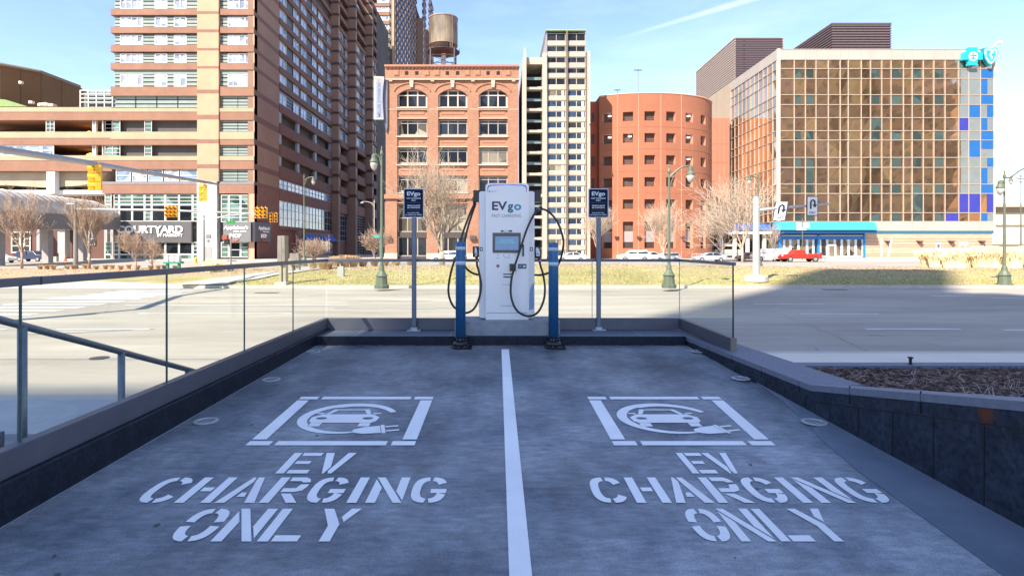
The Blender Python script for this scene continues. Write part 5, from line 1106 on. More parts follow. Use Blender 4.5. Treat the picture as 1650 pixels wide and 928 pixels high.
for (ta, tb) in opn:
    for r_ in rws:
        z0, z1 = z(r_[1]), z(r_[0]); a, b, ai, bi = ep(ta), ep(tb), ep(ta, .7), ep(tb, .7)
        mb.quad((*a, z0), (*ai, z0), (*ai, z1), (*a, z1), 1).quad((*b, z0), (*bi, z0), (*bi, z1), (*b, z1), 1).quad((*a, z0), (*b, z0), (*bi, z0), (*ai, z0), 1).quad((*a, z1), (*b, z1), (*bi, z1), (*ai, z1), 1)
a, a2 = ep(e0), ep(e0, .5); mb.quad((*a, .1), (a[0]-.1, a[1]+9, .1), (a[0]-.1, a[1]+9, ztop), (*a, ztop))
n = len(grid)
mb.add([(*ep(t), ztop) for t in grid]+[(EC[0], EC[1]+6, ztop)], [(i, i+1, n) for i in range(n-1)])
mb.build('wall', [gw, reveal], gg, fixn=False)
jm = mat('stucco_joint', (0.40, 0.15, 0.09), .9, 0); mb = MB(); jl = mat('stucco_pale_joint', (0.68, 0.36, 0.24), .9, 0)
for yv_ in (204.5, 240, 275.5, 311, 346): 
    mb.tube([(*ep(t, -.01), z(yv_)) for t in grid], .035, 4)
mb.build('joint_line', jm, gg); mb = MB()
for pxj in (995, 1029, 1065, 1098): t = th_of(pxj); mb.tube([(*ep(t, -.01), .1), (*ep(t, -.01), ztop)], .04, 4)
mb.tube([(*ep(t, .0), ztop) for t in grid], .12, 4)
mb.build('coping', jl, gg)
for i, (ta, tb) in enumerate(opn):
    for j, r_ in enumerate(rws):
        z0, z1 = z(r_[1]), z(r_[0]); ai, bi = ep(ta, .69), ep(tb, .69)
        if j == 5 and i < 7:
            zm = z(372.5); zn = z(390); MB().quad((*ai, zm), (*bi, zm), (*bi, z1), (*ai, z1)).build('window', gin, gg, fixn=False); MB().quad((*ep(ta, .6), zn), (*ep(tb, .6), zn), (*ep(tb, .6), zm), (*ep(ta, .6), zm)).build('grey_panel', mat('grey_infill', (0.30, 0.27, 0.27), .8, .1), gg, fixn=False)
            MB().quad((*ai, z0), (*bi, z0), (*bi, zn), (*ai, zn)).build('doorway', mat('doorway_dark', (0.05, 0.025, 0.02), .8, .3), gg, fixn=False)
        else:
            m_ = MB().quad((*ai, z0), (*bi, z0), (*bi, z1), (*ai, z1)); 
            for k in range(1, 5): zq = z0+(z1-z0)*k/5; m_.tube([(*ep(ta, .66), zq), (*ep(tb, .66), zq)], .035, 4, 1)
            w__ = m_.build('window', [gin, mat('screen_bar', (0.17, 0.10, 0.07), .7, .1)], gg, fixn=False)
            if (i, j) in ((0, 0), (0, 1), (4, 0), (4, 1), (1, 1), (4, 2)):
                q = ep((ta+tb*2)/3, .5); MB().lathe([(0, z1-.62), (.3, z1-.55), (.3, z1-.4), (0, z1-.35)], q[0], q[1], 8).build('ceiling_lamp', mat('cool_lamp', (0.9, 0.92, 1.0), .5, 0, emit=1.5), w__)
for pxj in (994, 1029, 1098.5): q = ep(th_of(pxj), -.25); MB().lathe([(0, z(385)), (.3, z(384)), (.45, z(381)), (0, z(380.5))], q[0], q[1], 8).build('wall_sconce', mat('sconce_dark', (0.12, 0.07, 0.06), .6, .1), gg)
MB().box(X_(951, 106), X_(966.5, 108.5), 109, 120, .1, Z_(164, 109)).build('stair_wall', mat('stair_wall_red', (0.40, 0.09, 0.05), .9, .1, scale=.5), gg)
for r_ in rws[:5]: MB().box(X_(953, 109), X_(958, 109), 108.97, 109.2, Z_(r_[1]+3, 109), Z_(r_[0]+2, 109)).build('stair_window', gin, gg)
def lot_lamp(px, y0, y1, Y, lab, w2):
    x = X_(px, Y); t = thing('roof_lamp_post', lab, 'lamp post', (x, Y, ztop), 'lamp posts on the garage roof')
    MB().tube([(x, Y, ztop-.5), (x, Y, Z_(y0, Y))], .09, 6).build('pole', mat('lamp_pole_grey', (0.25, 0.24, 0.26), .5, .1, metal=.3), t); MB().box(x-w2, x+w2, Y-.2, Y+.2, Z_(y0, Y)-.05, Z_(y0, Y)+.13).build('lamp_head', mat('lamp_pole_grey', (0.25, 0.24, 0.26), .5, .1, metal=.3), t)
lot_lamp(1028, 113.5, 150, 112, 'tall twin headed lamp post on the garage roof', .75); lot_lamp(994.7, 145.5, 160, 113, 'short twin headed lamp post on the garage roof', .6)
# block behind garage
sblk = thing('salmon_block', 'salmon building block between the round garage and the mirrored office', 'building', (52, 133, 0))
MB().box(X_(1120, 133), X_(1177, 133)-.2, 133, 150, 0, Z_(190.5, 133)).build('wall', mat('salmon_stucco', (0.395, 0.168, 0.105), .9, .05, scale=.4), sblk)
mb = MB()
for px0 in (1156, 1163, 1170): mb.box(X_(px0, 133)-.05, X_(px0, 133)+.05, 132.97, 133.01, 0, Z_(191, 133))
for py0 in (232, 262, 292, 322, 352): mb.box(X_(1140, 133), X_(1177, 133)-.2, 132.97, 133.01, Z_(py0, 133)-.06, Z_(py0, 133)+.06)
mb.build('wall_joints', jm, sblk)

# ---- mirrored office block ------------------------------------------------------------
YO = 112.0; T = front(YO); u = lambda p: X_(p, YO); z = lambda p: Z_(p, YO)
of = thing('mirrored_office', 'bronze mirrored office block with blue panels at its right edge', 'building', (u(1253), YO, 0))
X0, X1 = u(1252.5), u(1603.5)
mir = pane_mat('mirror_bronze', (0.66, 0.46, 0.29), rough=0.03, var=.2, scale=.12, metal=.93, wave=.012, wscale=.16, c2=(0.80, 0.58, 0.38))
mull = mat('mullion_pale', (0.42, 0.34, 0.27), .5, .05); conc = mat('office_fascia', (0.395, 0.361, 0.315), .8, .06, scale=.4, dirt=.06)
MB().box(X0+.6, X1-.4, YO+.5, 150, .1, z(84)).build('core', mat('office_core', (0.12, 0.11, 0.10), .9, .1), of)
pass
vx = [1253, 1280, 1298, 1315, 1335, 1354, 1367, 1388, 1403, 1421, 1436, 1456, 1470, 1488, 1505, 1523, 1545, 1561, 1580, 1603]
hy = [97, 111, 127, 153, 169, 190, 211, 226, 254, 270, 297, 312, 343, 357]
mirs = [mir]+[pane_mat('mirror_bronze_%s' % nm_, c_, rough=.03, var=.15, scale=.12, metal=.93, wave=.02, wscale=.16, c2=tuple(q*1.25 for q in c_)) for nm_, c_ in (('dark', (.50, .35, .23)), ('gold', (.72, .53, .31)), ('rose', (.62, .44, .32)))]
rp0 = random.Random(8)
def panes(T_, us_):
    mb = MB(T_)                                  # every pane sits a touch out of true, as such glass does
    for a, b in zip(us_, us_[1:]):
        for c, d in zip(hy, hy[1:]):
            j = lambda: -.13+rp0.uniform(-.012, .012)
            mb.quad((a, j(), z(d)), (b, j(), z(d)), (b, j(), z(c)), (a, j(), z(c)), rp0.choice((0, 0, 0, 1, 1, 2, 3)))
    mb.build('curtain_wall', mirs, of)
panes(T, [X0+.3]+[u(p) for p in vx[1:-1]]+[X1-.1])
mb = MB(T)
for p in vx[1:-1]: mb.box(u(p)-.06, u(p)+.06, -.1, .04, z(357), z(97))
for p in hy[1:]: mb.box(X0+.3, X1-.1, -.1, .035, z(p)-.06, z(p)+.06)
mb.build('mullion_grid', mull, of)
MB(T).box(X0, X0+.55, -.5, .12, z(357), z(79)).box(X1-.3, X1, -.5, .08, z(376), z(81)).build('corner_trim', mat('corner_pale', (0.588, 0.504, 0.42), .6, .04), of)
mb = MB(T).box(X0+.55, X1-.3, -.5, .06, z(96.8), z(81)).box(X0+.3, X1-.3, -.5, .10, z(81), z(79.5), 1)
for p in vx[1:-1]: mb.box(u(p)-.03, u(p)+.03, .05, .068, z(96.8), z(81), 1)
mb.build('fascia', [conc, mat('fascia_joint', (0.30, 0.27, 0.23), .8, 0)], of)
mb = MB(T).box(u(1402), X1-.3, -.5, .06, z(372), z(357.2))
for p in vx[9:-1]: mb.box(u(p)-.03, u(p)+.03, .05, .068, z(372), z(357.2), 1)
mb.build('lower_fascia', [conc, mat('fascia_joint', (0.30, 0.27, 0.23), .8, 0)], of)
blu = mat('panel_blue', (0.017, 0.118, 0.353), .35, .08, scale=.5); blv = mat('panel_violet_blue', (0.04, 0.045, 0.30), .35, .12, scale=.5); pal = mat('panel_silver', (0.252, 0.29, 0.286), .35, .08, scale=.6, metal=.3)
bp = [(1580.5, 1602.5, 111.5, 126.5, 0), (1580.5, 1591, 127.5, 152.5, 0), (1580.5, 1602.5, 153.5, 168.5, 0), (1591.5, 1602.5, 169.5, 189.5, 0), (1561.5, 1579.5, 169.5, 189.5, 0), (1580.5, 1591, 190.5, 210.5, 0), (1545.5, 1560.5, 190.5, 210.5, 1),
      (1580.5, 1602.5, 211.5, 225.5, 0), (1580.5, 1602.5, 226.5, 240, 0), (1561.5, 1579.5, 226.5, 253.5, 0), (1591.5, 1602.5, 254.5, 269.5, 0), (1580.5, 1591, 270.5, 296.5, 0), (1580.5, 1602.5, 297.5, 311.5, 0), (1591.5, 1602.5, 312.5, 342.5, 1), (1561.5, 1579.5, 312.5, 342.5, 1), (1545.5, 1560.5, 312.5, 342.5, 1), (1580.5, 1591, 343.5, 356.5, 0), (1523.5, 1544.5, 343.5, 356.5, 1)]
for a, b, c, d, k in bp: MB(T).box(u(a), u(b), -.1, -.03, z(d), z(c)).build('blue_panel', blv if k else blu, of)
sp_ = [(1591.5, 1602.5, 127.5, 152.5), (1580.5, 1591, 169.5, 189.5), (1591.5, 1602.5, 190.5, 210.5), (1580.5, 1602.5, 240.5, 253.5), (1580.5, 1591, 254.5, 269.5), (1591.5, 1602.5, 270.5, 296.5), (1591.5, 1602.5, 343.5, 356.5),
       (1561.5, 1579.5, 111.5, 126.5), (1561.5, 1579.5, 127.5, 152.5), (1561.5, 1579.5, 153.5, 168.5), (1561.5, 1579.5, 190.5, 210.5), (1561.5, 1579.5, 211.5, 225.5), (1561.5, 1579.5, 254.5, 269.5), (1561.5, 1579.5, 270.5, 296.5), (1561.5, 1579.5, 297.5, 311.5),
       (1548, 1560.5, 111.5, 126.5), (1549, 1560.5, 127.5, 152.5), (1548, 1560.5, 153.5, 168.5), (1547, 1560.5, 169.5, 189.5), (1548, 1560.5, 211.5, 225.5), (1549, 1560.5, 226.5, 253.5), (1548, 1560.5, 254.5, 269.5), (1549, 1560.5, 270.5, 296.5), (1548, 1560.5, 297.5, 311.5)]
for a, b, c, d in sp_: MB(T).box(u(a), u(b), -.1, -.04, z(d), z(c)).build('silver_panel', pal, of)
rp_ = pane_mat('teal_reflecting_pane', (0.075, 0.115, 0.11), rough=.08, var=.4, scale=.4, metal=.35)
ppn = []
for r0, r1 in ((111.5, 126.5), (153.5, 168.5), (211.5, 225.5), (254.5, 269.5), (297.5, 311.5), (343.5, 356.5)):
    for a, b in ((1281, 1291), (1299, 1311), (1404, 1418), (1437, 1452), (1471, 1485), (1506, 1520)): ppn.append((a, b, r0, r1))
ppn += [(1404, 1420, 190.5, 210.5), (1299, 1311, 270.5, 296.5), (1471, 1487, 312.5, 342.5)]
for a, b, c, d in ppn: MB(T).quad((u(a), -.1, z(d)), (u(b), -.1, z(d)), (u(b), -.1, z(c)), (u(a), -.1, z(c))).build('tinted_window', rp_, of)
# left face
TL = leftface(X0); SPo = X0*917; uy = lambda p: SPo/(p-802)
ye = 134.2
panes(TL, [YO+.3]+[YO+(ye-YO)*k/11 for k in range(1, 11)]+[ye])
mb = MB(TL)
for k in range(1, 11): y = YO+(ye-YO)*k/11; mb.box(y-.06, y+.06, -.1, .04, z(357), z(97))
for p in hy[1:]: mb.box(YO+.3, ye, -.1, .035, z(p)-.06, z(p)+.06)
mb.build('mullion_grid', mull, of)
MB(TL).box(YO+.02, ye, -.5, .06, z(96.8), z(80)).build('fascia', conc, of)
MB(TL).box(ye, ye+.8, -.5, .1, 0, z(96.8)).build('corner_trim', mull, of)
MB(TL).box(ye+.8, 152, -.6, .0, 0, z(81)).build('rear_wall', mat('beige_wall', (0.386, 0.319, 0.235), .85, .06, scale=.4), of)
# ground floor
bkb = brick_mat('beige_block', (0.54, 0.385, 0.27), (0.47, 0.325, 0.225), (0.42, 0.31, 0.22), 1.0, bw=.9, rh=.25, bump=.1, var=.15); bst = mat('tan_course', (0.353, 0.235, 0.16), .85, .1)
MB(T).box(u(1394), X1-.6, -.5, -.02, .1, z(376)).build('block_wall', bkb, of)
mb = MB(T)
for y0 in (384, 388.5, 394, 397, 408.5, 411.5): mb.box(u(1394), X1-.6, -.03, .0, z(y0+1.3), z(y0))
mb.build('course_band', bst, of)
MB(T).box(u(1402), X1-.4, -.5, .1, z(376.2), z(372.3)).build('blue_stripe', mat('stripe_blue', (0.03, 0.13, 0.22), .5, .1), of)
mb = MB(T).hexa([(u(1244), .1, z(371)), (u(1402), .1, z(371)), (u(1402), 2.4, z(371.3)), (u(1244), 2.4, z(371.3)), (u(1246), .1, z(358)), (u(1402), .1, z(358)), (u(1402), 1.4, z(358.3)), (u(1246), 1.4, z(358.3))])
mb.build('awning', mat('awning_cyan', (0.042, 0.302, 0.554), .5, .06, scale=.3), of)
MB(T).box(u(1246), u(1402), -.3, 2.0, z(376), z(371.5)).build('awning_soffit', mat('soffit_blue', (0.01, 0.10, 0.26), .5, .1), of)
so = Fac(of, T); xs_ = [1255, 1264, 1274, 1287, 1301, 1311, 1322, 1333.5, 1345.5, 1357, 1368, 1379.5, 1391]
shp = pane_mat('shop_interior', (0.10, 0.08, 0.06), var=.7, scale=.5, c2=(.34, .28, .2)); fwh = mat('frame_ice', (0.55, 0.66, 0.80), .5, .05)
for a, b in zip(xs_, xs_[1:]): so.win(u(a), u(b), z(414), z(379), 1, 1, fwh, shp, d=-.1, fw=.22, name='shop_window'); 
MB(T).box(u(1255), u(1392), -.3, -.05, z(414), .1).box(u(1255), u(1392), -.16, -.03, z(386), z(380.5), 1).build('shop_base', [mat('base_grey', (0.25, 0.22, 0.2), .8, .1), mat('band_blue', (0.03, 0.14, 0.42), .5, .1)], of)
MB(T).box(u(1255), u(1259.5), -.2, .1, .1, z(379)).box(u(1317), u(1320.5), -.2, .1, .1, z(379)).box(u(1391), u(1394), -.2, .12, .1, z(376.5)).build_each('blue_pilaster', mat('pilaster_blue', (0.01, 0.20, 0.55), .5, .1), of)
so.win(u(1333), u(1347), .12, z(393.5), 1, 1, M['white'], shp, d=.1, fw=.3, name='door')
for p in (1429, 1480, 1531, 1580): MB(T).prism([(u(p)-.55, z(388)), (u(p)+.55, z(388)), (u(p)+.1, z(392.5))], -.02, .7).build('wall_sconce', mat('sconce_brown', (0.10, 0.05, 0.04), .6, .1), of)
# roof plant boxes
def lbox(root, x0, x1, y0, y1, z0, z1, side_m, pitch=.55):
    mb = MB().box(x0, x1, y0, y1, z0, z1, 0); zq = z0+.1
    while zq < z1-.1: mb.box(x0-.12, x1+.12, y0-.12, y1+.12, zq, zq+pitch*.45, 1); zq += pitch
    mb.box(x0-.15, x1+.15, y0-.15, y1+.15, z1, z1+.25, 1)
    mb.build('louvred_screen', side_m, root)
pl1 = thing('roof_plant_screen', 'dark brown louvred plant screen on top of the mirrored office roof', 'roof screen', (78, 124, z(80))); 
lm1 = [mat('screen_recess', (0.035, 0.028, 0.03), .8, .1), mat('screen_slat', (0.135, 0.095, 0.10), .6, .1)]
lbox(pl1, X_(1341, 120), X_(1435, 120), 120, 138, Z_(81, 120), Z_(39.5, 120), lm1)
pl2 = thing('rear_louvred_block', 'grey brown louvred block standing behind the mirrored office', 'building', (60, 140, 0))
Yp = 139.0; lbox(pl2, X_(1184, Yp), X_(1262, Yp), Yp, Yp+27, 20, Z_(63, Yp), [mat('sunlit_side_recess', (0.302, 0.244, 0.21), .8, .1), mat('sunlit_side_slat', (0.42, 0.336, 0.286), .7, .1)], .6)  # sun on the left side painted in as lighter slats
lbox(pl2, X_(1184, Yp)+.3, X_(1262, Yp), Yp+27.5, Yp+42, 20, Z_(63, Yp)-6.3, [mat('sunlit_side_recess', (0.36, 0.29, 0.25), .8, .1), mat('sunlit_side_slat', (0.50, 0.40, 0.34), .7, .1)], .6)
MB().box(X_(1184, Yp)+.1, X_(1259, Yp), Yp-.4, Yp-.2, 30, Z_(63, Yp)+.1).build('front_louvres', brick_mat('louvre_front_dark', (0.10, 0.07, 0.08), (0.10, 0.07, 0.08), (0.02, 0.015, 0.018), 1.0, bw=60, rh=.55, mort=.12, bump=0, var=.1), pl2)
# emblem sign: cyan cross and shield
em = thing('emblem_sign', 'bright cyan cross and shield emblem sign at the top right corner of the mirrored office', 'sign', (u(1574), YO-.8, z(92)))
cy = mat('emblem_cyan', (0.017, 0.42, 0.605), .4, .04); cyl = mat('emblem_light', (0.50, 0.85, 0.92), .4, .02); tl = mat('emblem_teal', (0.01, 0.27, 0.36), .4, .05)
c0, c1 = 1562, 93.6; a_, b_ = 15.5, 7.2
P = [(-b_, a_*.92), (b_, a_*.92), (b_, b_*.9), (a_, b_*.9), (a_, -b_*.75), (b_, -b_*.75), (b_, -a_*.92), (-b_, -a_*.92), (-b_, -b_*.75), (-a_, -b_*.75), (-a_, b_*.9), (-b_, b_*.9)]
MB(T).prism([(u(c0+p*.98), z(c1-q)) for p, q in P], .12, .9).build('cross', cy, em, bevel=.06)
dk = MB(T); dk.add([(u(c0)+.93*math.cos(k*.2618), .915, z(c1)+.93*math.sin(k*.2618)) for k in range(24)], [tuple(range(24))]); dk.build('cross_disc', cyl, em)
MB(T).tube([(u(c0), .94, z(c1)-.62), (u(c0), .94, z(c1)+.35)], .10, 6).tube([(u(c0)-.6, .94, z(c1)+.1), (u(c0), .94, z(c1)+.22), (u(c0)+.6, .94, z(c1)+.1)], .09, 6).tube([(u(c0)-.42, .94, z(c1)-.6), (u(c0), .94, z(c1)-.1), (u(c0)+.42, .94, z(c1)-.6)], .09, 6).lathe([(0, z(c1)+.4), (.14, z(c1)+.52), (0, z(c1)+.66)], u(c0), .94, 8).build('figure_mark', tl, em)
s0, s1 = 1590.5, 92.5
sh = lambda k: [(u(s0+p*k), z(s1-q*k)) for p, q in ((-9.5, 10.5), (-5, 11), (0, 9.6), (5, 11), (9.5, 10.5), (9.8, 3), (7.5, -5), (3.5, -11), (0, -13.5), (-3.5, -11), (-7.5, -5), (-9.8, 3))]
MB(T).prism(sh(1.18), .12, .8).build('shield', tl, em); MB(T).prism(sh(1.0), .8, .88).build('shield_rim', cyl, em); MB(T).prism(sh(.76), .88, .92).build('shield_field', cy, em)
P = [(u(s0)+.45*math.sin(k*.95)*(1-k/14), .96, z(s1)+.9-k*.17) for k in range(11)]
MB(T).tube(P, [.16]*9+[.1, .05], 6).tube([(u(s0), .95, z(s1)+1.0), (u(s0), .95, z(s1)-.9)], .07, 6).build('serpent_mark', cyl, em)
fl = thing('roof_floodlight', 'white floodlight arm on the roof corner above the shield sign', 'floodlight', (u(1598), YO, z(80)))
MB(T).box(u(1593), u(1601), -.6, -.1, z(81.5), z(77.5)).build('base', M['white'], fl); MB(T).tube([(u(1600), -.3, z(78)), (u(1605), -.3, z(72)), (u(1608.5), -.3, z(68.5)), (u(1613), -.3, z(67.5))], .12, 6).build('arm', M['white'], fl); MB(T).box(u(1609.5), u(1615.5), -.6, .1, z(70.5), z(66)).build('lamp_head', M['white'], fl, bevel=.1)
# bottom right: ground floor link left of the office corner
lk = thing('entrance_canopy', 'low entrance canopy with blue fascia between garage and mirrored office', 'entrance', (X_(1215, 116), 116, 0))
YL = 116; uL = lambda p: X_(p, YL); zL = lambda p: Z_(p, YL); TLn = front(YL)
MB(TLn).box(uL(1196), uL(1250), -6, .2, zL(371), zL(361)).build('blue_fascia', mat('fascia_blue', (0.06, 0.16, 0.55), .5, .15), lk); MB(TLn).box(uL(1160), uL(1250), -6, .6, zL(377), zL(373)).build('canopy_edge', M['white'], lk)
for p in (1163, 1185, 1206, 1233): MB(TLn).box(uL(p)-.3, uL(p)+.3, -.8, -.2, 0, zL(377)).build('canopy_post', frm, lk)
MB(TLn).box(uL(1150), uL(1253), -9, -8.5, 0, zL(378)).build('back_wall', mat('link_dark', (0.12, 0.08, 0.06), .8, .3, scale=.5), lk)
MB(TLn).box(uL(1156), uL(1200), -7, -1.2, zL(397), zL(391.5)).box(uL(1156), uL(1200), -7, -1.2, zL(412), zL(402)).build('ramp_wall', M['walk'], lk)
# ---- far right beige building -----------------------------------------------------------
fb = thing('beige_station', 'pale concrete building with dark roof band beyond the office at the far right', 'building', (120, 135, 0))
YS = 135; uS = lambda p: X_(p, YS); zS = lambda p: Z_(p, YS); TS_ = front(YS); pc = mat('pale_concrete', (0.554, 0.504, 0.42), .85, .06, scale=.3)
MB(TS_).box(uS(1590), uS(1800), -20, 0, .1, zS(342)).build('wall', pc, fb); MB(TS_).box(uS(1590), uS(1800), -20, 1.5, zS(334), zS(329)).build('roof_slab', pc, fb); MB(TS_).box(uS(1595), uS(1800), -20, .3, zS(343), zS(334)).build('dark_band', mat('band_brown', (0.28, 0.22, 0.16), .8, .1), fb)
fs_ = Fac(fb, TS_)
for i, p in enumerate(range(1606, 1700, 13)): fs_.win(uS(p), uS(p+10), zS(358), zS(352), 1, 1, frm, dpane, d=.05, fw=.2); fs_.win(uS(p), uS(p+10), zS(378), zS(371), 1, 1, frm, bpane, d=.05, fw=.2)
MB(TS_).box(uS(1590), uS(1800), 0, .5, zS(394), zS(391)).box(uS(1590), uS(1800), 0, .4, zS(363), zS(361)).build('ledge', mat('ledge_shadow', (0.42, 0.38, 0.32), .8, .1), fb)
# ---- buildings behind the camera, three shaped to cast the shade, the others for the mirror glass ------------------
grd = lambda nm, c, pane, sc: brick_mat(nm, pane, tuple(q*1.6 for q in pane), c, sc, bw=1.0, rh=1.15, mort=.34, bump=0, var=.3)
m1_ = brick_mat('shade_tower_and_rear_facade', (0.24, 0.22, 0.20), (0.30, 0.28, 0.26), (0.52, 0.36, 0.25), .19, bw=1.0, rh=.8, mort=.24, bump=0, var=.2)
m2_ = brick_mat('shade_podium_and_rear_facade', (0.24, 0.22, 0.18), (0.32, 0.27, 0.20), (0.58, 0.40, 0.26), .16, bw=1.4, rh=.9, mort=.24, bump=0, var=.2)
def rear(name, label, x0, x1, y0, y1, h, m):
    t = MB().box(x0, x1, y0, y1, 0, h).build(name, m, origin=((x0+x1)/2, y0, 0)); tag(t, label, 'building')
rear('shade_podium', 'unseen brown block behind the camera, shaped to shade the deck', -85, -51.8, -64, -55, 75.0, m2_)
rear('shade_tower', 'unseen slim brown tower behind the camera, shaped to shade the road and lawn', -51.7, -44.6, -58, -55, 115, m1_)
rear('shade_slab', 'unseen narrow brown slab behind the camera, shaped to shade the right road', -44.5, -40.2, -59, -55, 95.9, m2_)
rear('rear_high_block', 'tall brown masonry block behind and right of the camera', 78, 149, -60, -25, 105, m1_)
rear('rear_east_block', 'wide brown masonry block far behind and right of the camera', 165, 201, -60, -25, 98, m2_)
rear('rear_far_block', 'pale masonry block far to the right behind the camera', 226, 290, -60, -10, 80, m1_)
rear('rear_beige_tower', 'thin pale masonry tower between two brown blocks behind the camera', 155, 163.5, -50, -30, 110, mat('rear_beige', (0.62, 0.50, 0.34), .8, .2, scale=.3))
rear('west_block', 'brown block to the left of the plaza behind the camera', -150, -95, -60, -5, 45, m2_)

# ================================================================ STREET FURNITURE
green = mat('lamp_green', (0.11, 0.13, 0.085), .5, .15, scale=3); globe = pane_mat('lamp_globe', (0.40, 0.38, 0.34), rough=.2, var=.15, scale=2)
def Yg(py, zg=0.0): return (CZ-zg)*F/(py-HY)
def street_lamp(px, Y, ztop_, armdx, armh, lab, zb=0.0, m=green, cobra=False, base=True, both=False, r=.062):
    x = X_(px, Y); t = thing('street_lamp', lab, 'street lamp', (x, Y, zb), 'street lamps along the avenue')
    if base: MB().lathe([(.36, zb-.1), (.36, zb+.06), (.29, zb+.10), (.26, zb+.46), (.31, zb+.50), (.26, zb+.55), (.14, zb+.74), (.12, zb+.92), (.10, zb+1.0)], x, Y, 10).build('base', m, t)
    MB().tube([(x, Y, zb), (x, Y, zb+1), (x, Y, ztop_)], [r*1.35, r*1.2, r*.75], 10).lathe([(r*1.3, ztop_-.2), (r*1.3, ztop_-.1), (r*.5, ztop_+.05), (r*.7, ztop_+.12), (0, ztop_+.25)], x, Y, 8).build('pole', m, t)
    for s_ in ((1, -1) if both else (1,)):
        ax_ = armdx*s_; P = [(x, Y, ztop_-.45)]
        for k in range(1, 9):
            q = k/8; P.append((x+ax_*q, Y-.1*q, ztop_-.45+armh*math.sin(q*math.pi*.62)))
        MB().tube(P, .045, 6).tube([(x, Y, ztop_-.9), (x+ax_*.3, Y, ztop_-.45+armh*.45)], .03, 5).build('arm', m, t)
        ex, ey, ez = P[-1]
        h = MB()
        if cobra: h.lathe([(.05, ez-.02), (.30, ez-.16), (.26, ez-.24), (0, ez-.27)], ex, ey, 8).build('lamp_head', m, t)
        else:
            h.lathe([(.03, ez+.05), (.12, ez-.02), (.13, ez-.18), (.20, ez-.30), (.21, ez-.36), (.10, ez-.37)], ex, ey, 12); hh = h.build('lamp_head', m, t)
            MB().lathe([(.17, ez-.37), (.19, ez-.48), (.13, ez-.64), (.05, ez-.74), (0, ez-.76)], ex, ey, 12).build('globe', globe, hh, smooth=True)
    return t
Y = Yg(461.5, .2); street_lamp(615, Y, Z_(243, Y), -.35, .25, 'green street lamp with globe on the lawn left of the charger', .2)
Y = Yg(460.5, .25); street_lamp(1078, Y, Z_(272, Y), 1.0, .55, 'green street lamp with curved arm on the lawn in front of the round garage', .25)
Y = 56.; street_lamp(490, Y, Z_(284, Y), .95, .35, 'green street lamp in front of the hotel side wall', .4)
Y = 90.; street_lamp(603, Y, Z_(324, Y), -1.9, .35, 'slim pale cobra street lamp beyond the median', .13, mat('lamp_pale', (0.48, 0.42, 0.34), .6, .1), cobra=True, base=False, r=.07)
Y = 50.; street_lamp(1222, Y, Z_(279, Y), -.85, .15, 'green street lamp just behind the lane sign mast', .6)
Y = Yg(459, .15); street_lamp(1618.5, Y, Z_(281, Y), -.30, .1, 'green street lamp on the lawn at the right edge of the view', .15)
a = kids(bpy.data.objects[-1]) if 0 else None
Y = 58.; t = street_lamp(1645, Y, Z_(282, Y), -1.1, .2, 'green twin armed street lamp at the far right edge', .15, both=True)
# the long curved arm the right hand lamp carries towards the right
Y = Yg(459, .15); MB().tube([pt(1619, 286, Y), pt(1626, 287, Y), pt(1634, 282, Y), pt(1643, 275, Y), pt(1652, 270.5, Y), pt(1668, 271, Y), pt(1680, 280, Y)], .045, 6).build('arm', green, [o for o in bpy.data.objects if o.name.startswith('street_lamp') and 'right edge of the view' in o.get('label', '')][0])

# ---- traffic signals
yel = mat('signal_yellow', (0.80, 0.42, 0.02), .45, .08, scale=2); lensk = mat('signal_lens_dark', (0.03, 0.03, 0.03), .3, .1); galv = mat('mast_grey', (0.30, 0.33, 0.37), .45, .1, scale=2, metal=.4); mastd = mat('mast_dark', (0.20, 0.20, 0.18), .6, .1)
def signal(parent, x, y, zt, rz=0.0, n=3, s=1.0, m=yel, name='signal_head'):
    c, s_ = math.cos(rz), math.sin(rz)
    mb = MB(lambda a, b, cc: (x+(a*c-b*s_)*s, y+(a*s_+b*c)*s, zt+cc*s))
    for k in range(n):
        z0 = -.36*(k+1); mb.box(-.18, .18, -.1, .12, z0+.01, z0+.35, 0)
        for j in range(7):                         # visor
            a0, a1 = R(-10+j*200/7), R(-10+(j+1)*200/7); q = lambda a, r, yy: (r*math.cos(a), yy, z0+.18+r*math.sin(a))
            mb.hexa([q(a0, .145, -.36), q(a1, .145, -.36), q(a1, .145, -.1), q(a0, .145, -.1), q(a0, .16, -.36), q(a1, .16, -.36), q(a1, .16, -.1), q(a0, .16, -.1)], 0)
        mb.add([(.13*math.cos(j*.5236), -.105, z0+.18+.13*math.sin(j*.5236)) for j in range(12)], [tuple(range(12))], 1)
    mb.box(-.03, .03, -.02, .04, 0, .12, 0)
    return mb.build(name, [m, lensk], parent)
# near mast reaching away from the viewer along the left
ms = thing('signal_mast', 'long tapered grey signal mast arm reaching in from the left edge with two yellow signals', 'traffic signal', (-17.2, 12, 0))
MB().tube([(-17.4, 11.5, 0), (-17.35, 11.6, 7.2)], [.22, .15], 14).build('pole', galv, ms)
P = []
for px0, py0, Yq in ((-130, 226, 15.0), (0, 240.5, 19.8), (80, 253, 22.2), (155, 264.5, 25.0), (240, 279, 29.5), (350, 297, 38.0)): P.append(pt(px0, py0, Yq))
MB().tube([(-17.4, 11.6, 5.1)]+P, [.17, .155, .14, .13, .12, .105, .085], 12).build('mast_arm', galv, ms, smooth=True)
q = pt(158, 268, 25); signal(ms, q[0], q[1], q[2]+.05, R(-62), s=1.03); signal(ms, q[0]-.34, q[1]+.1, q[2]+.05, R(118), s=1.03)
q = pt(330, 297.5, 36); signal(ms, q[0], q[1], q[2], R(-62), s=.98); signal(ms, q[0]-.30, q[1]+.1, q[2], R(118), s=.98)
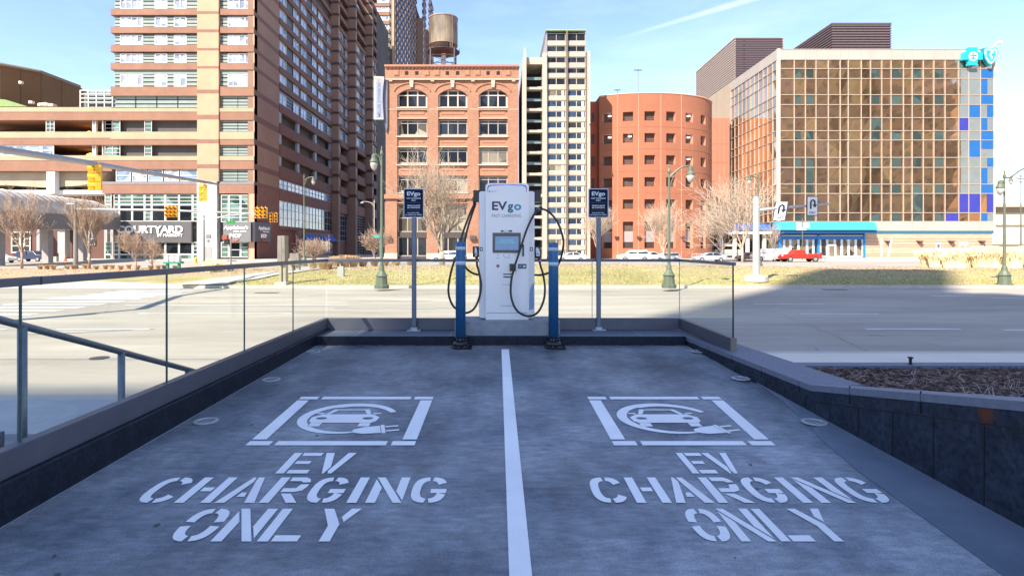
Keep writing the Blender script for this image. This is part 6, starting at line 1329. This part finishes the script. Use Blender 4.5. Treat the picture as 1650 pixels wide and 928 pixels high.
# second mast
Y = 50.; ms = thing('signal_mast', 'grey signal mast between the two left trees with a long horizontal arm', 'traffic signal', (X_(122, Y), Y, .3))
MB().tube([(X_(122, Y), Y, .2), (X_(122, Y), Y, Z_(326, Y))], [.20, .13], 12).build('pole', mastd, ms)
MB().tube([pt(124, 337, Y), pt(270, 339, Y), pt(413, 344.5, Y)], [.11, .09, .06], 8).build('mast_arm', mat('mast_arm_grey', (.36, .36, .34), .5, .1), ms)
MB().tube([pt(122, 329, Y), pt(108, 328.5, Y), pt(106, 331, Y)], .05, 6).box(X_(104, Y), X_(110, Y), Y-.1, Y+.1, Z_(340, Y), Z_(331, Y)).build('pedestrian_head', M['steel'], ms)
q = pt(277, 333, Y); 
for k in (-.33, 0, .33): signal(ms, q[0]+k, q[1]-.05, q[2], 0 if k else 0, n=2 if 0 else 3, s=.88)
q = pt(420, 334.5, Y)
for k in (-.3, .08, .42): signal(ms, q[0]+k, q[1], q[2], R(20*k), s=.88)
q = pt(441, 343.5, 52)
for k in (-.2, .2): signal(ms, q[0]+k, q[1], q[2], R(15), s=.78)
MB().tube([pt(413, 344.5, Y), pt(440, 343, 52)], .05, 6).build('arm_tip', mastd, ms)
# third mast in front of the white pier
Y = 88.; ms = thing('signal_mast', 'brown signal mast in front of the white hotel pier', 'traffic signal', (X_(328.6, Y), Y, 0))
MB().tube([(X_(328.6, Y), Y, 0), (X_(328.6, Y), Y, Z_(347, Y))], [.17, .12], 10).build('pole', mastd, ms); MB().tube([pt(328.6, 353.5, Y), pt(345, 352, Y), pt(370, 347, Y), pt(414, 344, Y)], [.13, .12, .10, .07], 8).build('mast_arm', mat('mast_arm_grey', (.36, .36, .34), .5, .1), ms)
MB().box(X_(333, Y), X_(340, Y), Y-.3, Y, Z_(385, Y), Z_(378, Y)).box(X_(335, Y), X_(338, Y), Y-.3, Y, Z_(391, Y), Z_(386, Y)).build('sign_bracket', mastd, ms)
# pedestrian pole with dark signal near the restaurant
Y = 44.; zb = .35; ms = thing('pedestrian_signal', 'thin pedestrian pole with a dark signal head before the restaurant sign', 'traffic signal', (X_(372, Y), Y, zb))
MB().tube([(X_(372, Y), Y, zb-.1), (X_(372, Y), Y, Z_(381, Y))], .055, 8).build('pole', mastd, ms); MB().lathe([(.25, zb-.05), (.2, zb+.3), (.07, zb+.45)], X_(372, Y), Y, 8).build('pole_base', mastd, ms)
MB().box(X_(359, Y), X_(367, Y), Y-.15, Y+.15, Z_(386, Y), Z_(379, Y), 1).box(X_(362, Y), X_(369, Y), Y-.12, Y+.15, Z_(394, Y), Z_(386, Y), 0).build('signal_head', [M['black'], mat('rust_red', (.28, .06, .04), .5, .2)], ms)
g1 = MB().box(X_(365.5, 60), X_(379, 60), 59.9, 60, Z_(361, 60), Z_(356.5, 60)).build('street_name_sign', mat('sign_green', (0.02, .22, .04), .5, .05), origin=(X_(372, 60), 60, Z_(359, 60))); tag(g1, 'small green street name sign above the restaurant sign', 'street sign')
g1 = MB().box(X_(602.5, 60), X_(612, 60), 59.9, 60, Z_(383.3, 60), Z_(379, 60)).tube([(X_(612, 60), 60.1, .1), (X_(612, 60), 60.1, Z_(378, 60))], .04, 6).build('street_name_sign', mat('sign_green2', (0.05, .30, .26), .5, .05), origin=(X_(607, 60), 60, 0)); tag(g1, 'small green street name sign beside the left green lamp', 'street sign')
# lane sign mast at right
Y = Yg(449, .4); zb = .4; x = X_(1218.5, Y); ms = thing('lane_sign_mast', 'pale grey mast with two U turn lane signs on its arm right of the garage', 'traffic sign', (x, Y, zb))
MB().tube([(x, Y, zb-.1), (x, Y, Z_(318, Y))], [.19, .16], 14).lathe([(.165, Z_(318, Y)), (.17, Z_(317, Y)), (0, Z_(316, Y))], x, Y, 12).build('pole', mat('mast_pale', (0.44, 0.46, 0.44), .5, .1, metal=.2), ms)
MB().lathe([(.62, zb-.15), (.60, zb+.12), (.55, zb+.16), (.22, zb+.2)], x, Y, 16).build('footing', M['kerb'], ms)
MB().tube([pt(1219, 340, Y), pt(1235, 337.5, Y), pt(1254, 335.5, Y), pt(1300, 332, Y), pt(1338, 328.5, Y)], [.10, .09, .08, .065, .05], 8).build('mast_arm', mat('mast_pale', (0.44, 0.46, 0.44), .5, .1, metal=.2), ms)
for p, tilt in ((1258, R(24)), (1309, R(2))):
    c = pt(p, 338 if p < 1300 else 330, Y-.12); Tq = lambda a, d, b, c=c, tilt=tilt: (c[0]+(a*math.cos(tilt*.5)+b*math.sin(tilt*.4)), c[1]-d-a*math.sin(tilt), c[2]+b)
    s_ = MB(Tq).box(-.30, .30, -.03, 0, -.60, .46).build('lane_sign', mat('sign_black_rim', (.05, .05, .06), .5, 0), ms); MB(Tq).box(-.26, .26, 0, .012, -.56, .42).build('sign_face', M['white'], s_)
    MB(Tq).tube([(-.10, .03, -.22), (-.10, .03, .12), (-.06, .03, .22), (.02, .03, .26), (.10, .03, .20), (.12, .03, .08), (.12, .03, -.02)], .038, 6).prism([(.0, .0), (.24, .0), (.12, -.16)], .013, .03).build('turn_arrow', M['black'], s_)
    text_part('ONLY', 'lettering', M['black'], s_, -.17, .17, -.48, .11, Tq, d=.014, thick=.004, bold=.02)
Y = 92.; t = thing('guide_sign', 'small white guide sign boards on a green post in front of the cyan awning', 'sign', (X_(1293, Y), Y, .1))
MB().tube([(X_(1293, Y), Y, .1), (X_(1293, Y), Y, Z_(352, Y))], .07, 6).build('post', green, t)
for a, b, c, d in ((1283, 1291.5, 359, 362.5), (1283, 1291.5, 363.5, 366.5), (1283, 1298, 367.5, 371), (1294, 1303.5, 359, 367)): MB().box(X_(a, Y), X_(b, Y), Y-.15, Y-.1, Z_(d, Y), Z_(c, Y)).build('sign_board', M['white'], t)
Y = 90.; t = thing('billboard_sign', 'pale blue and white sign board among the branches right of the garage', 'sign', (X_(1168, Y), Y, .1))
MB().tube([(X_(1163, Y), Y, .1), (X_(1163, Y), Y, Z_(374, Y))], .12, 6).build('post', M['white'], t); MB().box(X_(1158, Y), X_(1179, Y), Y-.15, Y-.05, Z_(375, Y), Z_(364, Y)).build('sign_board', mat('board_blue', (.36, .48, .72), .5, .3, scale=1.5, c2=(.75, .78, .85)), t)
t = thing('goal_post_sign', 'white twin post frame sign on the pavement before the beige office base', 'sign', (X_(1428, 96), 96, .13)); Y = 96
MB().tube([pt(1420.5, 416, Y), pt(1420.5, 384, Y)], .10, 6).tube([pt(1431, 416, Y), pt(1437, 384, Y)], .13, 6).build('post', M['white'], t)
t = thing('board_sign', 'white board sign on two posts at the right of the beige office base', 'sign', (X_(1551, 96), 96, .13))
MB().tube([pt(1546, 414, Y), pt(1546, 390, Y)], .09, 6).tube([pt(1556, 414, Y), pt(1556, 390, Y)], .09, 6).build('post', M['white'], t); MB().box(X_(1545, Y), X_(1559, Y), Y-.15, Y-.05, Z_(395, Y), Z_(390, Y)).build('sign_board', M['white'], t)
t = thing('notice_sign', 'small white notice sign with black text on a post before the beige office base', 'sign', (X_(1511, 96), 96, .13))
MB().box(X_(1508, Y), X_(1515, Y), Y-.1, Y, .13, Z_(391.5, Y)).build('sign_board', M['white'], t); MB().box(X_(1509.3, Y), X_(1513.6, Y), Y-.12, Y-.1, Z_(400, Y), Z_(393, Y)).box(X_(1509.3, Y), X_(1513.6, Y), Y-.12, Y-.1, Z_(411, Y), Z_(408, Y)).build('sign_print', mat('print_dark', (.12, .12, .14), .6, .3, scale=8), t)

# ---- median objects
def obelisk(px, py, ptop, w0, w1, lab, zb):
    Y = Yg(py, zb); x = X_(px, Y); t = thing('signal_cabinet', lab, 'utility cabinet', (x, Y, zb), 'beige utility cabinets on the median')
    zt = Z_(ptop, Y); bw = w0/F*Y/2; tw = w1/F*Y/2; zm = zb+(zt-zb)*.42; cbm = mat('cabinet_beige', (0.25, 0.225, 0.18), .6, .1, scale=2, dirt=.3)
    MB().box(x-bw*1.5, x+bw*1.5, Y-.4, Y+.5, zb-.1, zb+.1).build('footing', M['kerb'], t)
    MB().box(x-bw*.9, x-bw*.25, Y-.1, Y+.25, zb, zm+.2).box(x+bw*.2, x+bw*.9, Y-.1, Y+.25, zb, zm+.1).build('support', mat('support_beige', (0.34, 0.30, 0.24), .7, .1), t)
    MB().prism([(x-bw, zm), (x+bw, zm), (x+tw, zt), (x-tw, zt)], Y-.28, Y+.28).build('cabinet', cbm, t, bevel=.03)
    MB().box(x-.02, x+.02, Y-.295, Y-.28, zm+.05, zt-.05).box(x+bw*.3, x+bw*.5, Y-.31, Y-.28, (zm+zt)/2-.1, (zm+zt)/2+.1).build('door_seam', mastd, t)
obelisk(456, 457, 380, 12, 11, 'tall beige utility cabinet on legs at the near edge of the median', .2)
obelisk(476, 441, 408, 15, 14, 'shorter beige utility cabinet behind the tall one on the median', .25)
Y = Yg(449.5, .25); x = X_(549.5, Y); t = thing('stone_bollard', 'short grey stone marker on the soil left of the green lamp', 'bollard', (x, Y, .25))
MB().prism([(x-.19, .2), (x+.19, .2), (x+.17, Z_(430, Y)), (x, Z_(428.5, Y)), (x-.17, Z_(430, Y))], Y-.14, Y+.14).build('marker_post', mat('marker_grey', (.36, .36, .35), .8, .1, scale=6), t); MB().box(x-.25, x+.25, Y-.25, Y+.22, .1, .28).build('footing', M['kerb'], t)
Y = 75.; x = X_(315.5, Y); t = thing('fire_hydrant', 'yellow fire hydrant on the pavement beside the white hotel pier', 'fire hydrant', (x, Y, 0)); MB().lathe([(.22, 0), (.16, .08), (.15, .55), (.22, .6), (.18, .75), (.06, .88), (0, .9)], x, Y, 10).build('barrel', mat('hydrant_yellow', (.70, .42, .03), .5, .1), t); MB().tube([(x-.27, Y, .45), (x+.27, Y, .45)], .07, 8).build('outlet', mat('hydrant_yellow', (.70, .42, .03), .5, .1), t)
Y = Yg(437, .25); x = X_(281, Y); t = thing('kiosk_bins', 'green newspaper stand with white boxes on the left of the median', 'newspaper stand', (x, Y, .25)); MB().box(x-.75, x+.6, Y-.2, Y+.3, .85, 1.0).box(x-.6, x-.45, Y-.1, Y+.1, .2, .9).box(x+.3, x+.45, Y-.1, Y+.1, .2, .9).build('stand', mat('stand_green', (.02, .20, .13), .5, .1), t)
for k in (-.55, -.1, .3): MB().box(x+k-.16, x+k+.16, Y-.2, Y+.2, 1.0, 1.45).build('paper_box', mat('box_white', (.6, .62, .6), .5, .1), t)
Y = 90.; x = X_(105.5, Y); t = thing('traffic_cone', 'orange traffic cone by the doors under the skybridge', 'traffic cone', (x, Y, 0)); MB().lathe([(.3, 0), (.3, .05), (.2, .06), (.05, .9), (0, .92)], x, Y, 10).build('cone_body', mat('cone_orange', (.75, .12, .03), .5, .1), t)
x = X_(84, 88); t = thing('concrete_bench', 'pale concrete bench under the skybridge', 'bench', (x, 88, 0)); MB().box(x-.8, x+.8, 87.8, 88.3, .55, .75).build('seat', M['walk'], t); MB().box(x-.8, x-.55, 87.8, 88.3, 0, .55).build('leg', M['walk'], t); MB().box(x+.55, x+.8, 87.8, 88.3, 0, .55).build('leg', M['walk'], t)

# ================================================================ VEHICLES
tyre = mat('tyre', (.02, .02, .022), .7, .1); rim = mat('wheel_rim', (.45, .46, .48), .35, .1, metal=.6); vgl = pane_mat('car_glass', (.03, .04, .05), rough=.05, var=.3, scale=1); hlm = mat('headlamp', (.75, .76, .78), .2, .05); tlm = mat('tail_lamp', (.45, .02, .02), .3, .05)
SHP = {  # body outline, glass outline, wheel positions, length units metres (nose at +x)
 'sedan': ([(-2.3, .35), (2.3, .30), (2.35, .62), (2.1, .82), (1.15, .95), (.35, 1.40), (-.85, 1.43), (-1.65, 1.08), (-2.2, 1.02), (-2.38, .75)], [(1.02, .96), (.32, 1.35), (-.85, 1.38), (-1.5, 1.06), (-1.4, .98)], (-1.42, 1.42), .33),
 'suv': ([(-2.3, .38), (2.3, .36), (2.36, .75), (2.15, 1.0), (1.2, 1.12), (.55, 1.66), (-1.75, 1.70), (-2.2, 1.25), (-2.35, .9)], [(1.08, 1.13), (.5, 1.60), (-1.65, 1.63), (-2.0, 1.2), (-1.8, 1.12)], (-1.4, 1.42), .37),
 'van': ([(-2.7, .40), (2.6, .38), (2.7, .8), (2.5, 1.1), (1.75, 1.3), (1.2, 1.95), (-2.6, 2.0), (-2.72, 1.0)], [(1.6, 1.32), (1.15, 1.85), (-2.3, 1.88), (-2.4, 1.35)], (-1.7, 1.75), .38),
 'pickup': ([(-2.9, .50), (2.8, .48), (2.9, .9), (2.7, 1.12), (1.45, 1.2), (.95, 1.80), (-.45, 1.82), (-.65, 1.22), (-2.9, 1.22)], [(1.32, 1.22), (.88, 1.74), (-.38, 1.75), (-.5, 1.25)], (-1.9, 1.8), .43)}
def car(kind, px, Y, colr, face, lab, rz=0.0, scale=1.0, nm=None):
    body, glass, wh, wr_ = SHP[kind]; t = thing(nm or {'sedan': 'sedan_car', 'suv': 'suv_car', 'van': 'van', 'pickup': 'pickup_truck'}[kind], lab, {'sedan': 'car', 'suv': 'car', 'van': 'van', 'pickup': 'pickup truck'}[kind], (0, 0, 0), 'vehicles on the far avenue')
    pm = mat('car_paint_%s' % colr[0], colr[1], .28, .04, scale=.5, spec=.6); f = face; w = .9
    def bl(outline, nm_, m, w0, w1, zc, bev=.05):      # upper part narrower
        mb = MB(); n = len(outline); vs = []
        for s_ in (-1, 1):
            for a, b in outline: k = w0 if b < zc else w1+(w0-w1)*max(0, 1-(b-zc)/.6); vs.append((a*f, s_*k, b))
        mb.add(vs, [tuple(range(n)), tuple(range(2*n-1, n-1, -1))]+[(i, (i+1) % n, n+(i+1) % n, n+i) for i in range(n)]); return mb.build(nm_, m, t, bevel=bev)
    bl(body, 'body', pm, w, .72, 1.0)
    g = MB(); n = len(glass)
    for s_ in (-1, 1):
        g.add([(a*f, s_*(.905-.18*max(0, (b-1.0)/.6)+.006), b) for a, b in glass], [tuple(range(n))]); 
    g.add([(glass[0][0]*f+.05*f, -.74, glass[0][1]), (glass[0][0]*f+.05*f, .74, glass[0][1]), (glass[1][0]*f+.06*f, .62, glass[1][1]), (glass[1][0]*f+.06*f, -.62, glass[1][1])], [(0, 1, 2, 3)])
    g.build('windows', vgl, t, fixn=False)
    p_ = MB(); xm = (glass[0][0]+glass[-1][0])/2-.05
    for s_ in (-1, 1): p_.box(xm*f-.05, xm*f+.05, s_*.80-.1, s_*.80+.1, .9, glass[1][1]-.0)
    p_.build('door_pillar', pm, t)
    for wx_ in wh:
        for s_ in (-1, 1):
            wo = MB().tube([(wx_*f, s_*.72, wr_), (wx_*f, s_*.925, wr_)], wr_, 18).build('wheel', tyre, t); MB().tube([(wx_*f, s_*.90, wr_), (wx_*f, s_*.94, wr_)], wr_*.62, 12).build('rim', rim, wo)
    nz_ = body[2][0]; 
    for s_ in (-1, 1):
        MB().box(min((nz_-.25)*f, (nz_+.01)*f), max((nz_-.25)*f, (nz_+.01)*f), s_*.68-.17, s_*.68+.17, body[2][1]-.02, body[2][1]+.14).build('headlight', hlm, t); tx = body[-1][0]; MB().box(min((tx+.2)*f, (tx-.02)*f), max((tx+.2)*f, (tx-.02)*f), s_*.74-.12, s_*.74+.12, body[-1][1], body[-1][1]+.18).build('tail_light', tlm, t)
    t.location = (X_(px, Y), Y, 0.0); t.rotation_euler.z = rz; t.scale = (scale,)*3
    return t
white = ('white', (.74, .74, .72)); 
car('suv', 719, 86, white, -1, 'white SUV parked behind the trunk of the big bare tree')
car('sedan', 920, 90, white, -1, 'white sedan right of the right blue bollard')
car('suv', 1021, 88, white, -1, 'white SUV standing in front of the round garage', scale=1.05)
car('sedan', 1044, 93, white, -1, 'white sedan mostly hidden behind the white SUV', scale=1.02)
car('suv', 1074, 88, ('pearl', (.66, .68, .68)), -1, 'pearl white hatchback beside the green lamp before the garage', scale=.86)
car('sedan', 1143, 86, ('silver', (.36, .40, .46)), -1, 'silver blue sedan by the right foot of the round garage')
car('suv', 1207, 90, ('bronze', (.22, .15, .10)), -1, 'dark brown car behind the lane sign mast', scale=.85)
car('van', 1240, 88, white, -1, 'white van behind the red pickup', scale=1.02)
car('pickup', 1288, 85, ('red', (.62, .035, .02)), -1, 'red pickup truck in front of the cyan awning', scale=1.0)
car('suv', 53, 88, ('navy', (.03, .04, .08)), 1, 'dark navy SUV waiting under the skybridge', scale=.98)
car('sedan', -6, 80, white, 1, 'white sedan at the left edge under the skybridge')
car('sedan', 1640, 110, ('blue', (.03, .06, .35)), -1, 'dark blue sedan beyond the far right lamp posts')
car('sedan', 1583, 105, ('azure', (.04, .20, .40)), -1, 'bright blue car behind the ornamental grass at right', scale=.9)
# bicycle behind the pickup
Y = 86.; x = X_(1321, Y); t = thing('bicycle', 'bicycle standing behind the red pickup truck', 'bicycle', (x, Y, 0)); bmk = mat('bike_frame', (.35, .30, .28), .5, .1)
for k in (-.52, .52):
    MB().tube([(x+k+.34*math.cos(a*.3927), Y, .35+.34*math.sin(a*.3927)) for a in range(17)], .025, 5).build('wheel', tyre, t)
MB().tube([(x-.52, Y, .35), (x-.15, Y, .35), (x+.4, Y, .85), (x-.25, Y, .85), (x-.15, Y, .35)], .02, 5).tube([(x-.52, Y, .35), (x-.27, Y, .95)], .02, 5).tube([(x+.52, Y, .35), (x+.38, Y, 1.05)], .02, 5).build('frame', bmk, t); MB().box(x-.4, x-.15, Y-.07, Y+.07, .95, 1.0).build('saddle', tyre, t); MB().tube([(x+.38, Y-.25, 1.05), (x+.38, Y+.25, 1.05)], .02, 5).build('handlebar', bmk, t)
# low railing between garage and office
t = thing('pavement_railing', 'low pale railing on the pavement between garage and office', 'railing', (X_(1170, 93), 93, .13)); mb = MB(); 
for i in range(26): xx = X_(1115, 93)+i*(X_(1205, 93)-X_(1115, 93))/25; mb.tube([(xx, 93, .13), (xx, 93, 1.15)], .025, 4)
mb.tube([(X_(1115, 93), 93, 1.15), (X_(1205, 93), 93, 1.15)], .035, 4).tube([(X_(1115, 93), 93, .3), (X_(1205, 93), 93, .3)], .03, 4); mb.build('bars', M['white'], t)

# ================================================================ TREES
def bare_tree(name, lab, px, Y, zb, h, spread, seed, barkc, up=.55, levels=5, nb=6, trunk=.22, th=.10, group='bare winter trees', kmin=.012, lean=0.0, lowfork=.22, density=1.0):
    rnd = random.Random(seed); x = X_(px, Y); t = thing(name, lab, 'tree', (x, Y, zb), group)
    tm = mat(barkc[0], barkc[1], .9, .2, scale=3, c2=barkc[2]); wood = MB(); tw = MB()
    def grow(p, d, L, r, lev):
        n = 4 if lev < 2 else 3; P = [p]; q = p.copy(); dd_ = d.copy(); rs = [r]
        for k in range(n):
            dd_ = (dd_+Vector((rnd.uniform(-1, 1), rnd.uniform(-1, 1), rnd.uniform(-.4, .9)*up))*(.10+.05*lev)).normalized(); q = q+dd_*(L/n); P.append(q.copy()); rs.append(max(kmin, r*(1-(k+1)/n*.45)))
        (wood if lev < 2 else tw).tube([tuple(v) for v in P], rs, 6 if lev < 2 else 3, caps=False)
        if lev >= levels: return
        m_ = int((nb if lev < 3 else nb-1)*density+.5)
        for k in range(m_):
            f_ = .30+.70*(k+rnd.random()*.8)/m_ if lev else .25+.75*(k+rnd.random()*.6)/m_; i0 = min(n-1, int(f_*n)); b = P[i0].lerp(P[i0+1], f_*n-i0) if f_ < 1 else P[-1]
            az = k*2.4+rnd.uniform(-.5, .5); perp = dd_.orthogonal().normalized(); perp.rotate(Matrix.Rotation(az, 3, dd_)); a = rnd.uniform(.35, .75)*spread
            nd = (dd_*math.cos(a)+perp*math.sin(a)); nd.z += .16*up*2; nd.normalize()
            grow(b, nd, L*rnd.uniform(.50, .82), max(kmin, rs[i0]*.58), lev+1)
    tz = h*lowfork; top = Vector((x+lean, Y, zb+tz)); wood.tube([(x, Y, zb-.15), (x+.03, Y, zb+tz*.5), tuple(top)], [trunk, trunk*.8, trunk*.72], 9)
    nmain = nb
    for k in range(nmain):
        az = k*6.283/nmain+rnd.uniform(-.3, .3); a = rnd.uniform(.25, .62)*spread if k else .05; d = Vector((math.cos(az)*math.sin(a), math.sin(az)*math.sin(a), math.cos(a)))
        grow(top-Vector((0, 0, rnd.uniform(0, tz*.25))), d, h*rnd.uniform(.36, .50), trunk*.5, 1)
    wood.build('trunk', tm, t, fixn=False, smooth=True); tw.build('crown', tm, t, fixn=False)
    return t
tanb = ('bark_tan', (.22, .17, .12), (.50, .41, .31)); redb = ('bark_reddish', (.24, .17, .12), (.48, .35, .26)); pale = ('bark_pale', (.38, .30, .22), (.58, .48, .37))
bare_tree('honey_locust', 'large multi stemmed bare tree in front of the brick loft building', 712, 60, .35, 10.2, 1.0, 3, tanb, levels=5, nb=5, trunk=.36, lowfork=.13, kmin=.012)
bare_tree('maple_tree', 'bare reddish tree at the far left below the skybridge', 35, 50.5, .3, 5.5, .66, 11, redb, levels=4, nb=6, trunk=.12, lowfork=.26, kmin=.009)
bare_tree('maple_tree', 'bare reddish tree right of the second signal mast', 144, 50.5, .3, 5.5, .62, 12, redb, levels=4, nb=6, trunk=.12, lowfork=.27, kmin=.009)
bare_tree('maple_tree', 'small bare tree below the white hotel lettering', 219, 46, .3, 3.0, 1.0, 13, redb, levels=4, nb=5, trunk=.08, lowfork=.22, kmin=.010)
bare_tree('maple_tree', 'very small bare tree beside the newspaper stand', 245, 50, .3, 2.6, 1.2, 14, redb, levels=4, nb=5, trunk=.07, lowfork=.15, kmin=.010)
bare_tree('shrub_tree', 'low twiggy shrub in front of the blue shop awnings', 507, 62, .4, 3.0, 1.5, 15, redb, levels=4, nb=6, trunk=.09, lowfork=.10, kmin=.014)
bare_tree('shrub_tree', 'low twiggy shrub at the left foot of the brick loft building', 604, 70, .4, 4.2, 1.2, 16, redb, levels=4, nb=6, trunk=.09, lowfork=.10, kmin=.014)
bare_tree('street_tree', 'slender pale bare tree in front of the round garage', 1069, 84, .0, 7.6, 1.05, 17, pale, levels=4, nb=6, trunk=.12, lowfork=.26, kmin=.013)
bare_tree('street_tree', 'pale bare tree behind the right parking sign', 962, 90, .13, 8.2, 1.1, 18, pale, levels=4, nb=6, trunk=.13, lowfork=.24, kmin=.013)
bare_tree('street_tree', 'broad pale bare tree by the right edge of the round garage', 1162, 88, .0, 9.2, 1.25, 19, pale, levels=4, nb=6, trunk=.17, lowfork=.2, kmin=.016)
bare_tree('street_tree', 'tall pale bare tree behind the lane sign mast', 1196, 82, .0, 12.6, 1.15, 20, pale, up=.3, levels=4, nb=6, trunk=.19, lowfork=.18, kmin=.016)
bare_tree('street_tree', 'thin bare tree before the cyan awning', 1246, 90, .0, 6.4, .9, 22, pale, levels=3, nb=5, trunk=.11, lowfork=.3, kmin=.013)

# ================================================================ ORNAMENTAL GRASSES
straw = mat('straw_pale', (.80, .66, .38), .9, .2, scale=4, c2=(.92, .82, .56)); strawd = mat('straw_brown', (.42, .27, .14), .9, .2, scale=4, c2=(.58, .42, .22))
def clump_mesh(seed, h, r, n, m):
    rnd = random.Random(seed); mb = MB()
    for i in range(n):
        a = rnd.uniform(0, 6.28); q = rnd.random()**.6*r*.45; bx, by = q*math.cos(a), q*math.sin(a); H = h*rnd.uniform(.65, 1.05); a2 = a+rnd.uniform(-.6, .6); o = rnd.uniform(.15, 1)*r*.75; w = rnd.uniform(.008, .018)
        P = [(bx, by, 0), (bx+math.cos(a2)*o*.3, by+math.sin(a2)*o*.3, H*.6), (bx+math.cos(a2)*o*.75, by+math.sin(a2)*o*.75, H*.95), (bx+math.cos(a2)*o*1.1, by+math.sin(a2)*o*1.1, H*rnd.uniform(.75, .95))]
        mb.tube(P, [w, w, w*.9, w*.3], 3, caps=False)
    me = mb.build('tmp_clump', m, fixn=False); d = me.data; bpy.data.objects.remove(me); d.name = 'grass_clump'; return d
cm = [clump_mesh(k, 1.0, .62, 420, straw) for k in (1, 2, 3)]; cd = [clump_mesh(k, 1.0, .6, 300, strawd) for k in (4, 5)]
def clump(px, Y, s, ms_, lab, grp, k):
    o = bpy.data.objects.new('ornamental_grass', ms_[k % len(ms_)]); col.objects.link(o); x = X_(px, Y); o.location = (x, Y, berm(x, Y)-.03 if Y < 55 else 0.0); o.rotation_euler.z = k*1.3; o.scale = (s, s, s*(.92+.12*((k*7) % 3)/2)); tag(o, lab, 'grass clump', grp, 'thing')
rnd = random.Random(21)
for k in range(17): clump(1498+k*11.5+rnd.uniform(-3, 3), 46.5-k*.28+rnd.uniform(-.8, .8), 1.5+rnd.uniform(-.15, .15), cm, 'pale straw grass clump in the row on the right side of the median', 'straw grass row at right', k)
for k in range(12): clump(1530+k*14+rnd.uniform(-3, 3), 49.5+rnd.uniform(-.8, .8), 1.6, cm, 'pale straw grass clump in the row on the right side of the median', 'straw grass row at right', k+20)
for k, (p, Y, s) in enumerate(((540, 50, 1.15), (556, 50.5, 1.2), (570, 51, 1.1), (585, 52, 1.0), (603, 52, .9), (620, 53, .9), (638, 53, .85), (520, 41, .8), (505, 42, .75), (530, 42, .8), (660, 53, .7))): clump(p, Y, s, cd, 'brownish grass clump on the bare soil left of the charger', 'brown grass clumps in the middle', k)
for k, (p, Y, s) in enumerate(((338, 42, .9), (345, 43, 1.0), (352, 42.5, .8))): clump(p, Y, s, cm, 'golden grass tuft beside the median path at left', 'golden tufts at left', k)
for k in range(16): clump(60+k*15+rnd.uniform(-5, 5), 48+rnd.uniform(-1, 2), .45, cd, 'short dry tuft on the left end of the median', 'short tufts at left', k)
# turf blades over the near slope: nobody could count them
mb = MB(); rnd = random.Random(31)
for i in range(26000):
    Y = 29.5+rnd.random()**1.5*12; x = rnd.uniform(-16, 38)
    h = rnd.uniform(.03, .08); a = rnd.uniform(0, 3.14); c, s_ = .03*math.cos(a), .03*math.sin(a); zb = berm(x, Y)-.005
    mb.add([(x-c, Y-s_, zb), (x+c, Y+s_, zb), (x+rnd.uniform(-.04, .04), Y+rnd.uniform(-.04, .04), zb+h)], [(0, 1, 2)], rnd.choice((0, 0, 1, 2)))
tag(mb.build('turf_blades', [mat('blade_green', (.33, .31, .09), .9, .2), mat('blade_straw', (.55, .46, .24), .9, .2), mat('blade_olive', (.33, .31, .11), .9, .2)], fixn=False), 'short winter grass blades on the median lawn', 'grass', kind='stuff')
mb = MB()
for i in range(7000):
    Y = 38+rnd.random()*16; x = rnd.uniform(-45, 38); s_ = rnd.uniform(.02, .07); zb = berm(x, Y)
    mb.add([(x-s_, Y, zb), (x+s_, Y+rnd.uniform(-.05, .05), zb+.01), (x+rnd.uniform(-.05, .05), Y, zb+s_*.9)], [(0, 1, 2)], rnd.choice((0, 1)))
tag(mb.build('leaf_litter', [mat('litter_tan', (.45, .30, .17), .9, .2), mat('litter_brown', (.20, .11, .07), .9, .2)], fixn=False), 'dry leaf litter on the bare soil of the median', 'leaf litter', kind='stuff')
